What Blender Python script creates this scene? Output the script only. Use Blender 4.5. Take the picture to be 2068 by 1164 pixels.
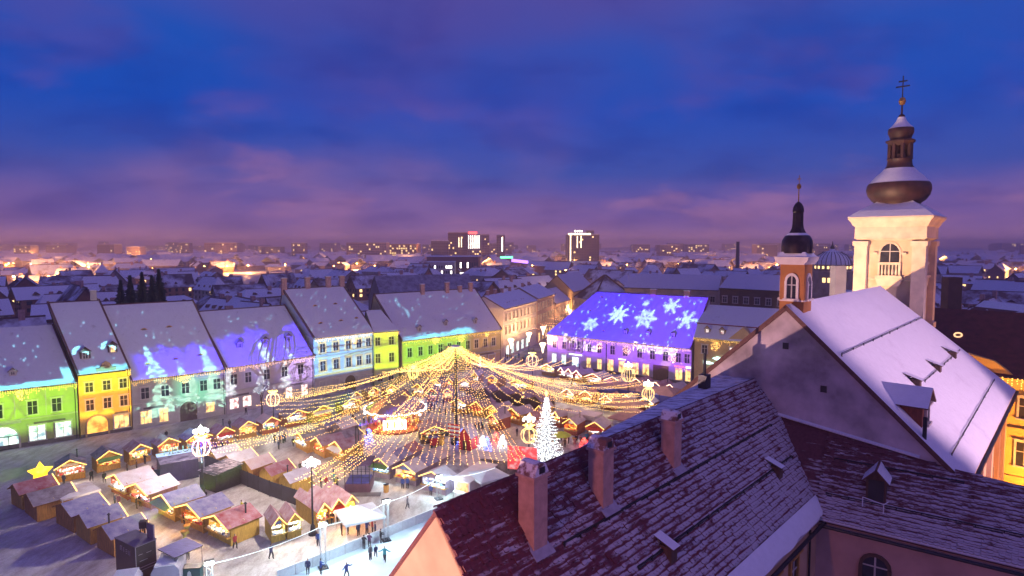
import bpy, math, random
import numpy as np
from mathutils import Vector, Matrix, noise as mnoise

# ------------------------------------------------------------------ scene, camera, sky, sun, exposure
sc = bpy.context.scene
for o in list(bpy.data.objects):
    bpy.data.objects.remove(o)
C = sc.collection
R = math.radians
CAM_H, FOC, HORIZON = 35.0, 1250.0, 495.0          # metres, pixels of a 2068 px wide picture, horizon row
PITCH = math.atan((582 - HORIZON) / FOC)
cam_d = bpy.data.cameras.new('camera'); cam = bpy.data.objects.new('camera', cam_d); C.objects.link(cam)
cam.location = (0, 0, CAM_H); cam.rotation_euler = (R(90) - PITCH, 0, 0)
cam_d.sensor_width = 36; cam_d.lens = 36 * FOC / 2068; cam_d.clip_start = .5; cam_d.clip_end = 20000
sc.camera = cam
sc.view_settings.view_transform = 'Standard'; sc.view_settings.look = 'None'
sc.view_settings.exposure = .2; sc.view_settings.gamma = 1
sc.render.engine = 'CYCLES'
cy = sc.cycles
cy.use_denoising = True; cy.use_adaptive_sampling = True; cy.adaptive_threshold = .02
cy.max_bounces = 5; cy.diffuse_bounces = 2; cy.glossy_bounces = 2; cy.transmission_bounces = 2
cy.transparent_max_bounces = 8; cy.volume_bounces = 0; cy.sample_clamp_indirect = 3; cy.sample_clamp_direct = 0
cy.caustics_reflective = False; cy.caustics_refractive = False
try: cy.use_light_tree = True
except Exception: pass

def make_world():
    w = bpy.data.worlds.new('World'); sc.world = w; w.use_nodes = True
    nt = w.node_tree; nt.nodes.clear(); N = nt.nodes.new; L = nt.links.new
    out = N('ShaderNodeOutputWorld'); bg = N('ShaderNodeBackground'); L(bg.outputs[0], out.inputs[0])
    sky = N('ShaderNodeTexSky'); sky.sky_type = 'NISHITA'; sky.sun_disc = False
    sky.sun_elevation = R(-1.5); sky.sun_rotation = R(135); sky.altitude = 400; sky.dust_density = 1.5; sky.ozone_density = 4
    tc = N('ShaderNodeTexCoord'); sep = N('ShaderNodeSeparateXYZ'); L(tc.outputs['Generated'], sep.inputs[0])
    def math_(op, a, b=None, clamp=False):
        n = N('ShaderNodeMath'); n.operation = op; n.use_clamp = clamp
        for i, v in enumerate((a, b)):
            if v is None: continue
            if isinstance(v, (int, float)): n.inputs[i].default_value = v
            else: L(v, n.inputs[i])
        return n.outputs[0]
    zc = math_('MAXIMUM', sep.outputs[2], 0.0)
    # clear dusk gradient: violet at the horizon, royal blue above
    ramp = N('ShaderNodeValToRGB'); L(zc, ramp.inputs[0])
    cr = ramp.color_ramp; cr.elements[0].position = 0; cr.elements[0].color = (.31, .155, .37, 1)
    cr.elements[1].position = .95; cr.elements[1].color = (.05, .075, .40, 1)
    for p, c in ((.04, (.19, .11, .38, 1)), (.11, (.04, .085, .43, 1)), (.20, (.005, .075, .50, 1)), (.29, (.010, .085, .50, 1)), (.38, (.085, .088, .41, 1))):
        e = cr.elements.new(p); e.color = c
    mixs = N('ShaderNodeMixRGB'); mixs.blend_type = 'ADD'; mixs.inputs[0].default_value = .05
    L(ramp.outputs[0], mixs.inputs[1]); L(sky.outputs[0], mixs.inputs[2])
    # cloud sheet, drawn on a level plane overhead so that it runs to the horizon
    den = math_('ADD', zc, .30)
    px = math_('DIVIDE', sep.outputs[0], den); py = math_('DIVIDE', sep.outputs[1], den)
    comb = N('ShaderNodeCombineXYZ'); L(px, comb.inputs[0]); L(py, comb.inputs[1])
    def cloud(scale, det, off, sx=1., sy=1., rough=.55):
        mp = N('ShaderNodeMapping'); L(comb.outputs[0], mp.inputs[0])
        mp.inputs['Location'].default_value = off; mp.inputs['Scale'].default_value = (sx, sy, 1)
        n = N('ShaderNodeTexNoise'); n.inputs['Scale'].default_value = scale; n.inputs['Detail'].default_value = det
        n.inputs['Roughness'].default_value = rough; n.inputs['Distortion'].default_value = .25
        L(mp.outputs[0], n.inputs['Vector']); return n.outputs[0]
    def rmp(v, a, b):
        m = N('ShaderNodeMapRange'); m.interpolation_type = 'SMOOTHERSTEP'; L(v, m.inputs[0])
        m.inputs[1].default_value = a; m.inputs[2].default_value = b; return m.outputs[0]
    big = cloud(.75, 4, (1.1, 6.4, 0), 1, .9, .5); mid = cloud(1.9, 6, (7.3, 2.2, 4), .9, 1.1, .52); fine = cloud(3.4, 6, (1.3, 9.1, 2), .8, 1., .55)
    low = N('ShaderNodeValToRGB'); L(zc, low.inputs[0])            # clouds glow pinker near the town
    lr = low.color_ramp; lr.elements[0].position = 0; lr.elements[0].color = (.40, .19, .36, 1)
    lr.elements[1].position = .5; lr.elements[1].color = (.10, .075, .34, 1)
    e = lr.elements.new(.10); e.color = (.36, .17, .38, 1)
    e = lr.elements.new(.22); e.color = (.085, .062, .36, 1)
    m1 = N('ShaderNodeMixRGB'); L(math_('MULTIPLY', rmp(big, .40, .74), .75), m1.inputs[0]); L(mixs.outputs[0], m1.inputs[1]); L(low.outputs[0], m1.inputs[2])
    hi = N('ShaderNodeMixRGB'); hi.blend_type = 'MULTIPLY'; hi.inputs[0].default_value = 1; L(low.outputs[0], hi.inputs[1]); hi.inputs[2].default_value = (1.25, 1.15, 1.05, 1)
    m2 = N('ShaderNodeMixRGB'); L(math_('MULTIPLY', rmp(mid, .48, .72), .5), m2.inputs[0]); L(m1.outputs[0], m2.inputs[1]); L(hi.outputs[0], m2.inputs[2])
    dk = N('ShaderNodeMixRGB'); dk.blend_type = 'MULTIPLY'; L(math_('MULTIPLY', rmp(fine, .40, .70), .45), dk.inputs[0]); L(m2.outputs[0], dk.inputs[1]); dk.inputs[2].default_value = (.5, .55, .75, 1)
    L(dk.outputs[0], bg.inputs[0]); bg.inputs[1].default_value = .78
make_world()

sun_d = bpy.data.lights.new('dusk_sun', 'SUN'); sun = bpy.data.objects.new('dusk_sun', sun_d); C.objects.link(sun)
sun_d.energy = .27; sun_d.angle = R(70); sun_d.color = (.96, .56, 1)
sun.rotation_euler = Vector((-.62, .55, -.62)).to_track_quat('-Z', 'Y').to_euler()

# ------------------------------------------------------------------ pixel helpers (photo pixel -> place)
def ray(px, py):
    x = (px - 1034) / FOC; z = -(py - 582) / FOC; c, s = math.cos(PITCH), math.sin(PITCH)
    return (x, c + z * s, z * c - s)
def g(px, py, z=0.0):
    r = ray(px, py); t = (z - CAM_H) / r[2]
    return Vector((r[0] * t, r[1] * t, z))
def at(px, py, Y):
    r = ray(px, py); t = Y / r[1]
    return Vector((r[0] * t, Y, CAM_H + r[2] * t))

# ------------------------------------------------------------------ materials
MATS = {}
def nodes_of(name):
    m = bpy.data.materials.new(name); m.use_nodes = True; nt = m.node_tree
    return m, nt, nt.nodes['Principled BSDF']
def noise_node(nt, scale, detail=4, coord='Object', sc3=None, rough=.55):
    tc = nt.nodes.new('ShaderNodeTexCoord') if coord != 'World' else nt.nodes.new('ShaderNodeNewGeometry')
    n = nt.nodes.new('ShaderNodeTexNoise'); n.inputs['Scale'].default_value = scale; n.inputs['Detail'].default_value = detail
    n.inputs['Roughness'].default_value = rough
    src = tc.outputs[coord] if coord != 'World' else tc.outputs['Position']
    if sc3:
        mp = nt.nodes.new('ShaderNodeMapping'); mp.inputs['Scale'].default_value = sc3
        nt.links.new(src, mp.inputs[0]); src = mp.outputs[0]
    nt.links.new(src, n.inputs['Vector']); return n.outputs[0]
def ramp2(nt, fac, stops):
    r = nt.nodes.new('ShaderNodeValToRGB'); nt.links.new(fac, r.inputs[0]); cr = r.color_ramp
    cr.elements[0].position = stops[0][0]; cr.elements[0].color = (*stops[0][1], 1)
    cr.elements[1].position = stops[-1][0]; cr.elements[1].color = (*stops[-1][1], 1)
    for p, c in stops[1:-1]:
        e = cr.elements.new(p); e.color = (*c, 1)
    return r.outputs[0]
def bump(nt, bs, h, strength=.3, dist=.05):
    b = nt.nodes.new('ShaderNodeBump'); b.inputs['Strength'].default_value = strength; b.inputs['Distance'].default_value = dist
    nt.links.new(h, b.inputs['Height']); nt.links.new(b.outputs[0], bs.inputs['Normal'])
def mat(name, col, rough=.8, scale=1.5, var=.25, metal=0., coord='World', bmp=0., sc3=None):
    """a surface of one real colour with mottling, and relief if asked"""
    if name in MATS: return MATS[name]
    m, nt, bs = nodes_of(name)
    f = noise_node(nt, scale, 5, coord, sc3)
    lo = tuple(c * (1 - var) for c in col); hi = tuple(min(1, c * (1 + var * .7)) for c in col)
    nt.links.new(ramp2(nt, f, [(.3, lo), (.7, hi)]), bs.inputs['Base Color'])
    bs.inputs['Roughness'].default_value = rough; bs.inputs['Metallic'].default_value = metal
    if bmp: bump(nt, bs, f, bmp)
    MATS[name] = m; return m
def emit(name, col, strength, sample=True, vary=0., scale=3., dark=None):
    if name in MATS: return MATS[name]
    m, nt, bs = nodes_of(name)
    bs.inputs['Base Color'].default_value = (*[c * .5 for c in col], 1); bs.inputs['Roughness'].default_value = .4
    bs.inputs['Emission Color'].default_value = (*col, 1); bs.inputs['Emission Strength'].default_value = strength
    if vary:
        f = noise_node(nt, scale, 3, 'World')
        d = dark or tuple(c * (1 - vary) for c in col)
        nt.links.new(ramp2(nt, f, [(.38, d), (.52, col), (.72, tuple(min(1, c * 1.1 + .05) for c in col))]), bs.inputs['Emission Color'])
    if not sample:
        try: m.cycles.emission_sampling = 'NONE'
        except Exception: pass
    MATS[name] = m; return m
def snow_mat(name, base=(.8, .82, .86), under=None, amount=.5, scale=.6, soft=.12, sc3=None, bmp=.35):
    """snow, with what lies under it showing through where it is thin"""
    if name in MATS: return MATS[name]
    m, nt, bs = nodes_of(name)
    f1 = noise_node(nt, 2.2, 6, 'World'); s = ramp2(nt, f1, [(.25, tuple(c * .9 for c in base)), (.75, base)])
    if under:
        f2 = noise_node(nt, scale, 8, 'World', sc3, .65)
        k = ramp2(nt, f2, [(amount - soft, (0, 0, 0)), (amount + soft, (1, 1, 1))])
        mx = nt.nodes.new('ShaderNodeMixRGB'); nt.links.new(k, mx.inputs[0]); nt.links.new(s, mx.inputs[1]); mx.inputs[2].default_value = (*under, 1)
        s = mx.outputs[0]
    nt.links.new(s, bs.inputs['Base Color']); bs.inputs['Roughness'].default_value = .75
    f3 = noise_node(nt, 5, 5, 'World'); bump(nt, bs, f3, bmp, .06)
    MATS[name] = m; return m
SNOW = snow_mat('snow')
ROOF_SNOW = snow_mat('roof_snow', (.64, .63, .68), (.30, .25, .27), .70, .9, .1, bmp=.3)
def ground_mat():
    m, nt, bs = nodes_of('trodden_snow'); a = noise_node(nt, .07, 6, 'World', None, .62); b = noise_node(nt, .9, 7, 'World', (1, .35, 1), .68); c = noise_node(nt, 5, 4, 'World', None, .6)
    base = ramp2(nt, a, [(.38, (.72, .70, .71)), (.54, (.58, .55, .54)), (.68, (.32, .28, .26))]); dirt = ramp2(nt, b, [(.42, (1, 1, 1)), (.66, (.60, .54, .50))]); sp = ramp2(nt, c, [(.35, (.78, .76, .75)), (.65, (1, 1, 1))])
    x = nt.nodes.new('ShaderNodeMixRGB'); x.blend_type = 'MULTIPLY'; x.inputs[0].default_value = 1; nt.links.new(base, x.inputs[1]); nt.links.new(dirt, x.inputs[2])
    y = nt.nodes.new('ShaderNodeMixRGB'); y.blend_type = 'MULTIPLY'; y.inputs[0].default_value = 1; nt.links.new(x.outputs[0], y.inputs[1]); nt.links.new(sp, y.inputs[2]); nt.links.new(y.outputs[0], bs.inputs['Base Color'])
    rr = nt.nodes.new('ShaderNodeMapRange'); nt.links.new(a, rr.inputs[0]); rr.inputs[1].default_value = .4; rr.inputs[2].default_value = .66; rr.inputs[3].default_value = .8; rr.inputs[4].default_value = .35; nt.links.new(rr.outputs[0], bs.inputs['Roughness']); bump(nt, bs, b, .5, .08); MATS['trodden_snow'] = m; return m
GROUND = ground_mat()
STREET_SNOW = snow_mat('street_slush', (.42, .38, .36), (.16, .12, .10), .48, .25, .15)
THIN_SNOW = snow_mat('hut_roof_snow', (.66, .63, .70), (.42, .32, .36), .60, .8, .25)
TILE_EDGE = mat('tile_edge', (.13, .06, .05), .8, 6, .4)
GLASS = mat('dark_glass', (.03, .032, .045), .12, 2, .4)
FRAME_WHITE = mat('window_frame', (.55, .5, .46), .6, 4, .15)
MULLION = mat('mullion', (.5, .46, .42), .6, 4, .15)
WOOD = mat('hut_wood', (.50, .25, .06), .7, 1.2, .35, sc3=(6, 6, 1), bmp=.3)
WOOD_Y = mat('hut_wood_yellow', (.55, .34, .07), .7, 1.2, .3, sc3=(6, 6, 1), bmp=.3)
WOOD_D = mat('dark_wood', (.10, .055, .04), .75, 2, .35, sc3=(5, 5, 1))
MAROON = mat('maroon_roof', (.21, .03, .05), .6, 1.5, .3)
BLUE_ROOF = mat('blue_tarp', (.05, .06, .30), .55, 1.0, .3)
METAL_D = mat('dark_metal', (.04, .045, .055), .45, 3, .3, .6)
METAL_W = mat('white_metal', (.75, .78, .8), .4, 3, .1, .1)
BLACK = mat('black_panel', (.022, .024, .032), .45, 1, .3)
BRICK_CH = mat('chimney_plaster', (.46, .27, .23), .9, 2.5, .3, bmp=.4)
COPPER = mat('dark_copper', (.042, .016, .016), .55, 1.2, .55, .15)
BARK = mat('bark', (.09, .06, .05), .9, 4, .3)
FIR = mat('fir_needles', (.03, .055, .045), .8, 1, .4)
BULB = emit('warm_bulb', (1, .57, .15), 7)
BULB_G = emit('gold_bulb', (1, .58, .14), 3.6, False)
BULB_W = emit('white_bulb', (.90, .94, 1), 3.6)
BULB_R = emit('red_bulb', (1, .08, .06), 5, False)
BULB_B = emit('blue_bulb', (.10, .16, 1), 7, False)
LAMP_W = emit('lamp_globe', (.80, .92, 1), 4)
LAMP_O = emit('sodium_lamp', (1, .45, .10), 45, False)
LIT_WARM = emit('lit_window_warm', (1, .62, .20), 1.6, True, .8, .9)
LIT_WHITE = emit('lit_shop_window', (.80, .95, .80), 1.5, True, .75, 1.1, (.16, .3, .34))
LIT_PINK = emit('lit_shop_pink', (1, .82, .74), 1.5, True, .85, 1.6, (.35, .08, .06))
LIT_SMALL = emit('lit_far_window', (1, .66, .25), 2.2, False)

# ------------------------------------------------------------------ mesh helpers
class MB:
    def __init__(s): s.v = []; s.f = []; s.m = []
    def poly(s, pts, mi=0):
        b = len(s.v); s.v += [tuple(p) for p in pts]; s.f.append(tuple(range(b, b + len(pts)))); s.m.append(mi); return s
    def box(s, x0, y0, z0, x1, y1, z1, mi=0, M=None, top=None):
        p = [(x0, y0, z0), (x1, y0, z0), (x1, y1, z0), (x0, y1, z0), (x0, y0, z1), (x1, y0, z1), (x1, y1, z1), (x0, y1, z1)]
        if M is not None: p = [tuple(M @ Vector(q)) for q in p]
        b = len(s.v); s.v += p
        for q in ((0, 3, 2, 1), (4, 5, 6, 7), (0, 1, 5, 4), (1, 2, 6, 5), (2, 3, 7, 6), (3, 0, 4, 7)):
            s.f.append(tuple(b + i for i in q))
        s.m += [mi, mi if top is None else top, mi, mi, mi, mi]; return s
    def prism(s, pts, a, b, axis='y', mi=0, cap=None):
        """outline pts (2d) swept along an axis from a to b"""
        def P(p, t): return (p[0], t, p[1]) if axis == 'y' else ((t, p[0], p[1]) if axis == 'x' else (p[0], p[1], t))
        n = len(pts); o = len(s.v); s.v += [P(p, a) for p in pts] + [P(p, b) for p in pts]
        c = mi if cap is None else cap
        s.f.append(tuple(o + i for i in range(n))); s.m.append(c)
        s.f.append(tuple(o + n + i for i in reversed(range(n)))); s.m.append(c)
        for i in range(n):
            j = (i + 1) % n; s.f.append((o + i, o + n + i, o + n + j, o + j)); s.m.append(mi)
        return s
    def slab(s, pts, t, mi=0, side=None):
        """a sheet through pts with thickness t below it"""
        P = [Vector(p) for p in pts]; nrm = (P[1] - P[0]).cross(P[2] - P[0]).normalized()
        if nrm.z < 0: P.reverse(); nrm = -nrm
        Q = [p - nrm * t for p in P]; n = len(P); o = len(s.v); sd = mi if side is None else side
        s.v += [tuple(p) for p in P] + [tuple(p) for p in Q]
        s.f.append(tuple(o + i for i in range(n))); s.m.append(mi)
        s.f.append(tuple(o + n + i for i in reversed(range(n)))); s.m.append(sd)
        for i in range(n):
            j = (i + 1) % n; s.f.append((o + i, o + n + i, o + n + j, o + j)); s.m.append(sd)
        return s
    def tube(s, path, r, n=6, mi=0, cap=True):
        path = [Vector(p) for p in path]; rs = r if isinstance(r, (list, tuple)) else [r] * len(path)
        o = len(s.v); up = Vector((0, 0, 1))
        for i, p in enumerate(path):
            d = (path[min(i + 1, len(path) - 1)] - path[max(i - 1, 0)])
            d = d.normalized() if d.length > 1e-9 else up
            a = d.cross(up); a = a.normalized() if a.length > .05 else d.cross(Vector((1, 0, 0))).normalized(); b = d.cross(a)
            for k in range(n):
                t = 2 * math.pi * k / n; s.v.append(tuple(p + (a * math.cos(t) + b * math.sin(t)) * rs[i]))
        for i in range(len(path) - 1):
            for k in range(n):
                k2 = (k + 1) % n; s.f.append((o + i * n + k, o + i * n + k2, o + (i + 1) * n + k2, o + (i + 1) * n + k)); s.m.append(mi)
        if cap:
            s.f.append(tuple(o + k for k in range(n))); s.m.append(mi)
            s.f.append(tuple(o + (len(path) - 1) * n + k for k in reversed(range(n)))); s.m.append(mi)
        return s
    def lathe(s, prof, n=16, c=(0, 0, 0), mi=0, rot=0., mis=None, sq=False):
        o = len(s.v)
        for (r, z) in prof:
            for k in range(n):
                t = 2 * math.pi * k / n + rot; s.v.append((c[0] + r * math.cos(t), c[1] + r * math.sin(t), c[2] + z))
        for i in range(len(prof) - 1):
            for k in range(n):
                k2 = (k + 1) % n; s.f.append((o + i * n + k, o + i * n + k2, o + (i + 1) * n + k2, o + (i + 1) * n + k)); s.m.append(mi if mis is None else mis[i])
        return s
    def sheet(s, a, b, c, d, nx, ny, lift=.05, amp=.10, seed=0, wob=.25, mi=0):
        """an uneven snow cover lying on the four-cornered slope a b c d (a, b at the eaves)"""
        a, b, c, d = Vector(a), Vector(b), Vector(c), Vector(d); n = (b - a).cross(d - a).normalized(); n = n if n.z > 0 else -n; o = len(s.v)
        for j in range(ny + 1):
            for i in range(nx + 1):
                u, v = i / nx, j / ny; p = a.lerp(b, u).lerp(d.lerp(c, u), v); q = p * .35 + Vector((seed * 7.3, seed * 3.1, 0)); h = mnoise.noise(q) + .5 * mnoise.noise(q * 2.7)
                if j == 0: p = p + (d - a).normalized() * wob * (.3 + .7 * mnoise.noise(p * .9 + Vector((seed, 0, 0))))
                e = 0. if i in (0, nx) or j in (0, ny) else 1.
                s.v.append(tuple(p + n * (lift + e * (amp * .55 + amp * .6 * h) - (0 if e else .03))))
        for j in range(ny):
            for i in range(nx):
                k = o + j * (nx + 1) + i; s.f.append((k, k + 1, k + nx + 2, k + nx + 1)); s.m.append(mi)
        return s
    def octa(s, p, r, mi=0):
        x, y, z = p; o = len(s.v)
        s.v += [(x + r, y, z), (x, y + r, z), (x - r, y, z), (x, y - r, z), (x, y, z + r), (x, y, z - r)]
        for a, b in ((0, 1), (1, 2), (2, 3), (3, 0)):
            s.f += [(o + a, o + b, o + 4), (o + b, o + a, o + 5)]; s.m += [mi, mi]
        return s
    def mesh(s, name, mats, smooth=False):
        me = bpy.data.meshes.new(name); me.from_pydata(s.v, [], s.f)
        if not isinstance(mats, (list, tuple)): mats = [mats]
        for m in mats: me.materials.append(m)
        if len(mats) > 1: me.polygons.foreach_set('material_index', s.m)
        if smooth: me.polygons.foreach_set('use_smooth', [True] * len(s.f))
        me.update(); return me
    def build(s, name, mats, parent=None, smooth=False, loc=None, rz=0.):
        return put(name, s.mesh(name, mats, smooth), parent, loc, rz)
def put(name, me, parent=None, loc=None, rz=0., scale=None, rot=None):
    o = bpy.data.objects.new(name, me); C.objects.link(o)
    if parent is not None: o.parent = parent
    if loc is not None: o.location = loc
    if rot is not None: o.rotation_euler = rot
    elif rz: o.rotation_euler = (0, 0, rz)
    if scale is not None: o.scale = scale
    return o
def tag(o, label=None, cat=None, group=None, kind=None):
    if label: o['label'] = label
    if cat: o['category'] = cat
    if group: o['group'] = group
    if kind: o['kind'] = kind
    return o
def empty(name, loc=(0, 0, 0), rz=0., label=None, cat=None, group=None):
    o = bpy.data.objects.new(name, None); C.objects.link(o); o.location = loc; o.rotation_euler = (0, 0, rz); o.empty_display_size = .3
    return tag(o, label, cat, group)
def lamp(name, kind, loc, energy, col, parent=None, radius=.15, target=None, size=None, blend=.4):
    d = bpy.data.lights.new(name, kind); o = bpy.data.objects.new(name, d); C.objects.link(o)
    d.energy = energy; d.color = col; d.shadow_soft_size = radius
    if parent is not None: o.parent = parent
    o.location = loc
    if target is not None: o.rotation_euler = (Vector(target) - Vector(loc)).to_track_quat('-Z', 'Y').to_euler()
    if kind == 'SPOT': d.spot_size = size or R(60); d.spot_blend = blend
    return o
_fonts = {}
def text_mesh(txt, size, name, material, depth=.02):
    cu = bpy.data.curves.new(name, 'FONT'); cu.body = txt; cu.size = size; cu.extrude = depth; cu.align_x = 'CENTER'; cu.align_y = 'CENTER'
    o = bpy.data.objects.new(name, cu); C.objects.link(o)
    dg = bpy.context.evaluated_depsgraph_get(); me = bpy.data.meshes.new_from_object(o.evaluated_get(dg))
    bpy.data.objects.remove(o); me.materials.clear(); me.materials.append(material); return me
rnd = random.Random(7)

# ------------------------------------------------------------------ ground
def sheet(name, pts, z, material, label=None):
    mb = MB(); mb.poly([(p[0], p[1], z) for p in pts]); o = mb.build(name, material); o['kind'] = 'structure'; return o
sheet('ground', [(-9000, -300), (9000, -300), (9000, 9000), (-9000, 9000)], 0, GROUND)
# ------------------------------------------------------------------ houses around the square
SURF = []            # facade and roof planes the light projectors are aimed at
_wm = {}
def window_meshes(w, h, arch=False, paneM=None, frameM=None, cross=(2, 2)):
    key = (round(w, 2), round(h, 2), arch, paneM.name if paneM else '', frameM.name if frameM else '', cross)
    if key in _wm: return _wm[key]
    fm = frameM or FRAME_WHITE; t = .2
    a = MB()
    a.box(-w/2 - t - .08, -.30, -.16, w/2 + t + .08, .0, 0).box(-w/2 - t, -.17, 0, -w/2, 0, h).box(w/2, -.17, 0, w/2 + t, 0, h)
    if arch:
        n = 8; pts = [(math.cos(math.pi * k / n) * w/2, h + math.sin(math.pi * k / n) * w/2) for k in range(n + 1)]
        po = [(math.cos(math.pi * k / n) * (w/2 + t), h + math.sin(math.pi * k / n) * (w/2 + t)) for k in range(n + 1)]
        for k in range(n):
            q = [po[k], po[k+1], pts[k+1], pts[k]]; a.prism(q, -.11, 0)
        b = MB().prism([(-w/2, 0), (w/2, 0)] + pts, -.035, -.002)
    else:
        a.box(-w/2 - t, -.17, h, w/2 + t, 0, h + t).box(-w/2 - t - .12, -.32, h + t, w/2 + t + .12, 0, h + t + .12)
        b = MB().box(-w/2, -.035, 0, w/2, -.002, h)
    c = MB(); H = h + (w/2 if arch else 0)
    for i in range(1, cross[0]): x = -w/2 + w * i / cross[0]; c.box(x - .05, -.08, .01, x + .05, -.037, H - .02)
    for i in range(1, cross[1]): z = H * (i / cross[1]) + H * .1; c.box(-w/2 + .01, -.075, z - .04, w/2 - .01, -.038, z + .04)
    r = (a.mesh('window', fm), b.mesh('pane', paneM or GLASS), c.mesh('mullion', MULLION)); _wm[key] = r; return r
def window(par, x, y, z, w, h, rz=0., **k):
    A, B, D = window_meshes(w, h, **k); o = put('window', A, par, (x, y, z), rz)
    put('pane', B, o); put('mullion', D, o); return o
def arch_door(par, x, y, w, h, material, surround, name='door', n=8, lit=None):
    r = w / 2; pts = [(-r, 0), (r, 0)] + [(math.cos(math.pi * k / n) * r, h - r + math.sin(math.pi * k / n) * r) for k in range(n + 1)]
    d = MB().prism(pts, -.05, -.002).build(name, lit or material, par, loc=(x, y, 0))
    s = MB(); R2 = r + .3
    for k in range(n):
        a, b = math.pi * k / n, math.pi * (k + 1) / n
        s.prism([(math.cos(a) * R2, h - r + math.sin(a) * R2), (math.cos(b) * R2, h - r + math.sin(b) * R2), (math.cos(b) * r, h - r + math.sin(b) * r), (math.cos(a) * r, h - r + math.sin(a) * r)], -.16, 0)
    for q in (-1, 1): s.box(min(q * r, q * R2), -.16, 0, max(q * r, q * R2), 0, h - r)
    s.build('surround', surround, d)
    if not lit:
        pl = MB(); pl.box(-.04, -.09, .05, .04, -.051, h - .1)
        for zz in (.3, .55): pl.box(-r + .1, -.08, h * zz, r - .1, -.052, h * zz + .08)
        pl.build('panel', material, d)
    return d
def roof_vent(par, p, name='roof_vent', w=1.8, h=.5, L=1.6):
    n = 8; pts = [(-w/2 + w * k / n, h * math.sin(math.pi * k / n) ** 1.3) for k in range(n + 1)]
    m = MB(); m.prism([(x, z + .02) for x, z in pts] + [(w/2, -.35), (-w/2, -.35)], 0, L, 'y', 1, 2)
    m.prism([(x * .55, max(.02, z * .72)) for x, z in pts] + [(0, -.05)], -.04, .0, 'y', 0)
    return m.build(name, [BLACK, ROOF_SNOW, WOOD], par, loc=p)
def dormer(par, p, w=1.3, h=1.3, L=2.4, wallM=None, gl=None, name='dormer'):
    wm = wallM or WOOD_D
    m = MB(); m.box(-w/2, 0, -.8, w/2, L, h); m.prism([(-w/2, h), (w/2, h), (0, h + w * .45)], 0, L)
    o = m.build(name, wm, par, loc=p)
    r = MB()
    for s in (-1, 1): r.slab([(s * (w/2 + .2), -.25, h - .14), (0, -.25, h + w * .5), (0, L + .6, h + w * .5), (s * (w/2 + .2), L + .6, h - .14)], .1, 0, 1)
    r.build('dormer_roof', [ROOF_SNOW, TILE_EDGE], o)
    A, B, D = window_meshes(w * .42, h * .62, paneM=gl); q = put('window', A, o, (0, 0, h * .12)); put('pane', B, q); put('mullion', D, q)
    return o
def chimney(par, p, w=.9, h=2.2, material=None, dd=.7):
    m = MB(); m.box(-w/2, -dd/2, -1.5, w/2, dd/2, h, 0); m.box(-w/2 - .12, -dd/2 - .12, h, w/2 + .12, dd/2 + .12, h + .2, 0); m.box(-w/2 - .05, -dd/2 - .05, h + .2, w/2 + .05, dd/2 + .05, h + .34, 1)
    return m.build('chimney', [material or BRICK_CH, SNOW], par, loc=p)
class House: pass
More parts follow.
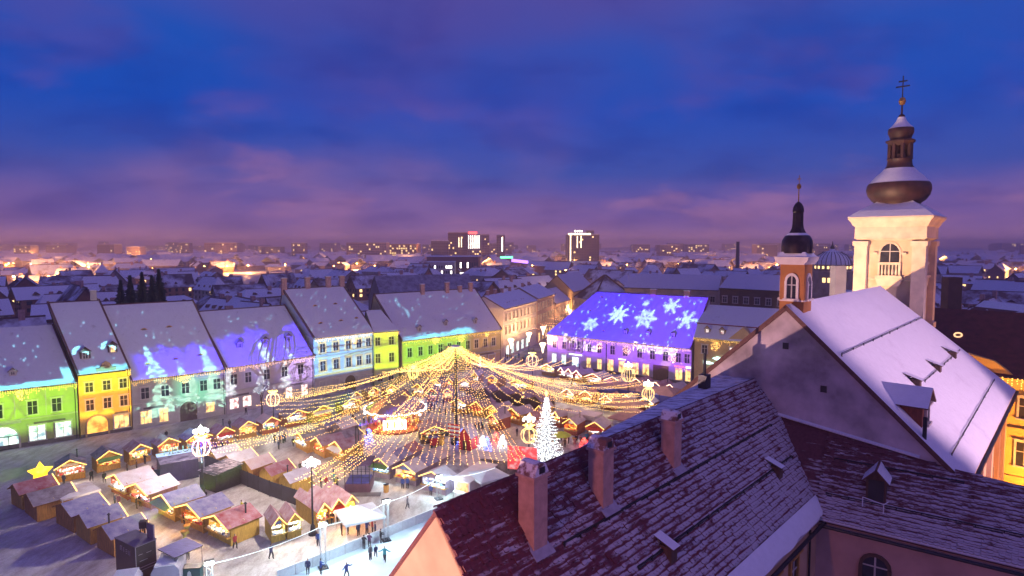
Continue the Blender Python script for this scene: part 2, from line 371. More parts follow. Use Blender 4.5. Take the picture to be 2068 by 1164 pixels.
def house(name, label, A, B, he, hr, d=9., sk=0., wall=None, roofM=None, rows=(), hip=(0, 0), cornice=True, cat='house', ov=.6, back=True, plinth=None, group=None, verge=True):
    A = Vector((A[0], A[1], 0)); B = Vector((B[0], B[1], 0)); W = (B - A).length; rz = math.atan2(B.y - A.y, B.x - A.x)
    root = empty(name, A, rz, label, cat, group); M = Matrix.Translation(A) @ Matrix.Rotation(rz, 4, 'Z')
    roofM = roofM or ROOF_SNOW; h = House(); h.root = root; h.W = W; h.M = M; h.he = he; h.hr = hr; h.d = d; h.sk = sk
    wl = MB(); wl.box(0, 0, 0, W, 2 * d, he)
    l, r = hip
    if not l: wl.poly([(0, 0, he), (sk, d, hr - .3), (0, 2 * d, he)])
    if not r: wl.poly([(W, 0, he), (W, 2 * d, he), (W + sk, d, hr - .3)])
    wl.build('wall', wall, root)
    tp = (hr - he) / d; ze = he - ov * tp * .35; e = .12
    rf = MB()
    a, b = (-e, -ov, ze), (W + e, -ov, ze); c, dd = (W + sk - r + (0 if r else e), d, hr), (sk + l - (0 if l else e), d, hr)
    a2, b2 = (-e, 2 * d + ov, ze), (W + e, 2 * d + ov, ze)
    rf.slab([a, b, c, dd], .3, 0, 1)
    if back: rf.slab([a2, b2, c, dd], .3, 0, 1)
    if l: rf.slab([a, dd, a2], .3, 0, 1)
    if r: rf.slab([b, c, b2], .3, 0, 1)
    rf.build('roof', [roofM, TILE_EDGE], root)
    if roofM.name != 'dark_red_roof': tag(MB().sheet(a, b, c, dd, max(6, int(W / 1.1)), 14, .03, .11, int(W * 3)).build('snow_cover', roofM, root, True))
    if verge:
        for on, p0, p1, s in ((not l, a, dd, 1), (not r, b, c, -1)):
            if on:
                q0, q1 = Vector(p0), Vector(p1); up = Vector((0, 0, .14)); dx = Vector((.34 * s, 0, 0))
                MB().slab([q0 + up, q1 + up, q1 + up + dx, q0 + up + dx], .2).build('verge', TILE_EDGE, root)
    mb = MB(); mb.tube([(-e, -ov - .08, ze - .12), (W + e, -ov - .08, ze - .12)], .1, 6); mb.build('gutter', METAL_D, root)
    if cornice:
        MB().prism([(0, he - .9), (-.18, he - .9), (-.22, he - .6), (-.42, he - .35), (-.42, he - .2), (0, he - .2)], 0, W, 'x').build('cornice', wall, root)
    if plinth: MB().box(.02, -.06, 0, W - .02, -.002, plinth[0]).build('plinth', plinth[1], root)
    for row in rows:
        z, wh, ww, xs = row[:4]; kw = row[4] if len(row) > 4 else {}
        if isinstance(xs, int): xs = [W * (i + .5) / xs for i in range(xs)]
        for x in xs: window(root, x, 0, z, ww, wh, **kw)
    ex = (B - A).normalized(); SURF.append(dict(n=name, k='wall', h=h, O=A, ex=ex, ey=Vector((0, 0, 1)), w=W, hgt=he))
    O = M @ Vector(a); up = (M @ Vector((-e + sk, d, hr))) - O
    SURF.append(dict(n=name, k='roof', h=h, O=O, ex=ex, ey=up.normalized(), w=W, hgt=up.length, sk=sk, hip=l))
    h.up = lambda x, s: Vector((x + sk * s, -ov + (d + ov) * s, ze + (hr - ze) * s))      # point on the front slope
    return h
def icicles(h, label, x0=None, x1=None, group='icicle light curtains under the eaves', z=None, matl=None, dens=.32, bursts=()):
    m = MB(); x = x0 or 0.; x1 = x1 or h.W; z = z or h.he - .25
    r = random.Random(int(x1 * 100) + int(h.he * 10))
    while x < x1:
        n = r.choice((2, 3, 3, 4, 5))
        for k in range(n): m.octa((x + r.uniform(-.05, .05), -.78 + r.uniform(-.05, .05), z - .05 - k * .24 + r.uniform(-.04, .04)), .062)
        x += dens
    for bx, bz, br in bursts:
        for k in range(int(60 * br)):
            a = r.uniform(0, 6.283); q = br * math.sqrt(r.random()); m.octa((bx + q * math.cos(a), -.72, bz + q * math.sin(a)), .07)
    o = empty('icicle_lights', h.M.translation, math.atan2(h.M[1][0], h.M[0][0]), label, 'lights', group); tag(m.build('bulbs', matl or BULB_G, o), kind='stuff')
    MB().tube([(x0 or 0, -.78, z), (x1, -.78, z)], .03, 4).build('cable', METAL_D, o); return o

P_GREY = mat('plaster_grey', (.47, .43, .39), .9, .7, .14, bmp=.15)
P_CREAM = mat('plaster_cream', (.55, .49, .40), .9, .7, .12, bmp=.15)
P_YELLOW = mat('plaster_yellow', (.62, .44, .13), .9, .7, .12, bmp=.15)
P_LILAC = mat('plaster_lilac', (.52, .44, .46), .9, .7, .12, bmp=.15)
P_BLUE = mat('plaster_pale_blue', (.42, .49, .56), .9, .7, .1, bmp=.15)
P_LIME = mat('plaster_lime', (.55, .56, .26), .9, .7, .1, bmp=.15)
P_OCHRE = mat('plaster_ochre', (.52, .36, .18), .9, .7, .12, bmp=.15)
P_WHITE = mat('plaster_white', (.66, .60, .55), .9, .7, .1, bmp=.15)
P_PINK = mat('plaster_pink', (.52, .36, .30), .9, .7, .12, bmp=.15)
P_GREEN = mat('plaster_moss', (.40, .44, .18), .9, .7, .12, bmp=.15)
P_MAUVE = mat('plaster_mauve', (.44, .38, .50), .9, .7, .12, bmp=.15)
P_DARK = mat('stone_base', (.16, .13, .13), .85, 1.2, .25, bmp=.2)
P_TOWN = mat('plaster_town', (.26, .20, .19), .9, .5, .3)
P_TOWN2 = mat('plaster_town_light', (.42, .34, .30), .9, .5, .3)
P_RUST = mat('plaster_orange', (.42, .17, .05), .85, .8, .2, bmp=.15)

# --- left row
h1 = house('town_house', 'green lit half-timber patterned house at the far left with cyan snow edge', (-94.2, 98.0), (-78.4, 110.0), 10.6, 20.1, sk=-2.9, wall=P_GREEN,
           rows=[(5.6, 2.3, 1.3, [8.7, 13.4, 16.8]), (.9, 2.6, 2.2, [13.9, 17.6], dict(paneM=LIT_WHITE, cross=(2, 2)))], plinth=(.8, P_DARK))
arch_door(h1.root, 9.2, 0, 4.2, 4.0, WOOD_D, P_GREY, 'shop_arch', lit=LIT_WHITE)
MB().box(7.0, -.14, .05, 11.4, -.055, .14).box(8.4, -.14, .1, 8.5, -.055, 2.3).box(9.9, -.14, .1, 10.0, -.055, 2.3).box(7.1, -.14, 2.2, 11.3, -.055, 2.32).build('shop_frame', METAL_D, h1.root)
MB().slab([(6.4, -.05, 5.0), (11.8, -.05, 5.0), (11.8, -.9, 4.6), (6.4, -.9, 4.6)], .08).build('awning', FRAME_WHITE, h1.root)
dormer(h1.root, h1.up(11.6, .22), 1.1, .8, 1.8, P_GREY)
for x in (7.0, 11.0, 15.3): MB().box(x - .09, -.07, 5.2, x + .09, -.002, 9.6).build('timber_post', P_GREY, h1.root)
h2 = house('town_house', 'narrow tall yellow and orange house with a glowing archway', (-78.2, 110.1), (-72.1, 115.4), 12.0, 24.4, sk=-3.2, wall=P_YELLOW,
           rows=[(8.3, 1.7, 1.15, [1.6, 4.3, 6.9]), (4.9, 1.9, 1.15, [1.6, 4.3, 6.9]), (.8, 2.4, 2.3, [6.4], dict(paneM=LIT_WARM, cross=(3, 1)))], plinth=(.6, P_DARK))
arch_door(h2.root, 2.6, 0, 3.2, 3.7, WOOD, P_OCHRE, 'archway', lit=emit('archway_glow', (1, .46, .07), 1.5, True, .6, .8))
dormer(h2.root, h2.up(2.0, .19), 1.6, 1.6, 2.2, WOOD_D); dormer(h2.root, h2.up(6.5, .24), 1.5, 1.6, 2.2, WOOD_D, LIT_WARM)
m = MB(); m.box(2.7, -.5, 11.9, 5.9, -.1, 12.5); m.prism([(3.3, 12.5), (5.3, 12.5), (4.9, 13.3), (4.3, 13.7), (3.7, 13.3)], -.45, -.15); m.lathe([(.5, -.1), (.5, .1)], 12, (4.3, -.3, 12.9)); m.build('crest', P_OCHRE, h2.root)
MB().box(0, -.16, 7.4, h2.W, -.002, 7.75).build('string_course', P_YELLOW, h2.root)
chimney(h2.root, h2.up(7.2, 1.0) + Vector((0, .2, 0)), 1.0, 1.6, P_GREY)
h3 = house('town_house', 'grey house with blue lit roof and projected snowy firs, dark archway below', (-72.0, 115.5), (-59.2, 126.1), 9.7, 23.4, sk=-3.6, wall=P_GREY,
           rows=[(5.6, 2.1, 1.3, [2.2, 5.6, 9.2, 12.5, 15.0]), (.8, 2.4, 1.8, [2.2], dict(paneM=LIT_WARM, cross=(3, 2))), (.6, 2.6, 1.5, [5.2], dict(paneM=LIT_WARM)), (1.1, 1.9, 1.6, [13.6], dict(paneM=LIT_WARM))])
arch_door(h3.root, 9.6, 0, 3.1, 3.9, WOOD_D, P_GREY, 'archway')
for x, s in ((5.5, .62), (10.0, .63), (3.6, .17), (8.6, .20), (13.2, .22)): roof_vent(h3.root, h3.up(x, s))
h4 = house('town_house', 'beige house with three small roof dormers under projected blue light', (-59.1, 126.2), (-45.5, 140.3), 10.0, 21.0, sk=-2.2, wall=P_LILAC,
           rows=[(6.0, 2.1, 1.3, [1.6, 4.6, 8.6, 12.6, 16.4]), (.9, 2.2, 1.8, [1.5, 4.2], dict(paneM=LIT_PINK)), (1.0, 2.4, 1.5, [13.5, 17.2], dict(paneM=LIT_PINK))])
for x, s in ((4.6, .30), (10.2, .31), (15.6, .32)): dormer(h4.root, h4.up(x, s), 1.3, 1.2, 2.4, P_TOWN)
h5 = house('town_house', 'tall house with pale blue front, yellow edged windows and eyelid roof vents', (-45.4, 140.4), (-34.3, 151.8), 13.9, 24.8, sk=-2.8, wall=P_BLUE,
           rows=[(10.2, 2.0, 1.3, [2.2, 5.6, 8.9, 11.8, 14.4]), (5.9, 2.2, 1.3, [2.2, 5.6, 8.9, 11.8, 14.4]), (.8, 2.6, 1.5, [2.0, 5.4], dict(paneM=LIT_PINK)), (1.4, 1.6, 1.2, [12.2, 14.7])], plinth=(4.2, P_GREY))
arch_door(h5.root, 9.2, -.07, 2.9, 3.8, WOOD_D, P_GREY, 'archway')
for x, s in ((5.0, .60), (10.4, .61), (3.6, .26), (9.0, .27), (13.4, .29)): roof_vent(h5.root, h5.up(x, s))
for x in (.4, 6.3, 11.8, 15.6): chimney(h5.root, h5.up(x, 1.0), 1.2, 2.2)
h5b = house('corner_house', 'yellow-green lit corner house under a small hipped roof beside the blue front', (-34.0, 151.2), (-28.6, 154.2), 13.7, 18.6, d=4.5, sk=-.6, wall=P_LIME, hip=(0, 2.4), ov=.4,
            rows=[(10.2, 2.0, 1.2, [.9, 4.4]), (5.9, 2.2, 1.2, [.9, 4.4]), (1.2, 1.8, 1.2, [1.4, 4.2])], verge=False)
h6 = house('town_house', 'long house with green lit left half and ochre right half by the street', (-28.4, 157.4), (-3.2, 179.2), 10.7, 22.2, sk=-2.8, wall=mat('plaster_olive', (.50, .42, .22), .9, .7, .12, bmp=.15),
           rows=[(6.0, 2.3, 1.3, [2.4, 5.7, 8.8, 12.0, 15.0, 18.0, 21.2, 24.2, 27.4, 30.4]), (.6, 2.8, 2.2, [26.3, 29.8], dict(paneM=LIT_WHITE, cross=(3, 1))), (.8, 2.4, 1.6, [3.5, 8.0, 12.5, 17.0, 21.5])])
for x, s in ((6.5, .16), (15.5, .22), (25.5, .2)): dormer(h6.root, h6.up(x, s), 1.2, 1.2, 2.0, P_GREY)
for x, hh in ((14.5, 2.4), (22.8, 2.6), (27.3, 1.4), (31.2, 2.2)): chimney(h6.root, h6.up(x, .94), 1.2, hh)
MB().box(26.0, -.05, .1, h6.W - .1, -.003, 3.6).build('shop_front', P_OCHRE, h6.root)
for hh_, zs in ((h1, (4.75,)), (h3, (4.5, 8.6)), (h4, (4.5, 8.9)), (h5, (4.6, 9.0)), (h6, (4.3, 9.4))):
    for z_ in zs: MB().prism([(0, z_), (-.13, z_ + .05), (-.2, z_ + .2), (-.13, z_ + .3), (0, z_ + .32)], .03, hh_.W - .03, 'x').build('string_course', P_GREY, hh_.root)
for hh_ in (h1, h2, h3, h4, h5, h6): MB().tube([(hh_.W - .35, -.62, hh_.he - .3), (hh_.W - .35, -.14, hh_.he - 1.2), (hh_.W - .35, -.14, .1)], .07, 6).build('downpipe', METAL_D, hh_.root)
for hh_, x_, z_, w_ in ((h1, 15.7, 3.75, 4.5), (h2, 6.4, 3.45, 2.2), (h3, 3.6, 3.5, 3.6), (h4, 2.9, 3.4, 3.4), (h4, 15.3, 3.6, 3.2), (h6, 28.0, 3.75, 5.0)): MB().box(x_ - w_ / 2, -.2, z_, x_ + w_ / 2, -.1, z_ + .4).build('shop_fascia', P_DARK, hh_.root)
icicles(h1, 'golden icicle lights along the eaves of the green lit house', bursts=((12.2, 9.3, 1.0),))
icicles(h2, 'golden icicle lights down the side of the narrow yellow house', 7.4, bursts=())
icicles(h3, 'golden icicle lights along the eaves over the projected firs', bursts=((8.9, 8.6, .9),))
icicles(h4, 'pinkish icicle lights along the eaves of the beige house with dormers', matl=emit('pink_bulb', (1, .55, .35), 4, False))
icicles(h5, 'thick golden icicle lights above the pale blue front', dens=.22, bursts=((10.4, 12.2, .9),))
icicles(h5b, 'golden icicle lights above the yellow-green corner house', dens=.22)
icicles(h6, 'golden icicle lights along the long green and ochre house', bursts=((10.2, 9.6, 1.0), (18.5, 9.4, 1.1), (27.5, 9.7, .8)))

# --- left side of the shopping street
s1 = house('street_house', 'white three-storey house at the mouth of the shopping street', (-2.6, 188.5), (8.6, 217.4), 15.6, 19.2, d=7, sk=1, wall=P_WHITE, roofM=SNOW,
           rows=[(11.6, 2.2, 1.1, 9), (7.4, 2.3, 1.1, 9), (.7, 3.0, 2.4, [3, 7.5, 12, 16.5, 21], dict(paneM=LIT_WHITE, cross=(2, 1)))], verge=False)
MB().box(0, -.2, 5.6, s1.W, -.002, 6.0).build('string_course', P_WHITE, s1.root); MB().box(0, -.15, 10.6, s1.W, -.002, 10.85).build('string_course', P_WHITE, s1.root)
for x, s in ((7, .3), (9, .3), (13, .3), (15, .3), (20, .3), (22, .3)): roof_vent(s1.root, s1.up(x, s), w=.9, h=.35, L=.8)
for x in (3, 9, 15, 22): chimney(s1.root, s1.up(x, 1), 1.1, 1.2)
s2 = house('street_house', 'pinkish three-storey house further along the left of the street', (8.9, 218.2), (16.6, 241.8), 16.1, 19.8, d=7, sk=1, wall=P_PINK, roofM=SNOW,
           rows=[(11.8, 2.3, 1.2, 7), (7.4, 2.4, 1.2, 7), (.7, 3.0, 2.2, 5, dict(paneM=LIT_WARM))], verge=False)
for x in (4, 12): chimney(s2.root, s2.up(x, 1), 1.1, 1.2)
s3 = house('street_house', 'small warm-lit house deep in the street on its left', (17.0, 243), (24.5, 263), 12, 17, d=6, wall=P_PINK, rows=[(8, 1.8, 1, 5), (4.5, 1.8, 1, 5), (.7, 2.6, 2, 4, dict(paneM=LIT_WARM))], verge=False)
s4 = house('street_house', 'warm-lit gabled house at the bend of the street', (26, 266), (39, 300), 15, 22, d=7, wall=P_OCHRE, rows=[(9, 1.8, 1, 7), (5, 1.8, 1, 7)], verge=False)
# --- right side of the street
r1 = house('street_house', 'pale house with snowy roof on the right of the street behind the purple roof', (37, 262), (24.5, 214), 10.5, 17, d=7, wall=P_WHITE, rows=[(6, 2, 1.1, 10), (.7, 2.8, 2, 7, dict(paneM=LIT_WARM))], verge=False)
r2 = house('street_house', 'cream house with long plain side further up the right of the street', (52, 320), (38.5, 266), 14, 20, d=7, wall=P_CREAM, rows=[(9, 2, 1.1, 10), (5, 2, 1.1, 10)], verge=False)

# --- far side of the square
q1 = house('projection_house', 'long house with purple front and blue roof covered in projected snowflakes', (10.3, 179.2), (44.8, 152.9), 9.4, 21.6, d=9, sk=1.0, wall=P_MAUVE, hip=(10.5, 0), roofM=snow_mat('even_roof_snow', (.40, .40, .42)),
           rows=[(5.4, 2.0, 1.2, [2.6, 5.9, 14.2, 17.3]), (5.4, 2.3, 1.3, [21.4, 25.2, 29.4, 33.0, 36.6, 40.0, 42.3]), (.9, 2.7, 1.5, [2.5, 5.8], dict(paneM=LIT_WHITE)), (.9, 2.7, 1.3, [14.0, 17.4], dict(paneM=LIT_WARM)),
                 (.9, 3.0, 1.8, [20.8, 24.2, 28.2, 31.2, 40.2], dict(paneM=LIT_WARM)), (.9, 2.9, 1.3, [42.6], dict(paneM=LIT_WARM))], plinth=(.7, P_DARK))
m = MB(); m.box(7.4, -1.1, 4.9, 12.2, 0, 5.15)
for x in (7.5, 9.0, 10.6, 12.0): m.box(x - .1, -1.05, 5.15, x + .1, -.85, 9.0)
m.box(7.4, -1.1, 6.0, 12.2, -1.02, 6.1); m.box(7.2, -1.2, 8.7, 12.4, 0, 9.0)
for i in range(22): m.box(7.5 + i * .21, -1.08, 5.15, 7.54 + i * .21, -1.04, 6.0)
m.build('balcony', P_LILAC, q1.root)
window(q1.root, 8.6, 0, 5.3, 1.2, 2.6); window(q1.root, 10.9, 0, 5.3, 1.2, 2.6)
MB().box(33.2, -.08, 0, 37.4, -.004, 4.0).build('gate', WOOD_D, q1.root)
MB().box(8.6, -.08, 0, 10.6, -.004, 3.3).build('shop_door', LIT_WHITE, q1.root)
MB().box(7.6, -.25, 3.9, 11.8, -.1, 4.25).build('shop_sign', emit('sign_white', (.9, .95, 1), 2.0, True, .6, 3.), q1.root)
MB().box(23.2, -.2, 4.1, 25.4, -.1, 4.5).build('shop_sign', MATS['sign_white'], q1.root)
MB().box(39.0, -.2, 4.1, 41.6, -.1, 4.5).build('shop_sign', emit('sign_red', (1, .15, .2), 2., False, .6, 3.), q1.root)
MB().box(42.0, -.2, 4.1, 43.3, -.1, 4.6).build('shop_sign', MATS['sign_white'], q1.root)
MB().box(19.3, -.06, 0, 19.6, -.003, 9.2).build('downpipe', METAL_D, q1.root)
for x, s in ((24.6, .15), (31.0, .17), (37.8, .18)): dormer(q1.root, q1.up(x, s), 1.3, 1.1, 2.2, WOOD_D)
for x, s in ((12.8, .86), (11.0, .55), (4.0, .16), (17.8, .16)): roof_vent(q1.root, q1.up(x, s), w=1.5, h=.5)
for x in (28.0, 37.5): chimney(q1.root, q1.up(x, .98), 1.6, 1.3)
icicles(q1, 'pink-gold icicle lights along the eaves of the purple house', matl=MATS['pink_bulb'], bursts=((3.2, 8.0, .9), (17.8, 7.4, 1.0), (26.0, 7.2, 1.2), (38.6, 6.2, 1.1)))
q2 = house('mansard_house', 'beige house with mansard roof, two dormers and a triangular pediment', (45.4, 152.6), (63.0, 139.0), 12.4, 15.6, d=2.2, sk=0, wall=P_OCHRE, roofM=ROOF_SNOW, back=False,
           rows=[(8.4, 2.0, 1.3, [2.6]), (8.4, 2.0, 1.5, [9.5], dict(paneM=LIT_PINK))], verge=False)
MB().slab([(-.2, 1.7, 15.6), (q2.W, 1.7, 15.6), (q2.W, 9, 19.6), (-.2, 9, 19.6)], .3, 0, 1).slab([(-.2, 16.5, 15.6), (q2.W, 16.5, 15.6), (q2.W, 9, 19.6), (-.2, 9, 19.6)], .3, 0, 1).build('upper_roof', [ROOF_SNOW, MAROON], q2.root)
MB().box(0, 2.3, 12, q2.W, 16, 15.4).build('attic_wall', P_OCHRE, q2.root)
dormer(q2.root, Vector((3.0, .5, 13.3)), 1.4, 1.3, 2.2, P_OCHRE, LIT_PINK); dormer(q2.root, Vector((6.7, .5, 13.3)), 1.4, 1.3, 2.2, P_OCHRE, LIT_PINK)
m = MB(); m.prism([(8.4, 12.5), (15.2, 12.5), (11.8, 15.6)], -.3, 2.0); m.build('pediment', P_OCHRE, q2.root)
icicles(q2, 'golden icicle lights along the beige mansard house', bursts=((5.4, 10.6, 1.2),))
MB().box(14.8, -6.5, 0, 28, -.2, 6.2).slab([(14.3, -7, 6.2), (28, -7, 6.2), (28, 0, 8.6), (14.3, 0, 8.6)], .25, 1).build('annexe', [P_LILAC, SNOW], q2.root)
sg = emit('sign_cyan', (.55, .95, 1), 3.0)
put('sign_letters', text_mesh('JOUNE LI', 1.15, 'sign_letters', sg), q2.root, (6.0, -.3, 4.6), rot=(R(90), 0, 0))
m = MB(); m.box(2.6, -.3, 6.0, 8.6, -.2, 6.25); m.prism([(2.4, 5.8), (4.2, 5.9), (4.2, 6.4), (2.4, 6.6)], -.3, -.2); m.prism([(6.4 + 1.3 * math.cos(k * .7), 6.1 + .7 * math.sin(k * .7)) for k in range(9)], -.32, -.2)
m.prism([(4.6, 7.4), (6.0, 7.0), (8.0, 7.4), (8.3, 8.3), (7.2, 7.7), (5.8, 7.9)], -.3, -.2); m.build('sign_emblem', sg, q2.root)
# ------------------------------------------------------------------ slide projectors that paint the facades with light
def vnoise(u, v, s, seed=0):
    x, y = u / s, v / s; xi, yi = np.floor(x).astype(int), np.floor(y).astype(int); fx, fy = x - xi, y - yi
    fx = fx * fx * (3 - 2 * fx); fy = fy * fy * (3 - 2 * fy)
    def hsh(a, b): 
        q = np.sin(a * 127.1 + b * 311.7 + seed * 74.7) * 43758.5453; return q - np.floor(q)
    return (hsh(xi, yi) * (1 - fx) + hsh(xi + 1, yi) * fx) * (1 - fy) + (hsh(xi, yi + 1) * (1 - fx) + hsh(xi + 1, yi + 1) * fx) * fy
def sm(x, a, b):
    t = np.clip((x - a) / (b - a), 0, 1); return t * t * (3 - 2 * t)
def mixc(c, k, col):
    return c * (1 - k[:, None]) + np.array(col)[None, :] * k[:, None]
def dots(u, v, n, w, h, seed, r0=.10, r1=.22):
    q = random.Random(seed); k = np.zeros_like(u)
    for _ in range(n):
        x, y, r = q.uniform(0, w), q.uniform(0, h), q.uniform(r0, r1); k = np.maximum(k, 1 - sm(np.hypot((u - x), (v - y) * .8), r * .6, r))
    return k
def flake(u, v, x, y, R_, kind=0, rot=0.):
    dx, dy = u - x, v - y; r = np.hypot(dx, dy) / R_; a = np.arctan2(dy, dx) + rot; nb = 6 if kind != 1 else 8
    a = np.abs(((a / (2 * math.pi / nb)) % 1) - .5) * (2 * math.pi / nb); a = math.pi / nb - a      # 0 on a branch
    px, py = r * np.cos(a), r * np.abs(np.sin(a)); k = (py < .075) & (px < 1)
    if kind == 0:
        for t in (.3, .52, .74): k |= (np.abs((px - t) - py * .9) < .075) & (py < .34 * (1.12 - t)) & (px < 1.05)
    elif kind == 1:
        k = (py < .30 * (1 - px) * np.minimum(1, px * 2.5)) & (px < 1) ; k |= np.abs(r - .22) < .05
    else:
        for t in (.4, .65, .9): k |= (np.abs(px - t + py * .5) < .05) & (py < .2)
        k |= np.abs(r - .3) < .05
    return k.astype(float) * (r < 1.1)
def star(u, v, x, y, R_):
    dx, dy = u - x, v - y; r = np.hypot(dx, dy) / R_; a = np.arctan2(dy, dx) - math.pi / 2; q = np.abs(((a / (2 * math.pi / 5)) % 1) - .5) * 2
    e = .45 + .55 * q; return ((r < e) & (r > e - .28)).astype(float)
def fir(u, v, x, y0, h, w, seed=0):
    t = (v - y0) / h; sc_ = np.abs(((t * 5.5) % 1)); half = w * (1 - t) * (.55 + .45 * (1 - sc_)); d = np.abs(u - x) + (vnoise(u, v, .5, seed) - .5) * .7
    ins = (t > 0) & (t < 1) & (d < half); tex = sm(vnoise(u * 1.0, v * 1.6, .55, seed + 5), .32, .6)
    return ins * (.25 + .75 * tex)
def text_mask(txt, size, u, v, x, y, shear=.35, sx=.7):
    u = x + (u - x) / sx
    cu = bpy.data.curves.new('lettering', 'FONT'); cu.body = txt; cu.size = size; cu.shear = shear; cu.resolution_u = 3; cu.offset = .0
    o = bpy.data.objects.new('lettering', cu); C.objects.link(o); dg = bpy.context.evaluated_depsgraph_get()
    me = bpy.data.meshes.new_from_object(o.evaluated_get(dg)); bpy.data.objects.remove(o); bpy.data.curves.remove(cu)
    me.calc_loop_triangles(); k = np.zeros_like(u)
    for t in me.loop_triangles:
        p = [me.vertices[i].co for i in t.vertices]; a, b, c = [(q.x + x, q.y + y) for q in p]
        s = np.where((u > min(a[0], b[0], c[0]) - .1) & (u < max(a[0], b[0], c[0]) + .1) & (v > min(a[1], b[1], c[1]) - .1) & (v < max(a[1], b[1], c[1]) + .1))[0]
        if not len(s): continue
        U, V = u[s], v[s]
        def e(p, q): return (q[0] - p[0]) * (V - p[1]) - (q[1] - p[1]) * (U - p[0])
        d1, d2, d3 = e(a, b), e(b, c), e(c, a); ins = ((d1 >= -.02) & (d2 >= -.02) & (d3 >= -.02)) | ((d1 <= .02) & (d2 <= .02) & (d3 <= .02)); k[s[ins]] = 1
    bpy.data.meshes.remove(me); return k
BLUE = (.035, .012, .85); CYAN = (.25, .75, .85); PALE = (.55, .85, .85)
def paint(S, u, v):
    n, k = S['h'], S['k']; c = np.zeros((len(u), 3)); W, H = S['w'], S['hgt']; nz = vnoise(u, v, 1.2, 1) + .5 * vnoise(u, v, .5, 2) - .75
    if k == 'roof' and n in (h1, h2, h3, h4, h5, h6): c = mixc(c, dots(u, v, int(W * 2.2), W, H * .9, int(W * 7)) * .45, CYAN)
    if n is h1:
        if k == 'wall':
            top = sm(v, 4.4, 4.8); c = mixc(c, top, (.27, .58, .0)); c = mixc(c, (1 - top) * sm(v, 1.4, 3.4), (.16, .34, .03))
            tim = (np.abs((u + v * .55) % 4.4 - 2.2) < .16) | (np.abs((u - v * .55) % 6.1 - 1.2) < .16) | (np.abs(v - 7.1) < .13)
            c = mixc(c, (tim & (v > 5)) * .75, (.12, .14, .06)); c *= (1 + .25 * nz)[:, None]
        else: c = mixc(c, 1 - sm(v + nz * .5, .9, 1.15), (.10, .60, .62)); c = mixc(c, sm(u, W - 1.6, W - 1.3) * (1 - sm(v + nz, 3.0, 4.0)), (.12, .55, .62))
    elif n is h2:
        if k == 'wall': c = mixc(c, sm(v, 7.5, 7.8), (.62, .60, .0)); c = mixc(c, (1 - sm(v, 7.5, 7.8)) * sm(v, 2.4, 4.6), (.66, .27, .01)); c = mixc(c, sm(v, 3.4, 4) * (1 - sm(v, 4.6, 4.9)) * (nz > -.1) * .8, (.7, .7, .02))
        else: c = mixc(c, (1 - sm(v + nz, .8, 1.3)) * .9, (.08, .50, .58)); c = mixc(c, (np.abs(np.hypot((u - 1.9) * 1.2, v - 4.4) - 1.3) < .35) * (v > 4.4) * 1., (.2, .65, .72)); c = mixc(c, (np.abs(np.hypot((u - 6.4) * 1.2, v - 5.0) - 1.2) < .35) * (v > 5) * 1., (.2, .65, .72))
    elif n is h3:
        if k == 'wall': 
            c = mixc(c, sm(u, 6, 9) * (1 - sm(u, 14.5, 16)) * sm(v, 2.6, 4.2) * .9, (.05, .46, .26)); c = mixc(c, sm(v, 7, 9) * sm(u, 9, 12) * .6, (.10, .07, .6))
            for x, w, s in ((5.0, 3.2, 1), (10.0, 2.4, 2), (14.6, 3.0, 3)): c = mixc(c, fir(u, v, x, 1.6, 13, w, s), (.30, .66, .50))
            c = mixc(c, sm(vnoise(u, v * 1.6, .9, 9), .58, .7) * (1 - sm(v, 4.6, 5.6)) * sm(v, 1.5, 2.4) * sm(u, 0, 2), (.26, .66, .52))
        else:
            c = mixc(c, (1 - sm(v + nz * 2.5 - .02 * u, 4.5, 7.0)) * sm(u, 1.0, 3.5), BLUE); c = mixc(c, (1 - sm(v + nz, .5, .9)) * .5, (.10, .10, .7))
            for x, y, h, w, s in ((4.6, -2.5, 10, 2.6, 1), (8.9, -1, 4.6, 1.3, 2), (14.2, -1, 7.5, 1.9, 3)): c = mixc(c, fir(u, v, x, y, h, w, s), (.24, .66, .62))
    elif n is h4:
        if k == 'wall':
            c = mixc(c, sm(u, 11, 15) * sm(v, 2.5, 6) * .95, (.34, .26, .62)); c = mixc(c, (1 - sm(u, 10, 14)) * sm(u, 2, 6) * sm(v, 4, 8) * .5, (.14, .14, .5))
            for x, w, s in ((8.0, 2.6, 4), (12.8, 1.7, 5), (.4, 2.4, 8)): c = mixc(c, fir(u, v, x, 3.6, 9.5, w, s), (.46, .60, .60))
        else:
            c = mixc(c, (1 - sm(v + nz * 2.5 - .12 * u, 5.5, 8.5)) * sm(u, .2, 2.0), BLUE)
            for x, y, h, w, s in ((9.2, -1, 8.0, 1.9, 4), (14.4, -1, 5.2, 1.1, 5)): c = mixc(c, fir(u, v, x, y, h, w, s), (.42, .68, .72))
    elif n is h5 and k == 'wall':
        c = mixc(c, sm(v, 4.4, 4.8), (.16, .42, .74)); wins = np.zeros_like(u)
        for x in (2.2, 5.6, 8.9, 11.8, 14.4):
            for z, hh in ((10.2, 2.0), (5.9, 2.2)):
                d = np.maximum(np.abs(u - x) - .65, np.abs(v - z - hh / 2) - hh / 2); wins = np.maximum(wins, (d < .5) & (d > .02)); c = mixc(c, ((np.abs(u - x) < 1.4) & (np.abs(v - z + 1.3) < .16) & (z > 8)) * .7, (.5, .62, .1))
        c = mixc(c, wins * .9, (.62, .55, .10)); c = mixc(c, (v < 5.1) & (v > 4.7), (.6, .6, .1)); c *= (1 + .2 * nz)[:, None]
    elif n is h5b and k == 'wall': c = mixc(c, sm(v, 4.0, 4.6), (.46, .62, .0))
    elif n is h6:
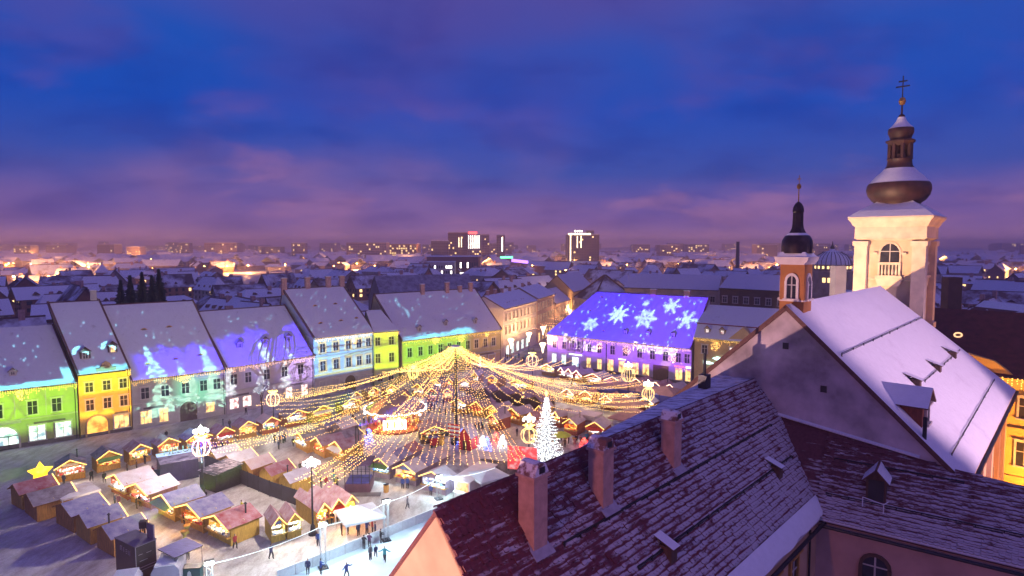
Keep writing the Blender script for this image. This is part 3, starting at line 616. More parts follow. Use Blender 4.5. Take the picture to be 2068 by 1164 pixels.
        if k == 'wall':
            c = mixc(c, (1 - sm(u, 19.5, 23)) * sm(v, 2.9, 3.3), (.20, .62, .0)); c = mixc(c, ((np.abs(v - 4.6) < .15) | (np.abs(v - 8.9) < .12)) * (u < 18), (.45, .66, .02)); c = mixc(c, (1 - sm(u, 6, 8)) * (1 - sm(v, 4.2, 4.5)) * sm(v, 2.6, 3), (.38, .6, .012)); c = mixc(c, sm(u, 18, 26) * sm(v, 1, 3) * .8, (.30, .15, .03)); c *= (1 + .2 * nz)[:, None]
        else:
            c = mixc(c, (1 - sm(v + nz * 1.1 + .7 * np.sin(u * .55), 1.3, 1.7)) * (1 - sm(u, 22, 25)), (.10, .52, .62)); c = mixc(c, (np.abs(u - 6 - np.sin(v * .9) * .7) < .3 * sm(nz, -.4, .1)) * sm(v, 6.5, 8) * (1 - sm(v, 13, 14)) * .4, CYAN)
    elif n is q1:
        if k == 'wall':
            c = mixc(c, sm(v, 1.0, 4.8) * .97, (.13, .026, .36)); c = mixc(c, dots(u, v, 60, W, 7, 5, .1, .22) * .5, (.7, .45, .5)); c = mixc(c, (u < 19.4) * (1 - sm(v, 3.6, 4.6)) * .8, (.05, .03, .10))
            c = mixc(c, flake(u, v, 36.6, 4.4, 1.4, 0) * .55, (.5, .3, .3))
        else:
            c = mixc(c, np.ones_like(u), (.03, .004, .74)); c = mixc(c, sm(u, 18, 34) * .55, (.08, .015, .74)); c = mixc(c, dots(u, v, 95, W, H, 3, .12, .34) * .8, (.25, .6, .75))
            for x, y, r, kd in ((13.0, 4.6, 2.5, 0), (20.2, 8.4, 3.4, 1), (28.6, 7.9, 3.3, 0), (34.6, 12.4, 2.6, 2), (39.8, 8.4, 3.0, 2)): c = mixc(c, flake(u, v, x, y, r, kd) * .92, (.36, .56, .72))
            for x, y, r in ((27.0, 12.6, 1.2), (33.4, 12.0, 1.0), (28.6, 9.9, .9)): c = mixc(c, (flake(u, v, x, y, r, 1) if r > .95 else star(u, v, x, y, r)) * .8, (.36, .56, .72))
        for txt, sz, x, y in (('Best', 4.0, 5.4, 7.4), ('Wishes', 3.5, 9.4, 5.6), ('Felicidades', 4.1, 27.0, 7.0)):
            yo = y if k == 'wall' else y - 9.3
            c = mixc(c, text_mask(txt, sz, u, v, x, yo) * .95, (.75, .72, .70))
    return np.clip(c, 0, 1)
def projector(label, L, names, power, n=(420, 120), base=None):
    L = Vector(L); S = [s for s in SURF if s['h'] in names]
    pts = []
    for s in S:
        for a, b in ((0, 0), (1, 0), (0, 1), (1, 1)): pts.append(s['O'] + s['ex'] * s['w'] * a + s['ey'] * s['hgt'] * b)
    f = sum(((p - L).normalized() for p in pts), Vector()).normalized(); r = f.cross(Vector((0, 0, 1))).normalized(); up = r.cross(f)
    gx = [(p - L).dot(r) / (p - L).dot(f) for p in pts]; gy = [(p - L).dot(up) / (p - L).dot(f) for p in pts]
    x0, x1, y0, y1 = min(gx) - .01, max(gx) + .01, min(gy) - .01, max(gy) + .01
    X, Y = np.meshgrid(np.linspace(x0, x1, n[0]), np.linspace(y0, y1, n[1])); X = X.ravel(); Y = Y.ravel()
    D = np.array(f)[None] + X[:, None] * np.array(r)[None] + Y[:, None] * np.array(up)[None]; D /= np.linalg.norm(D, axis=1)[:, None]
    best = np.full(len(X), 1e9); col = np.zeros((len(X), 3)); rmax = max((p - L).length for p in pts)
    for s in S:
        ex, ey, O = np.array(s['ex']), np.array(s['ey']), np.array(s['O']); nn = np.cross(ex, ey); nn /= np.linalg.norm(nn)
        dn = D @ nn; t = ((O - np.array(L)) @ nn) / np.where(np.abs(dn) < 1e-6, 1e-6, dn); P = np.array(L)[None] + D * t[:, None] - O[None]
        eyp = ey - (ey @ ex) * ex; v = (P @ eyp) / (eyp @ eyp); u = P @ ex - v * (ey @ ex)
        ok = (t > 0) & (u > -.05) & (u < s['w'] + .05) & (v > 0) & (v < s['hgt']) & (t < best)
        if s.get('hip'): ok &= u > s['hip'] * v / s['hgt']
        i = np.where(ok)[0]
        if not len(i): continue
        best[i] = t[i]; cc = paint(s, u[i], v[i]); comp = (t[i] / rmax) ** 2 / np.clip(np.abs(dn[i]), .25, 1) * .45
        col[i] = np.clip(cc * comp[:, None], 0, 1)
    me = bpy.data.meshes.new('slide'); ds = .25; V = (D / (D @ np.array(f))[:, None]) * ds
    nx, ny = n; idx = np.arange(nx * ny).reshape(ny, nx); F = np.stack([idx[:-1, :-1], idx[:-1, 1:], idx[1:, 1:], idx[1:, :-1]], -1).reshape(-1, 4)
    me.from_pydata(V.tolist(), [], F.tolist()); at_ = me.color_attributes.new('tint', 'FLOAT_COLOR', 'POINT')
    at_.data.foreach_set('color', np.concatenate([col, np.ones((len(col), 1))], 1).astype(np.float32).ravel())
    m = bpy.data.materials.new('slide_film'); m.use_nodes = True; nt = m.node_tree; nt.nodes.clear()
    o_ = nt.nodes.new('ShaderNodeOutputMaterial'); tr = nt.nodes.new('ShaderNodeBsdfTransparent'); a_ = nt.nodes.new('ShaderNodeAttribute'); a_.attribute_name = 'tint'
    nt.links.new(a_.outputs['Color'], tr.inputs[0]); nt.links.new(tr.outputs[0], o_.inputs[0]); me.materials.append(m)
    root = empty('slide_projector', L, 0, label, 'projector'); put('slide', me, root)
    Mx = Matrix((r, up, -f)).transposed().to_4x4(); mb = MB()      # housing: barrel and film gate round the slide
    a, b, c, d = x0 * ds, x1 * ds, y0 * ds, y1 * ds; T = max(abs(v) for v in (a, b, c, d)) * 1.3 + .06
    for q in ((-T, -T, T, c), (-T, d, T, T), (-T, c, a, d), (b, c, T, d)): mb.box(q[0], q[1], -ds - .01, q[2], q[3], -ds + .01, 0, Mx)
    for q in ((-T, -T, T, -T + .02), (-T, T - .02, T, T), (-T, -T, -T + .02, T), (T - .02, -T, T, T)): mb.box(q[0], q[1], -ds, q[2], q[3], .3, 0, Mx)
    mb.box(-T, -T, .3, T, T, .33, 0, Mx); mb.build('housing', BLACK, root)
    ms = MB()
    for x, y in ((-.25, -.25), (.25, -.25), (.25, .25), (-.25, .25)): ms.tube([(x, y, -L.z + (base or 0)), (x * .7, y * .7, -T)], .06)
    ms.build('stand', METAL_D, root)
    lamp('projector_lamp', 'SPOT', (0, 0, 0), power, (1, 1, 1), root, .0004, f, 2 * math.atan(max(math.hypot(a_x, a_y) for a_x in (x0, x1) for a_y in (y0, y1))) + .04, .0)
    return root
projector('black slide projector on the dark kiosk roof throwing patterns on the left row', (-39.6, 64.6, 5.1), (h1, h2, h3, h4, h5, h5b, h6), 4.0e6, (760, 170), 4.2)
projector('black slide projector beside the dark glazed pavilion aimed at the purple house', (-24.5, 96.0, 6.4), (q1,), 4.2e6, (520, 190), 0)
# ------------------------------------------------------------------ church and the tiled wings in the foreground
UA = math.atan2(.733, .68); U = Vector((math.cos(UA), math.sin(UA), 0)); V = Vector((U.y, -U.x, 0))
def plane_pt(px, py, P0, n):
    r = Vector(ray(px, py)); o = Vector((0, 0, CAM_H)); return o + r * ((Vector(P0) - o).dot(n) / r.dot(n))
# tile clay with snow caught on it; more of it towards the eaves and the inner corner
def tile_mat(name, clay, d1, o1, d2, o2, base, cell, nrm, off, pitch):
    m, nt, bs = nodes_of(name); N = nt.nodes.new; L = nt.links.new
    geo = N('ShaderNodeNewGeometry')
    def dotm(d, off):
        v = N('ShaderNodeVectorMath'); v.operation = 'DOT_PRODUCT'; L(geo.outputs['Position'], v.inputs[0]); v.inputs[1].default_value = d
        a = N('ShaderNodeMath'); a.operation = 'ADD'; L(v.outputs['Value'], a.inputs[0]); a.inputs[1].default_value = off; return a.outputs[0]
    n1 = None; n2 = noise_node(nt, .45, 3, 'World'); n3 = noise_node(nt, 14, 2, 'World')
    cbs = N('ShaderNodeCombineXYZ'); 
    for i_, (d_, k_) in enumerate(((cell[0], .85), (cell[1], 3.4))):
        mm_ = N('ShaderNodeMath'); mm_.operation = 'MULTIPLY'; L(dotm(d_, 0), mm_.inputs[0]); mm_.inputs[1].default_value = k_; L(mm_.outputs[0], cbs.inputs[i_])
    nn_ = N('ShaderNodeTexNoise'); nn_.inputs['Scale'].default_value = 1.; nn_.inputs['Detail'].default_value = 6; nn_.inputs['Roughness'].default_value = .68; L(cbs.outputs[0], nn_.inputs['Vector']); n1 = nn_.outputs[0]
    def add(a, b, k=1.):
        x = N('ShaderNodeMath'); x.operation = 'MULTIPLY_ADD'; L(b, x.inputs[0]); x.inputs[1].default_value = k; L(a, x.inputs[2]); return x.outputs[0]
    s = N('ShaderNodeMath'); s.operation = 'MULTIPLY'; L(n1, s.inputs[0]); s.inputs[1].default_value = 2.3; s = s.outputs[0]
    s = add(s, n2, .9); s = add(s, n3, .22); s = add(s, dotm(d1, o1), 1.); s = add(s, dotm(d2, o2), 1.)
    uu = dotm(cell[0], 0); vv = dotm(cell[1], 0); cb = N('ShaderNodeCombineXYZ')
    for i_, (val, st_) in enumerate(((uu, .29), (vv, .31))):
        dv = N('ShaderNodeMath'); dv.operation = 'DIVIDE'; L(val, dv.inputs[0]); dv.inputs[1].default_value = st_; fl_ = N('ShaderNodeMath'); fl_.operation = 'FLOOR'; L(dv.outputs[0], fl_.inputs[0]); L(fl_.outputs[0], cb.inputs[i_])
    wn = N('ShaderNodeTexWhiteNoise'); wn.noise_dimensions = '2D'; L(cb.outputs[0], wn.inputs['Vector']); s = add(s, wn.outputs['Value'], .13)
    ph = N('ShaderNodeMath'); ph.operation = 'DIVIDE'; L(dotm(cell[1], off), ph.inputs[0]); ph.inputs[1].default_value = pitch; p2_ = N('ShaderNodeMath'); p2_.operation = 'SUBTRACT'; L(ph.outputs[0], p2_.inputs[0]); p2_.inputs[1].default_value = .22; fr = N('ShaderNodeMath'); fr.operation = 'FRACT'; L(p2_.outputs[0], fr.inputs[0])
    tail = N('ShaderNodeMapRange'); L(fr.outputs[0], tail.inputs[0]); tail.inputs[1].default_value = .5; tail.inputs[2].default_value = .95; s = add(s, tail.outputs[0], -.62)   # the tile tails are blown bare
    kr = N('ShaderNodeMapRange'); kr.interpolation_type = 'SMOOTHSTEP'; L(s, kr.inputs[0]); kr.inputs[1].default_value = base; kr.inputs[2].default_value = base + .45; k = kr.outputs[0]
    nz_ = N('ShaderNodeVectorMath'); nz_.operation = 'DOT_PRODUCT'; L(geo.outputs['True Normal'], nz_.inputs[0]); nz_.inputs[1].default_value = nrm
    up_ = N('ShaderNodeMapRange'); L(nz_.outputs['Value'], up_.inputs[0]); up_.inputs[1].default_value = .75; up_.inputs[2].default_value = .9
    mu_ = N('ShaderNodeMath'); mu_.operation = 'MULTIPLY'; L(k, mu_.inputs[0]); L(up_.outputs[0], mu_.inputs[1]); sc2 = N('ShaderNodeMath'); sc2.operation = 'MULTIPLY'; L(mu_.outputs[0], sc2.inputs[0]); sc2.inputs[1].default_value = .56; k = sc2.outputs[0]
    tn = noise_node(nt, 5, 3, 'World'); clayc = ramp2(nt, tn, [(.3, tuple(c * .6 for c in clay)), (.7, clay)])
    mx = N('ShaderNodeMixRGB'); L(k, mx.inputs[0]); L(clayc, mx.inputs[1]); mx.inputs[2].default_value = (.74, .75, .82, 1)
    L(mx.outputs[0], bs.inputs['Base Color']); bs.inputs['Roughness'].default_value = .8; bump(nt, bs, n3, .25, .03); MATS[name] = m; return m
def tile_mesh(w, l, t, n=0):
    m = MB(); m.prism([(-w/2, 0), (w/2, 0), (w/2, -l * .82), (w * .28, -l), (-w * .28, -l), (-w/2, -l * .82)], 0, t, 'z'); return m
def tiled_slope(root, O, ex, dn, W_of, length, material, w=.29, pitch=.31, near=None, seed=1, keep=300):
    """beaver-tail tiles laid in overlapping courses; O at the ridge, ex along it, dn down the slope"""
    ex = Vector(ex).normalized(); dn = Vector(dn).normalized(); nrm = ex.cross(-dn).normalized()
    if nrm.z < 0: nrm = -nrm
    r = random.Random(seed); spots = []; rows = int(length / pitch)
    for i in range(rows):
        s = i * pitch; x0, x1 = W_of(s); x = x0 + (w / 2 if i % 2 else 0) + r.uniform(-.02, .02)
        while x < x1 - w * .4:
            spots.append((O + ex * (x + w * .5) + dn * s, r.uniform(-.015, .035), r.uniform(-.04, .04))); x += w
    M0 = Matrix((ex, -dn, nrm)).transposed().to_4x4(); inv = None
    nearp = Vector(near); order = sorted(range(len(spots)), key=lambda i: (spots[i][0] - nearp).length)
    tm = tile_mesh(w * .985, pitch * 1.22, .05); me = tm.mesh('tile', material); rest = MB()
    Rt = Matrix.Rotation(R(-5.5), 4, 'X')
    for q, i in enumerate(order):
        p, dz, tw = spots[i]; M = Matrix.Translation(p + nrm * (.05 + dz)) @ M0 @ Matrix.Rotation(tw, 4, 'Z') @ Rt
        if q < keep:
            o = put('tile', me, root); o.matrix_local = M
        else:
            b = len(rest.v); rest.v += [tuple(M @ Vector(c)) for c in tm.v]; rest.f += [tuple(b + j for j in fc) for fc in tm.f]; rest.m += tm.m
    if rest.f: tag(rest.build('tile_courses', material, root), kind='stuff')

def left_wing():
    a = Vector((-2.9, 22.8, 0)); L = 30.9; root = empty('tiled_wing', a, UA, 'long snow-dusted red tile roof with three chimneys in the foreground', 'building')
    zr, ze, s = 25.0, 18.0, 5.7; T = tile_mat('snowy_tile', (.15, .024, .042), (.016 * U.x, .016 * U.y, 0), -.016 * a.dot(U), (.075 * V.x, .075 * V.y, 0), -.075 * a.dot(V), 1.86, (U, V * 1.584), Vector((V.x * 7, V.y * 7, 5.7)).normalized(), -1.584 * a.dot(V), .31)
    W = MB(); W.box(0, -s, 0, L, s, ze); W.poly([(0, -s, ze), (0, s, ze), (0, 0, zr - .15)]); W.build('wall', mat('wing_plaster', (.52, .34, .22), .9, .8, .15, bmp=.3), root)
    MB().lathe([(.0, 0), (.17, 0), (.17, .05)], 12).build('round_vent', BLACK, root).matrix_local = Matrix.Translation((-.03, -.75, 21.4)) @ Matrix.Rotation(R(-90), 4, 'Y')
    sl = math.hypot(s, zr - ze); dn = Vector((0, -s, ze - zr)).normalized(); O = Vector((0, 0, zr))
    rf = MB(); rf.slab([O, O + Vector((L, 0, 0)), O + Vector((L, 0, 0)) + dn * (sl + .5), O + dn * (sl + .5)], .2); dl = Vector((0, s, ze - zr)).normalized()
    rf.slab([O, O + Vector((L, 0, 0)), O + Vector((L, 0, 0)) + dl * (sl + .5), O + dl * (sl + .5)], .2); rf.build('roof_deck', T, root)
    tiled_slope(root, O + Vector((-.15, 0, 0)), (1, 0, 0), dn, lambda q: (0, L + .1), sl + .35, T, near=(1, -4, 22), seed=3)
    rt = MB()                                                            # ridge tiles
    for i in range(int(L / .38)):
        c = .38 * i; pts = [(math.cos(t) * .15, math.sin(t) * .13) for t in (0, .6, 1.2, 1.57, 1.95, 2.55, 3.14)]; q = len(rt.v)
        for k, xx in enumerate((c, c + .42)):
            rt.v += [(xx, y * (1 - .1 * k), zr + .03 + z * (1 - .15 * k)) for y, z in pts]
        for k in range(6): rt.f.append((q + k, q + k + 1, q + 8 + k, q + 7 + k)); rt.m.append(0)
    rt.build('ridge_tiles', T, root)
    n = Vector((0, -(zr - ze), -s)).normalized(); n = Vector((V.x * (zr - ze), V.y * (zr - ze), s)).normalized(); P0 = a + Vector((0, 0, zr))
    Mi = (Matrix.Translation(a) @ Matrix.Rotation(UA, 4, 'Z')).inverted()
    def loc(px, py): return Mi @ plane_pt(px, py, P0, n)
    def rail(p0, p1):
        q0, q1 = loc(*p0), loc(*p1); up = Vector((0, -.774, .63)) * .1; m = MB(); m.slab([q0 + Vector((0, 0, .34)), q1 + Vector((0, 0, .34)), q1 + Vector((0, .1, .34)), q0 + Vector((0, .1, .34))], .05)
        k = int((q1 - q0).length / 1.1)
        for i in range(k + 1):
            c = q0.lerp(q1, i / k); m.box(c.x - .03, c.y - .04, c.z, c.x + .03, c.y + .1, c.z + .3)
        for f in (.12, .22): m.tube([q0 + Vector((0, .02, f)), q1 + Vector((0, .02, f))], .025, 5)
        m.build('snow_guard', METAL_D, root)
    rail((1140, 1112), (1558, 866)); rail((1290, 1160), (1600, 930))
    cm = mat('wing_chimney', (.55, .33, .27), .9, 2.2, .22, bmp=.5)
    for base, top, w in (((1092, 1118), 935, .84), ((1228, 1032), 885, .84), ((1368, 952), 830, .8)):
        p = loc(*base); Y = (Matrix.Translation(a) @ Matrix.Rotation(UA, 4, 'Z') @ p).y; zt = at(base[0], top, Y).z
        c = Vector((p.x, p.y + w * .5, 0)); m = MB(); m.box(-w/2, -w/2, p.z - .3, w/2, w/2, zt - .55)
        m.box(-w/2 - .09, -w/2 - .09, zt - .62, w/2 + .09, w/2 + .09, zt - .5); ch = m.build('chimney', cm, root, loc=c)
        k = MB(); k.prism([(-w/2 - .05, zt - .5), (w/2 + .05, zt - .5), (w * .28, zt - .06), (0, zt), (-w * .28, zt - .06)], -w/2 - .05, w/2 + .05, 'y', 0); k.build('chimney_cap', snow_mat('cap_snow', (.78, .76, .8), (.20, .09, .07), .52, 1.6, .05), ch)
        MB().box(-w * .2, -w/2 - .07, zt - .42, w * .2, w/2 + .07, zt - .16).build('flue_opening', BLACK, ch)
        f = MB(); f.slab([(-w/2 - .16, -w/2 - .3, p.z - .05), (w/2 + .2, -w/2 - .3, p.z - .05), (w/2 + .2, w/2, p.z + w * 1.25), (-w/2 - .16, w/2, p.z + w * 1.25)], .03); f.build('flashing', mat('lead_flashing', (.42, .38, .42), .5, 3, .2, .4), ch)
    for px, py in ((1338, 1105), (1558, 945)):                          # small wedge-shaped roof hatches
        p = loc(px, py); m = MB(); m.prism([(0, 0), (-.95, 0), (-.95, .18), (0, -.02 + .0)], -.28, .28, 'x', 0)
        m2 = MB(); m2.slab([(-.33, .45, .62), (.33, .45, .62), (.33, -.75, .16), (-.33, -.75, .16)], .06, 1, 0); m2.box(-.28, -.62, -.75, .28, .4, .16, 0); m2.build('roof_hatch', [WOOD_D, SNOW], root, loc=p + Vector((0, 0, .05)))
    e = MB(); e.tube([(0, -s - .5, ze - .62), (L - 3, -s - .5, ze - .62)], .12, 8); e.build('gutter', METAL_D, root)
    gl = MB(); gl.sheet((0, -s - .36, ze - .30), (L - 2.6, -s - .36, ze - .30), (L - 2.6, -s + .42, ze + .66), (0, -s + .42, ze + .66), 60, 4, .16, .08, 3, .2); gl.build('eaves_snow', SNOW, root, True)
    for x in (19.3, 22.6): window(root, x, -s - .001, 14.6, 1.1, 1.9, paneM=None, frameM=WOOD)
    MB().tube([(25.3, -s - .12, 0), (25.3, -s - .12, ze - .7)], .07, 6).build('downpipe', METAL_D, root)
    st = MB(); st.slab([(8.5, .02, zr + .06), (L, .02, zr + .06), (L, 2.8, zr + .05), (13.6, 1.2, zr - .05)], .25, 0, 1); st.build('flat_roof', [snow_mat('strip_snow', (.76, .77, .84), (.10, .05, .08), .56, 1.3, .1, (1, 5, 1)), P_RUST], root)  # orange edge colour stands for the stalls' glow on the underside
    q = Mi @ at(1385, 845, 42.0); MB().box(-.35, -.3, -1.2, .35, .3, .5).tube([(0, 0, .5), (0, 0, 2.0)], .11, 8).build('flue_pipe', [METAL_D], root, loc=(25.6, 1.5, zr + .5))
    return root
left_wing()

def church():
    a = Vector((19.5, 43.7, 0)); root = empty('church', a, UA, 'church nave with a broad snow-covered roof and pale triangular gable wall', 'church')
    zr, ze, s, L, Le = 30.8, 21.2, 10.3, 27.0, 33.0
    gm = mat('gable_plaster', (.48, .42, .43), .9, .45, .5, bmp=.5)
    MB().prism([(-s, 0), (s, 0), (s, ze), (0, zr - .15), (-s, ze)], 0, .5, 'x').build('gable_wall', gm, root)
    MB().box(.5, -s + .3, 0, Le, s - .3, ze - .1).build('nave_wall', mat('church_plaster', (.58, .42, .30), .9, .6, .12, bmp=.2), root)
    NS = snow_mat('nave_snow', (.82, .80, .85), (.55, .50, .56), .74, .35, .15, bmp=.25)
    rf = MB(); rf.slab([(-.25, 0, zr), (L, 0, zr), (Le, -s - .6, ze - .55), (-.25, -s - .6, ze - .55)], .3, 0, 1); rf.slab([(-.25, 0, zr), (L, 0, zr), (Le, s + .6, ze - .55), (-.25, s + .6, ze - .55)], .3, 0, 1)
    rf.poly([(L, 0, zr - .2), (Le, -s, ze - .2), (Le, s, ze - .2)], 0); rf.build('roof', [NS, TILE_EDGE], root); MB().sheet((-.2, -s - .6, ze - .55), (Le - .1, -s - .6, ze - .55), (L - .1, 0, zr), (-.2, 0, zr), 34, 22, .03, .13, 5).build('snow_cover', NS, root, True)
    for px, py in (((1588, 646), (1588, 646))[0], (1630, 727)): pass
    for y, z in ((0., 27.6), (-2.6, 24.9)): MB().box(-.04, y - .2, z, -.003, y + .2, z + .45).build('vent_opening', BLACK, root)
    M = Matrix.Translation(a) @ Matrix.Rotation(UA, 4, 'Z'); Mi = M.inverted(); n = (M.to_3x3() @ Vector((0, -(zr - ze), s))).normalized(); P0 = M @ Vector((0, 0, zr))
    def loc(px, py): return Mi @ plane_pt(px, py, P0, n)
    for p0, p1 in (((1700, 722), (1862, 646)), ((1868, 775), (1938, 712)), ((1922, 925), (2008, 772))):
        q0, q1 = loc(*p0), loc(*p1); m = MB(); m.tube([q0 + Vector((0, 0, .2)), q1 + Vector((0, 0, .2))], .022, 5); m.tube([q0 + Vector((0, 0, .3)), q1 + Vector((0, 0, .3))], .022, 5)
        for i in range(11):
            c = q0.lerp(q1, i / 10); m.box(c.x - .03, c.y - .03, c.z - .1, c.x + .03, c.y + .03, c.z + .32)
        m.build('snow_guard', METAL_D, root)
    for px, py in ((1848, 778), (1890, 748), (1922, 720)):
        p = loc(px, py); m = MB(); m.slab([(-.4, 1.0, .95), (.4, 1.0, .95), (.4, -.5, .45), (-.4, -.5, .45)], .06, 1, 0); m.box(-.36, -.35, -.4, .36, .7, .45, 0); m.build('roof_hatch', [WOOD_D, NS], root, loc=p)
    p = loc(1868, 862); m = MB(); m.box(-1.15, 0, -.3, 1.15, 3.4, 1.7); m.prism([(-1.15, 1.7), (1.15, 1.7), (0, 2.5)], 0, 3.4)
    dm = m.build('dormer', mat('dormer_board', (.22, .06, .035), .8, 2, .3, sc3=(5, 5, 1)), root, loc=p); r = MB()
    for q in (-1, 1): r.slab([(q * 1.45, -.35, 1.52), (0, -.35, 2.62), (0, 4.2, 2.62), (q * 1.45, 4.2, 1.52)], .12, 0, 1)
    r.build('dormer_roof', [SNOW, TILE_EDGE], dm); A, B, D = window_meshes(.7, 1.0); w = put('window', A, dm, (0, 0, .3)); put('pane', B, w); put('mullion', D, w)
    MB().tube([p + Vector((-2.0, -.3, -.4)), p + Vector((-2.0, -.3, 1.1))], .12, 8).build('flue_pipe', METAL_D, root)
    e = MB(); e.tube([(-.2, -s - .7, ze - .75), (Le, -s - .7, ze - .75)], .14, 8); e.build('gutter', METAL_D, root)
    pm = MATS['church_plaster']
    for x in (2.5, 8.5, 14.5, 20.5, 26.5, 32.0): MB().box(x - .6, -s - .05, 0, x + .6, -s + .32, ze - 1.6).box(x - .8, -s - .2, ze - 1.9, x + .8, -s + .32, ze - 1.2).build('pilaster', pm, root)
    MB().box(0, -s - .25, ze - 1.2, Le, -s + .3, ze - .8).build('cornice', pm, root)
    for x in (5.5, 11.5, 17.5, 23.5, 29.5): window(root, x, -s + .3, 9, 1.8, 6, arch=True)
    # ridge turret
    t = empty('ridge_turret', M @ Vector((1.7, 0, 0)), UA, 'small orange belfry turret with dark bell-shaped spire on the church ridge', 'turret')
    t.scale = (.82, .82, 1); b = 1.02; MB().box(-b, -b, 29.3, b, b, 33.7).build('body', P_RUST, t)
    wt = mat('turret_trim', (.7, .62, .56), .8, 2, .1)
    MB().prism([(-b - .45, 34.15), (-b - .32, 33.85), (-b - .05, 33.6), (b + .05, 33.6), (b + .32, 33.85), (b + .45, 34.15)], -b - .4, b + .4, 'x', 0).build('cornice', wt, t)
    MB().box(-b - .05, -b - .05, 30.95, b + .05, b + .05, 31.05).build('string_course', wt, t)
    for k in range(4):
        c = Vector((0, -b, 31.15)); c.rotate(Matrix.Rotation(k * math.pi / 2, 3, 'Z')); window(t, c.x, c.y, c.z, .78, 1.25, rz=k * math.pi / 2, arch=True, frameM=wt)
    MB().lathe([(1.9, 34.15), (1.75, 34.22), (1.45, 34.45), (1.4, 34.5)], 4, rot=math.pi / 4).build('skirt_roof', SNOW, t)
    DM = mat('spire_metal', (.035, .025, .035), .35, 2, .4, .6)
    MB().lathe([(1.28, 34.4), (1.3, 34.9), (1.26, 35.3), (1.05, 35.62), (.85, 35.75)], 20).build('bell_roof', DM, t, True)
    MB().lathe([(1.0, 35.64), (.86, 35.76), (.6, 35.9), (.52, 35.98)], 20).build('snow_cap', SNOW, t, True)
    MB().lathe([(.72, 35.86), (.52, 36.2), (.47, 36.5), (.45, 37.3), (.5, 37.4), (.45, 37.7), (.3, 37.95), (.09, 38.1)], 8).build('spire', DM, t)
    MB().lathe([(.06, 38.0), (.04, 39.0), (.16, 39.05), (.2, 39.2), (.14, 39.35), (.03, 39.4), (.03, 40.0)], 8).box(-.02, -.16, 39.7, .02, .16, 39.76).build('finial', mat('gilt', (.45, .25, .08), .35, 3, .3, .8), t)
    # main tower
    c = M @ Vector((33.4, .0, 0)); T = empty('church_tower', (c.x, c.y, 0), UA, 'floodlit cream church tower with arched belfry, dark onion dome and double cross', 'tower')
    T.scale = (.82, .82, 1); w = 3.3; CR = mat('tower_cream', (.60, .45, .32), .9, .6, .24, bmp=.3); CR2 = mat('tower_trim', (.66, .52, .39), .85, .9, .2, bmp=.2)
    MB().box(-w, -w, 0, w, w, 36).build('shaft', CR, T)
    for sx in (-1, 1):
        for sy in (-1, 1): MB().box(sx * w - .75, sy * w - .75, 26.4, sx * w + .75, sy * w + .75, 34.9).box(sx * w - .92, sy * w - .92, 34.9, sx * w + .92, sy * w + .92, 35.4).box(sx * w - .95, sy * w - .95, 25.9, sx * w + .95, sy * w + .95, 26.5).build('corner_pilaster', CR2, T)
    MB().lathe([((w + .3) * 1.414, 35.45), ((w + .8) * 1.414, 35.7), ((w + .76) * 1.414, 35.9), ((w + .76) * 1.414, 36.9), ((w + .95) * 1.414, 37.1), ((w + 1.15) * 1.414, 37.45), ((w + 1.5) * 1.414, 37.8), ((w + 1.5) * 1.414, 38.0)], 4, rot=math.pi / 4).build('cornice', CR2, T)
    MB().lathe([((w + .8) * 1.414, 24.2), ((w + 1.2) * 1.414, 24.9), ((w + 1.2) * 1.414, 25.2), ((w + .4) * 1.414, 25.6)], 4, rot=math.pi / 4).build('lower_cornice', CR2, T)
    MB().lathe([((w + .03) * 1.414, 31.2), ((w + .16) * 1.414, 31.3), ((w + .03) * 1.414, 31.5)], 4, rot=math.pi / 4).build('string_course', CR2, T)
    for k in range(4):
        p = Vector((0, -w, 0)); p.rotate(Matrix.Rotation(k * math.pi / 2, 3, 'Z')); rz = k * math.pi / 2
        o = window(T, p.x, p.y, 33.05, 2.2, 1.0, rz=rz, arch=True, frameM=CR2)
        m = MB(); m.box(-1.5, -.5, 28.5, 1.5, 0, 28.75); m.box(-1.25, -.35, 29.9, 1.25, -.1, 30.15); m.box(-1.3, -.35, 28.75, -1.05, -.05, 29.9); m.box(1.05, -.35, 28.75, 1.3, -.05, 29.9)
        for i in range(5): m.lathe([(.09, 28.75), (.14, 29.1), (.07, 29.5), (.09, 29.9)], 6, (-.8 + i * .4, -.22, 0))
        m.box(-1.05, -.02, 28.75, 1.05, -.004, 29.9, 1); m.build('balustrade', [CR2, BLACK], T, loc=(p.x, p.y, 3.0), rz=rz)
        m = MB(); m.prism([(-1.6, 28.5), (1.6, 28.5), (1.2, 27.6), (-1.2, 27.6)], -.3, 0); m.box(-1.9, -.4, 31.0, -1.35, 0, 31.2); m.box(1.35, -.4, 31.0, 1.9, 0, 31.2); m.build('apron', CR2, T, loc=(p.x, p.y, 3.0), rz=rz)
    MB().lathe([((w + 1.55) * 1.414, 38.0), ((w + .5) * 1.414, 38.7), (3.3, 39.5), (2.5, 39.9)], 4, rot=math.pi / 4).build('skirt_roof', SNOW, T)
    r8 = math.pi / 8
    MB().lathe([(2.5, 39.1), (2.6, 39.5), (3.15, 39.85), (3.6, 40.4), (3.78, 41.0), (3.7, 41.45), (3.5, 41.75)], 20).build('onion_dome', COPPER, T, True)
    MB().lathe([(3.55, 41.7), (3.2, 42.0), (2.7, 42.5), (2.2, 42.85), (1.75, 43.3)], 20).build('dome_snow', SNOW, T, True)
    MB().lathe([(1.8, 43.2), (1.5, 43.6), (1.4, 44.2), (1.55, 44.3), (1.4, 44.4)], 20).build('dome_neck', COPPER, T, True)
    for k in range(8):
        t_ = k * math.pi / 4 + r8; MB().tube([(1.22 * math.cos(t_), 1.22 * math.sin(t_), 44.35), (1.22 * math.cos(t_), 1.22 * math.sin(t_), 46.1)], .26, 6).build('lantern_post', COPPER, T)
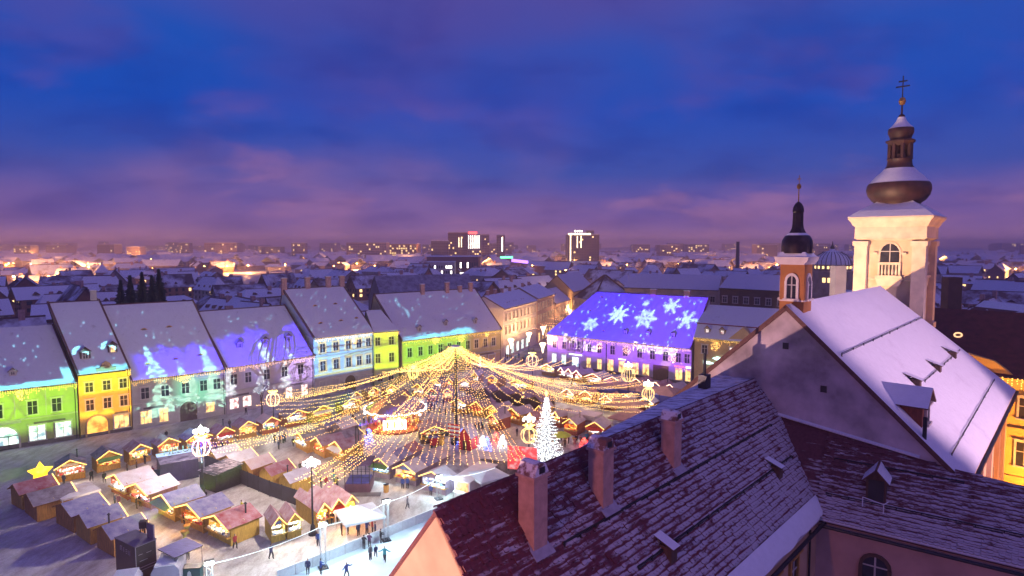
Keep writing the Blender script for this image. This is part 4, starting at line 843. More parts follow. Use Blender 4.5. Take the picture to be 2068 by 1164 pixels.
    MB().lathe([(1.1, 44.4), (1.1, 44.8)], 8, rot=r8).lathe([(1.15, 45.7), (1.75, 46.15), (1.75, 46.3), (1.3, 46.4)], 8, rot=r8).build('lantern_ring', COPPER, T)
    MB().lathe([(1.2, 46.35), (1.25, 46.6), (1.5, 47.1), (1.5, 47.5), (1.42, 47.62)], 20).build('small_dome', COPPER, T, True)
    MB().lathe([(1.45, 47.6), (1.0, 47.95), (.6, 48.4), (.42, 48.8)], 20).build('small_dome_snow', SNOW, T, True)
    MB().lathe([(.42, 48.75), (.36, 49.0), (.12, 49.15), (.09, 50.1)], 8).build('spike', COPPER, T)
    MB().lathe([(.02, 50.05), (.3, 50.15), (.44, 50.5), (.3, 50.85), (.02, 50.95)], 12).build('gilt_ball', MATS['gilt'], T)
    MB().box(-.05, -.06, 50.9, .05, .06, 53.2).box(-.04, -.8, 52.0, .04, .8, 52.14).box(-.04, -.5, 52.55, .04, .5, 52.69).build('double_cross', METAL_D, T)
    return M
CM = church()

def right_wing():
    E0 = Vector((19.6, 38.7, 0)); e = Vector((.805, -.593, 0)); n = Vector((.593, .805, 0)); ra = math.atan2(e.y, e.x)
    root = empty('low_tiled_wing', E0, ra, 'snowy tiled wing with a hooded roof hatch above the salmon wall', 'building')
    z = lambda y: 18 + 1.19 * y                                         # local x along the eaves, y into the building
    M = Matrix.Translation(E0) @ Matrix.Rotation(ra, 4, 'Z'); Mi = M.inverted()
    T = tile_mat('snowy_tile_b', (.14, .04, .05), (-.2 * n.x, -.2 * n.y, 0), .2 * E0.dot(n) + .45, (.016 * e.x, .016 * e.y, 0), -.016 * E0.dot(e), 1.74, (e, n * -1.554), (-n * 1.19 + Vector((0, 0, 1))).normalized(), 1.554 * (E0.dot(n) + 4.03), .28)
    w1 = Mi @ Vector((18.8, 44.3, 0)); wc = Mi @ Vector((27.1, 36.7, 0)); XR = 22.
    def edge(x):                                                        # depth of the slope where it meets the church wall or its own ridge
        if x < wc.x: return w1.y + (wc.y - w1.y) * (x - w1.x) / (wc.x - w1.x)
        return wc.y - .06 * (x - wc.x)
    dk = MB(); dk.slab([(-.1, -.4, z(-.4)), (XR, -.4, z(-.4)), (XR, edge(XR), z(edge(XR))), (wc.x, wc.y, z(wc.y)), (w1.x + .1, w1.y, z(w1.y))], .25); dk.build('roof_deck', T, root)
    dn = Vector((0, -1, -1.19)).normalized(); top = w1.y; sl = (top + .4) * math.hypot(1, 1.19)
    def span(s):
        y = top - s / math.hypot(1, 1.19); x0 = w1.x * (y / top) + .1
        x1 = XR
        if y > edge(XR): 
            x1 = wc.x + (wc.y - y) / .06 if y < wc.y else w1.x + (y - w1.y) / (wc.y - w1.y) * (wc.x - w1.x)
        return (max(-.1, x0) if y > 0 else -.1, min(XR, x1))
    tiled_slope(root, Vector((0, top, z(top))), (1, 0, 0), dn, span, sl - .1, T, w=.27, pitch=.28, near=(6, -2, 18), seed=9)
    q = Vector((0, -.36, z(-.36) + .1)); MB().slab([(0, -.42, z(-.42) + .09), (XR, -.42, z(-.42) + .09), (XR, .35, z(.35) + .09), (.3, .35, z(.35) + .09)], .08).build('eaves_snow', SNOW, root)
    MB().tube([(.2, -.55, z(-.5) - .15), (XR, -.55, z(-.5) - .15)], .11, 8).build('gutter', METAL_D, root)
    MB().slab([(w1.x, w1.y - .25, z(w1.y) + .12), (wc.x - 2, edge(wc.x - 2) - .25, z(edge(wc.x - 2)) + .12), (wc.x - 2, edge(wc.x - 2) + .02, z(edge(wc.x - 2)) + .2), (w1.x, w1.y + .02, z(w1.y) + .2)], .1).build('wall_snow', SNOW, root)
    for x0, x1, y in ((.6, 7.5, 2.2), (.4, 12.0, .62)):
        m = MB(); m.tube([(x0, y, z(y) + .16), (x1, y, z(y) + .16)], .035, 5); m.tube([(x0, y, z(y) + .3), (x1, y, z(y) + .3)], .035, 5)
        for i in range(10):
            x = x0 + (x1 - x0) * i / 9; m.box(x - .025, y - .03, z(y) - .05, x + .025, y + .03, z(y) + .33)
        m.build('snow_guard', METAL_D, root)
    wp = mat('salmon_plaster', (.56, .35, .29), .9, .5, .22, bmp=.3); MB().box(0, 0, 0, XR, 2.4, 17.6).build('wall', wp, root)
    p = Mi @ g(1771, 1150, 14.6); window(root, p.x, -.002, 14.4, 1.35, .85, arch=True, frameM=WOOD_D, cross=(2, 2)); MB().box(p.x + 4.2, -.05, 14.9, p.x + 4.65, -.003, 15.4).build('vent_opening', BLACK, root)
    p = Mi @ plane_pt(1770, 1000, E0 + Vector((0, 0, 18)), (M.to_3x3() @ Vector((0, -1.19, 1))).normalized())
    m = MB(); m.box(-.55, 0, -.5, .55, 1.6, 1.15); m.prism([(-.55, 1.15), (.55, 1.15), (0, 1.7)], 0, 1.6); d = m.build('hooded_hatch', WOOD_D, root, loc=(p.x, p.y - .35, p.z)); r = MB()
    for s in (-1, 1): r.slab([(s * .75, -.45, 1.05), (0, -.45, 1.86), (0, 2.0, 1.86), (s * .75, 2.0, 1.05)], .09, 0, 1)
    r.build('hood_roof', [SNOW, TILE_EDGE], d); MB().box(-.42, -.03, -.2, .42, -.003, 1.05).build('hatch_opening', BLACK, d)
    MB().tube([(-.65, -.5, .0), (.5, -.75, -.12), (.72, -.5, .02)], .03, 5).tube([(-.65, -.5, 0), (-.65, -.5, -.6)], .03, 5).tube([(.5, -.75, -.1), (.5, -.75, -.7)], .03, 5).build('hatch_rail', METAL_W, d)
    lr = empty('low_annexe', M @ Vector((12.6, -5.5, 0)), ra, 'low snow-covered annexe roof in the bottom right corner', 'building')
    MB().slab([(0, 0, 14.6), (8, 0, 14.6), (8, 5.6, 16.4), (0, 5.6, 16.4)], .2, 0, 1).build('roof', [SNOW, TILE_EDGE], lr); MB().box(.2, .3, 0, 8, 5.3, 14.3).build('wall', wp, lr)
right_wing()

# yellow house behind the church
PB = V; yb = CM @ Vector((40.0, -1.0, 0)); ye = yb + V * 30
yh = house('yellow_house', 'orange-lit three-storey house with red roof at the right edge', (yb.x, yb.y), (ye.x, ye.y), 21.0, 27.0, d=9, wall=P_YELLOW, roofM=mat('dark_red_roof', (.10, .02, .022), .8, 1.2, .4),
           rows=[(16.4, 2.2, 1.3, 10), (11.2, 2.6, 1.4, 10), (4.6, 3.6, 3.0, 6, dict(cross=(3, 2)))], verge=False)
MB().prism([(1.2, 21.05), (9.2, 21.05), (7.6, 22.3), (5.2, 22.9), (2.8, 22.3)], -.4, .3).build('gable_front', P_YELLOW, yh.root)
MB().box(0, -.3, 14.9, yh.W, -.002, 15.3).build('string_course', P_YELLOW, yh.root); MB().box(0, -.3, 9.6, yh.W, -.002, 10.0).build('string_course', P_YELLOW, yh.root)
p = yh.up(3.6, .55); MB().lathe([(.45, 0), (.45, .12), (.3, .12), (.3, 0)], 14).build('roof_lamp_ring', emit('ring_glow', (1, .62, .3), 1.2, False), yh.root).matrix_local = Matrix.Translation(p) @ Matrix.Rotation(R(35), 4, 'X')
icicles(yh, 'golden icicle lights along the eaves of the orange-lit house', dens=.4)
# ------------------------------------------------------------------ market huts
HW, HD = 3.6, 3.0
def mat_snow_on(name, under, amount):
    return snow_mat(name, tuple(.66 * a + .34 * b for a, b in zip((.64, .60, .68), under)), under, amount + .06, 1.1, .28)
ROOFS = {'snow': THIN_SNOW, 'maroon': mat_snow_on('maroon_snow', (.22, .03, .05), .44), 'red': mat_snow_on('red_snow', (.30, .04, .05), .36), 'blue': mat_snow_on('blue_snow', (.08, .07, .28), .42), 'pink': mat_snow_on('rose_snow', (.40, .22, .22), .52), 'dark': mat_snow_on('dark_snow', (.10, .06, .08), .40)}
WALLS = {'wood': WOOD, 'yellow': WOOD_Y, 'dark': WOOD_D, 'lilac': mat('hut_lilac', (.30, .22, .30), .7, 1.2, .3, sc3=(6, 6, 1)), 'red': mat('hut_red', (.42, .10, .05), .7, 1.2, .3, sc3=(6, 6, 1))}
GOODS = [mat('goods_red', (.6, .06, .05), .5, 9, .4), mat('goods_cream', (.75, .66, .5), .6, 9, .3), mat('goods_gold', (.7, .42, .08), .5, 9, .4), mat('goods_blue', (.12, .22, .5), .5, 9, .4), mat('goods_green', (.12, .3, .1), .6, 9, .4), mat('goods_white', (.82, .84, .86), .5, 9, .15)]
_hut = {}
def hut_meshes(wall, roof, seed, goods, D=HD):
    k = ('w', wall, D)
    if k not in _hut:
        m = MB(); t = .09
        m.box(0, D - t, .05, HW, D, 2.25).box(0, 0, .05, t, D - t, 2.25).box(HW - t, 0, .05, HW, D - t, 2.25).box(t, 0, .05, HW - t, t, .98).box(t, t, .05, HW - t, D - t, .12)
        m.prism([(0, 2.25), (HW, 2.25), (HW / 2, 3.15)], D - t, D); b = m.mesh('body', WALLS[wall])
        f = MB(); f.prism([(0, 2.05), (HW, 2.05), (HW, 2.3), (HW / 2, 3.2), (0, 2.3)], -.02, .06)
        for x in (0.0, HW - .13): f.box(x, -.04, 0, x + .13, .09, 2.1)
        for i in range(1, 12): f.box(HW * i / 12 - .012, -.012, .06, HW * i / 12 + .012, .0, .95)
        c = MB(); c.box(-.05, -.42, .98, HW + .05, .35, 1.06)
        _hut[k] = (b, f.mesh('gable_front', WALLS[wall]), c.mesh('counter', WOOD_Y))
        br = MB()
        for i in range(1, 11): br.box(HW * i / 11 - .012, D - .002, .1, HW * i / 11 + .012, D + .012, 2.3)
        _hut[('b', wall, D)] = br.mesh('back_boards', WALLS[wall])
    k2 = ('r', roof, D)
    if k2 not in _hut:
        rs = []
        cols = roof if isinstance(roof, tuple) else (roof,); n = len(cols)
        for s in (0, 1):
            for i, cc in enumerate(cols):
                y0 = -.45 + (D + .75) * i / n; y1 = -.45 + (D + .75) * (i + 1) / n; m = MB()
                x0, x1 = (-.16, HW / 2) if s == 0 else (HW + .16, HW / 2); za, zb = 2.2, 3.28
                m.slab([(x0, y0, za), (x1, y0, zb), (x1, y1, zb), (x0, y1, za)], .09, 0, 1); rs.append(m.mesh('roof_panel', [ROOFS[cc], WOOD]))
        _hut[k2] = rs
    k3 = ('g', seed % 4, goods)
    if k3 not in _hut:
        r = random.Random(seed % 4 * 13 + len(goods)); m = MB(); n = 6
        pal = {'mix': (0, 1, 2, 3, 4, 5), 'white': (5, 5, 1, 3, 5), 'gold': (2, 2, 1, 0), 'red': (0, 0, 1, 5), 'blue': (3, 5, 5, 3)}[goods]
        for z, y in ((1.07, -.25), (1.07, .05), (1.2, 1.15), (1.65, 1.2), (1.42, 1.2), (1.95, 1.2)):
            x = .2
            while x < HW - .3:
                w = r.uniform(.14, .34); h = r.uniform(.1, .34); mi = r.choice(pal); m.box(x, y, z, x + w, y + r.uniform(.15, .3), z + h, mi); x += w + r.uniform(.02, .14)
        for i in range(14): m.octa((r.uniform(.3, HW - .3), r.uniform(-.05, .4), r.uniform(1.75, 2.1)), r.uniform(.07, .15), r.choice(pal))
        _hut[k3] = m.mesh('goods', GOODS)
    if 'l' not in _hut:
        for i_ in range(6): _hut['sb%d' % i_] = MB().box(.7 + .12 * i_, -.09, 2.22, 2.9 - .1 * i_, -.03, 2.55 + .04 * (i_ % 3)).mesh('sign_board', GOODS[i_])
        _hut['sp'] = MB().tube([(2.7, 2.2, 2.4), (2.7, 2.2, 3.9)], .09, 6).lathe([(.18, 3.9), (.02, 4.1)], 8, (2.7, 2.2, 0)).mesh('stove_pipe', METAL_D)
        for i_ in range(3): _hut['aw%d' % i_] = MB().slab([(.05, -.05, 2.15), (HW - .05, -.05, 2.15), (HW - .05, -1.0, 1.85), (.05, -1.0, 1.85)], .04).mesh('awning', [GOODS[0], GOODS[5], GOODS[4]][i_])
        _hut['bd'] = MB().box(.15, 1.5, .9, HW - .15, 1.56, 2.5).mesh('bounce_panel', mat('hut_bounce_panel', (.62, .50, .36), .8, 6, .45))  # pale panel added inside to bounce the hut lamp and brighten the interior
        m = MB()
        for s in (-1, 1):
            for i in range(15): t = i / 14; m.octa((HW / 2 + s * (HW / 2 + .15) * t, -.5, 3.27 - 1.05 * t - .05), .085)
        _hut['l'] = m.mesh('string_lights', BULB_G)
        m = MB()
        for s in (-1, 1):
            for i in range(15): t = i / 14; m.octa((HW / 2 + s * (HW / 2 + .15) * t, -.5, 3.27 - 1.05 * t - .05), .08)
        _hut['lw'] = m.mesh('string_lights', emit('rose_bulb', (1, .66, .46), 5, False))
    return k, k2, k3
_stall_no = [0]
def stall(label, p1, p2, wall='wood', roof='snow', goods='mix', back=False, depth=3.0, light=(1, .72, .34), power=95., group=None, bulbs='l', long=HD, name='market_hut'):
    A, B = g(*p1), g(*p2); d = (B - A); W = d.length; rz = math.atan2(d.y, d.x); _stall_no[0] += 1; no = _stall_no[0]
    if back:                                   # the two points are the corners of the rear wall, the front looks away
        nrm = Vector((-d.y, d.x, 0)).normalized(); A, B = B + nrm * depth, A + nrm * depth; rz += math.pi
    A = A + (Vector((math.cos(rz), math.sin(rz), 0)) * W * .05); root = empty(name, A, rz, label, 'market hut', group); root.scale = (W * .90 / HW, depth / long, 1)
    k, k2, k3 = hut_meshes(wall, roof, no, goods, long)
    for me, n in zip(_hut[k], ('body', 'gable_front', 'counter')): put(n, me, root)
    put('back_boards', _hut[('b', wall, long)], root)
    for me in _hut[k2]: put('roof_panel', me, root)
    tag(put('goods', _hut[k3], root), kind='stuff'); tag(put('string_lights', _hut[bulbs], root), kind='stuff')
    lamp('hut_lamp', 'POINT', (HW / 2, .35, 1.98), power * 5.0, light, root, .2); put('bounce_panel', _hut['bd'], root)
    if no % 2: put('sign_board', _hut['sb%d' % (no % 6)], root)
    if no % 5 == 1: put('stove_pipe', _hut['sp'], root)
    if no % 4 == 2: put('awning', _hut['aw%d' % (no % 3)], root)
    return root
ORD = ['first', 'second', 'third', 'fourth', 'fifth', 'sixth', 'seventh', 'eighth', 'ninth', 'tenth', 'eleventh', 'twelfth']
WARM, WHITE, ORNG, COOL = (1, .66, .28), (1, .9, .78), (1, .45, .12), (.62, .86, 1)
rowC = [((110, 977), (176, 965), 'wood', 'dark', 'red', WHITE), ((194, 957), (246, 945), 'wood', 'dark', 'gold', WARM), ((260, 942), (307, 931), 'wood', 'maroon', 'mix', WARM), ((317, 928), (364, 917), 'wood', 'maroon', 'red', ORNG), ((374, 916), (428, 903), 'wood', 'blue', 'gold', WARM),
        ((436, 903), (473, 894), 'wood', 'maroon', 'white', WHITE), ((481, 890), (520, 881), 'wood', 'maroon', 'gold', WARM), ((529, 880), (566, 872), 'red', 'pink', 'mix', WHITE), ((577, 866), (622, 855), 'red', 'dark', 'white', WHITE), ((629, 856), (671, 846), 'yellow', 'dark', 'gold', WARM), ((690, 839), (728, 831), 'wood', 'dark', 'white', WHITE)]
for i, (a, b, w, r, gd, l) in enumerate(rowC): stall('%s hut from the left in the long row facing the camera below the houses' % ORD[i], a, b, w, r, gd, light=l, group='huts in the row below the houses')
rowB = [((224, 993), (260, 1012), 'red', 'snow', 'white', WHITE), ((263, 1013), (308, 1031), 'wood', 'snow', 'red', WHITE), ((319, 1036), (356, 1056), 'yellow', 'blue', 'gold', WARM), ((364, 1055), (414, 1079), 'wood', 'blue', 'red', ORNG), ((419, 1079), (470, 1105), 'yellow', 'red', 'white', WARM)]
for i, (a, b, w, r, gd, l) in enumerate(rowB): stall('%s lit hut in the slanting row facing left, counted from the top' % ORD[i], a, b, w, r, gd, light=l, depth=3.6, group='huts in the slanting row facing left', power=120)
rowA = [((22, 1018), (47, 1032), 'yellow', 'red', 3.6), ((49, 1034), (77, 1057), 'wood', 'dark', 3.9), ((112, 1056), (152, 1079), 'wood', 'blue', 3.4), ((153, 1080), (185, 1103), 'yellow', 'blue', 3.4), ((195, 1106), (233, 1128), 'wood', 'blue', 3.4)]
for i, (a, b, w, r, dp) in enumerate(rowA): stall('%s hut from the top of the left edge row, seen from behind' % ORD[i], a, b, w, r, 'mix', True, dp, WARM, group='huts seen from behind at the left edge')
rowF = [((419, 946), (442, 954), 'snow'), ((447, 956), (477, 966), 'snow'), ((484, 969), (513, 978), 'pink'), ((523, 983), (553, 992), 'red'), ((563, 997), (591, 1008), 'snow')]
for i, (a, b, r) in enumerate(rowF): stall('%s hut behind the dark fence, counted from the left, its back to the camera' % ORD[i], a, b, 'yellow' if i > 2 else 'wood', r, 'mix', True, 3.4, WARM, group='huts behind the dark fence', power=80)
stall('left half of the twin-gabled hut with a white front', (547, 1099), (578, 1091), 'yellow', 'maroon', 'white', depth=3.4, light=(.9, 1, .85), power=130, group='twin-gabled hut')
stall('right half of the twin-gabled hut with a white front', (579, 1091), (610, 1083), 'yellow', 'maroon', 'white', depth=3.4, light=(.9, 1, .85), power=130, group='twin-gabled hut')
for i, (a, b) in enumerate((((636, 1068), (663, 1059)), ((664, 1059), (691, 1050)), ((692, 1050), (718, 1042)))): stall('%s gable from the left of the orange glowing hut with three gables' % ORD[i], a, b, 'yellow', 'maroon', 'red', depth=5.5, light=ORNG, power=200, group='orange hut with three gables')
for i, (a, b, r, l) in enumerate((((597, 903), (622, 917), 'dark', WHITE), ((634, 915), (657, 927), 'maroon', ORNG), ((670, 924), (697, 935), 'maroon', ORNG))): stall('%s hut from the left in the short row under the string lights facing left' % ORD[i], a, b, 'wood', r, 'white' if i == 0 else 'red', depth=3.6, light=l, group='short row of huts under the strings')
for i, (a, b, r) in enumerate((((636, 884), (664, 890), 'blue'), (((668, 886), (694, 892), 'snow')), ((672, 905), (704, 913), 'dark'))): stall('%s purple-roofed hut seen from behind near the blue carousel ride' % ORD[i], a, b, 'lilac', r, 'mix', True, 3.2, WARM, group='purple-roofed huts seen from behind', power=70)
for i, (a, b, rf, gd) in enumerate((((750, 962), (789, 970), ('snow', 'blue', 'red'), 'blue'), ((797, 973), (843, 984), ('snow', 'blue', 'pink'), 'gold'), ((850, 989), (904, 1003), ('snow', 'dark', 'pink'), 'blue'))):
    stall('%s long hut from the left with a chequered roof beside the ice rink' % ORD[i], a, b, 'lilac', rf, gd, depth=8.5, light=COOL if gd == 'blue' else WARM, power=170, group='long huts with chequered roofs', long=8.)
for i, (a, b, w, r, l) in enumerate((((1138, 877), (1167, 882), 'red', 'pink', ORNG), ((1184, 884), (1222, 890), 'red', 'pink', WHITE), ((1118, 862), (1132, 866), 'red', 'pink', WARM))): stall('%s rose-roofed hut to the right of the white lit tree' % ORD[i], a, b, w, r, 'white' if i else 'gold', depth=3.6, light=l, group='rose-roofed huts right of the white tree')
rowJ = [((1093, 757), (1122, 762), 'yellow', 'dark', WARM), ((1130, 765), (1142, 768), 'red', 'pink', WHITE), ((1144, 768), (1158, 771), 'red', 'pink', WHITE), ((1160, 771), (1176, 775), 'red', 'pink', WHITE), ((1183, 777), (1217, 783), 'red', 'snow', WHITE), ((1222, 784), (1257, 790), 'red', 'pink', WHITE), ((1274, 789), (1301, 794), 'red', 'red', WHITE), ((1312, 796), (1340, 802), 'red', 'red', ORNG), ((1342, 801), (1369, 807), 'red', 'pink', WARM)]
for i, (a, b, w, r, l) in enumerate(rowJ): stall('%s hut from the left in the row along the purple house' % ORD[i], a, b, w, r, 'white', depth=4.2, light=l, group='huts along the purple house', bulbs='lw', power=120)
rowK = [((1136, 811), (1161, 816), 'pink', WHITE), ((1172, 815), (1197, 819), 'red', WARM), ((1212, 826), (1240, 831), 'red', WARM), ((1252, 825), (1280, 829), 'pink', WHITE), ((1290, 830), (1322, 836), 'snow', WARM)]
for i, (a, b, r, l) in enumerate(rowK): stall('%s hut from the left in front of the long blue wall' % ORD[i], a, b, 'red', r, 'white', depth=4.0, light=l, group='huts before the blue wall', bulbs='lw', power=120)
rowL = [((835, 801), (858, 804), 'dark', WHITE), ((868, 791), (893, 794), 'dark', WHITE), ((899, 788), (916, 789), 'dark', ORNG), ((926, 790), (949, 791), 'maroon', WHITE), ((953, 776), (967, 777), 'snow', WHITE), ((984, 781), (1008, 784), 'dark', WARM), ((1030, 790), (1065, 795), 'maroon', WHITE), ((911, 833), (945, 838), 'maroon', WHITE), ((953, 839), (978, 845), 'maroon', ORNG), ((986, 846), (1010, 853), 'pink', WARM), ((1024, 852), (1052, 861), 'pink', ORNG), ((1082, 849), (1100, 852), 'pink', ORNG)]
for i, (a, b, r, l) in enumerate(rowL): stall('%s hut under the tent of lights, %s' % (ORD[i % 7], 'counted from the left in its far row' if i < 7 else 'counted from the left in its near row'), a, b, 'wood', r, 'white' if l == WHITE else 'gold', depth=3.8, light=l, group='huts under the tent of lights')
rowM = [((706, 822), (730, 818), 'dark'), ((742, 812), (766, 808), 'maroon'), ((778, 806), (802, 803), 'dark'), ((806, 822), (828, 821), 'red'), ((862, 812), (884, 812), 'maroon'), ((894, 812), (914, 812), 'red'), ((986, 866), (1008, 872), 'pink'), ((1066, 866), (1082, 869), 'red')]
for i, (a, b, r) in enumerate(rowM): stall('%s hut of the scattered inner row behind the carousel, from the left' % ORD[i], a, b, 'red', r, 'white' if i % 2 else 'gold', depth=3.4, light=(WHITE, ORNG)[i % 2], group='scattered inner row')
for i, (a, b) in enumerate((((940, 806), (962, 808)), ((968, 810), (992, 813)), ((1000, 812), (1026, 818)), ((1034, 818), (1062, 826)), ((1070, 826), (1096, 834)))): stall('%s maroon-roofed hut from the left between the two rows under the strings' % ORD[i], a, b, 'dark', 'maroon', 'gold', True, 3.6, WARM, group='maroon huts between the rows', power=50)

# ------------------------------------------------------------------ street furniture of the market
def lamp_post(px, py, hgt, label, lit=True, arms=6, flower=True, energy=9500., col=(1, .84, .66)):
    p = g(px, py); root = empty('lamp_post', p, 0, label, 'lamp post', 'tall lamp posts of the square')
    MB().lathe([(.55, 0), (.55, .25), (.32, .4), (.26, 1.1), (.16, 1.3)], 10).build('base', METAL_D, root)
    MB().tube([(0, 0, 1.2), (0, 0, hgt)], [.13, .07], 8).build('pole', METAL_D, root)
    if flower:
        for k in range(arms):
            t = 2 * math.pi * k / arms + .3; c, s = math.cos(t), math.sin(t)
            pts = [(c * r, s * r, hgt - 1.0 + z) for r, z in ((.05, 0), (.35, .4), (.66, .6), (.95, .52), (1.02, .26), (.84, .1), (.72, .26))]
            MB().tube(pts, .065, 5).build('curled_arm', LAMP_W, root)
        MB().lathe([(.02, -.35), (.26, -.2), (.3, .1), (.12, .4), (.02, .5)], 8, (0, 0, hgt - .4)).build('globe', LAMP_W, root)
        if lit: lamp('post_lamp', 'POINT', (0, 0, hgt + .3), energy, col, root, .4)
    return root, p
def apple(p, label, r=1.55, gold=True):
    """hanging wire ornament shaped like an apple, outlined in bulbs, with a leaf crown"""
    root = empty('apple_ornament', p, 0, label, 'ornament', 'wire apple ornaments on the lamp posts'); bm = emit('ornament_gold', (1, .70, .28), 1.7, False)
    for k in range(8):
        t = 2 * math.pi * k / 8; c, s = math.cos(t), math.sin(t)
        pts = [(c * a * r, s * a * r, z * r) for a, z in ((.12, -1.05), (.6, -.98), (.95, -.5), (1.02, .05), (.85, .55), (.5, .8), (.15, .68))]
        MB().tube(pts, .055, 5).build('rib', bm, root)
    m = MB()
    for k in range(6):
        t = 2 * math.pi * k / 6; c, s = math.cos(t), math.sin(t); m.tube([(0, 0, r * .7), (c * .4, s * .4, r * 1.15), (c * .95, s * .95, r * 1.22)], [.12, .2, .05], 5)
    m.build('leaf_crown', emit('ornament_leaf', (1, .72, .12), 4, False), root); return root
POSTS = {}
for key, px, py, hh, lab, fl in (('A', 410, 1000, 9.8, 'tall lamp post with white curled lamps by the dark container', True), ('B', 632, 1080, 9.5, 'tall lamp post with white curled lamps by the orange hut', True), ('L', 553, 868, 6.5, 'lamp post with gold apple below the beige house', False),
                                 ('K', 835, 800, 6.0, 'lamp post with gold apple before the green lit house', False), ('T', 1075, 779, 6.8, 'lamp post with gold apple at the street mouth', False), ('R', 1268, 818, 9.4, 'lamp post with white curled lamps before the purple house', True),
                                 ('S', 1308, 862, 9.0, 'lamp post with white curled lamps near the tiled roof edge', True), ('W', 1068, 958, 9.2, 'lamp post with white curled lamps left of the white tree', True)):
    POSTS[key] = lamp_post(px, py, hh, lab, flower=fl, energy={'A': 10000, 'B': 10000}.get(key, 2600), col=(1, .84, .66) if key in 'AB' else (1, .72, .46))[1] + Vector((0, 0, hh))
for key, dz, lab, r in (('A', -2.9, 'gold apple ornament by the dark container', 1.2), ('L', -.6, 'gold apple ornament below the beige house', 1.25), ('K', -.5, 'gold apple ornament before the green lit house', 1.25), ('T', -.4, 'gold apple ornament at the street mouth', 1.5), ('R', -2.6, 'gold apple ornament before the purple house', 1.5), ('S', -2.5, 'pale apple ornament near the tiled roof edge', 1.2), ('W', -3.0, 'pale yellow apple ornament left of the white tree', 1.2)):
    apple(POSTS[key] + Vector((0, 0, dz)), lab, r)

# central mast and the tent of string lights
mp = g(921, 896); mast = empty('tent_mast', mp, 0, 'central mast carrying the tent of golden string lights', 'mast'); AH = 17.4
MB().tube([(0, 0, 0), (0, 0, AH)], [.32, .16], 10).build('pole', METAL_D, mast); MB().box(-1, -1, 0, 1, 1, .6).build('foot', METAL_D, mast)
MB().lathe([(.2, AH - .3), (.9, AH - .15), (.9, AH), (.2, AH + .2)], 12).build('crown_ring', METAL_W, mast)
apex = mp + Vector((0, 0, AH)); sno = [0]
def string_light(a, b, sag, label, r=.052, step=.40, m_=None, group='golden strings of the tent of lights'):
    a, b = Vector(a), Vector(b); L = (b - a).length; n = int(L / step); mb = MB(); q = random.Random(sno[0]); sno[0] += 1; cab = []; ph = q.random()
    for i in range(n + 1):
        t = min(1, max(0, (i + q.uniform(-.22, .22) + ph) / n)); p = a.lerp(b, t) - Vector((0, 0, sag * 4 * t * (1 - t)))
        if i % 4 == 0 or i == n: cab.append(p - a)
        mb.octa(p - a + Vector((q.uniform(-.07, .07), q.uniform(-.07, .07), q.uniform(-.12, .04))), r)
    o = empty('light_string', a, 0, label, 'light string', group); tag(mb.build('bulbs', m_ or BULB, o), kind='stuff'); MB().tube(cab, .015, 3, cap=False).build('cable', METAL_D, o); return o
def bundle(key, n, z, spread, sag, where):
    P = POSTS[key]; P = Vector((P.x, P.y, z)); side = (P - apex).cross(Vector((0, 0, 1))).normalized()
    for i in range(n):
        f = (i / max(1, n - 1) - .5); e = P + side * spread * f + Vector((0, 0, .25 * (i % 3)))
        st = apex + side * 1.4 * f
        string_light(st, e, sag + .7 * ((i * 7) % 5) / 5, 'golden light string from the mast to %s' % where, group='strings to ' + where)
bundle('A', 6, 6.6, 6.0, 3.2, 'the lamp post by the dark container'); bundle('L', 9, 6.0, 10, 1.6, 'the post below the beige house'); bundle('K', 8, 6.2, 14, 1.6, 'the post before the green lit house')
bundle('T', 9, 6.4, 20, 2.6, 'the post at the street mouth'); bundle('R', 9, 6.0, 16, 3.4, 'the post before the purple house'); bundle('S', 10, 5.0, 13, 3.6, 'the post near the tiled roof edge'); bundle('B', 8, 6.3, 5.0, 2.2, 'the lamp post by the orange hut')
# the open fan towards the camera
fan0, fan1, fan2 = g(700, 926, 3.4), g(925, 950, 3.2), g(1062, 926, 3.6)
for i in range(27):
    t = i / 26; e = fan0 * (1 - t) ** 2 + fan1 * 2 * t * (1 - t) + fan2 * t ** 2
    string_light(apex + Vector((1.2 * math.cos(math.pi + math.pi * t), 1.2 * math.sin(math.pi + math.pi * t), 0)), e, 1.2, 'golden light string fanning out from the mast towards the camera', group='strings fanning towards the camera')
for i in range(9):
    t = i / 8; a, b = POSTS['L'], POSTS['A']; e = Vector((a.x, a.y, 5.6)).lerp(Vector((b.x + 10, b.y + 8, 5.2)), t)
    string_light(apex, e, 3.0, 'golden light string reaching over the left huts', group='strings over the left huts')
for i in range(12):
    t = (i + 1) / 13; a, b = POSTS['W'], POSTS['S']; e = Vector((a.x, a.y, 5.5)).lerp(Vector((b.x, b.y, 5.5)), t) + Vector((6, 14, 0)) * (4 * t * (1 - t))
    string_light(apex, e, 2.6, 'golden light string reaching over the huts by the white tree', group='strings over the right huts')
prev = None                                                            # scalloped garland tying the strings together
for i in range(17):
    t = R(150 + i * 15); p = apex + Vector((math.cos(t) * 12, math.sin(t) * 12, -8.2))
    if prev is not None: string_light(prev, p, .5, 'short golden garland scallop tying the strings together', group='garland scallops', step=.4)
    prev = p
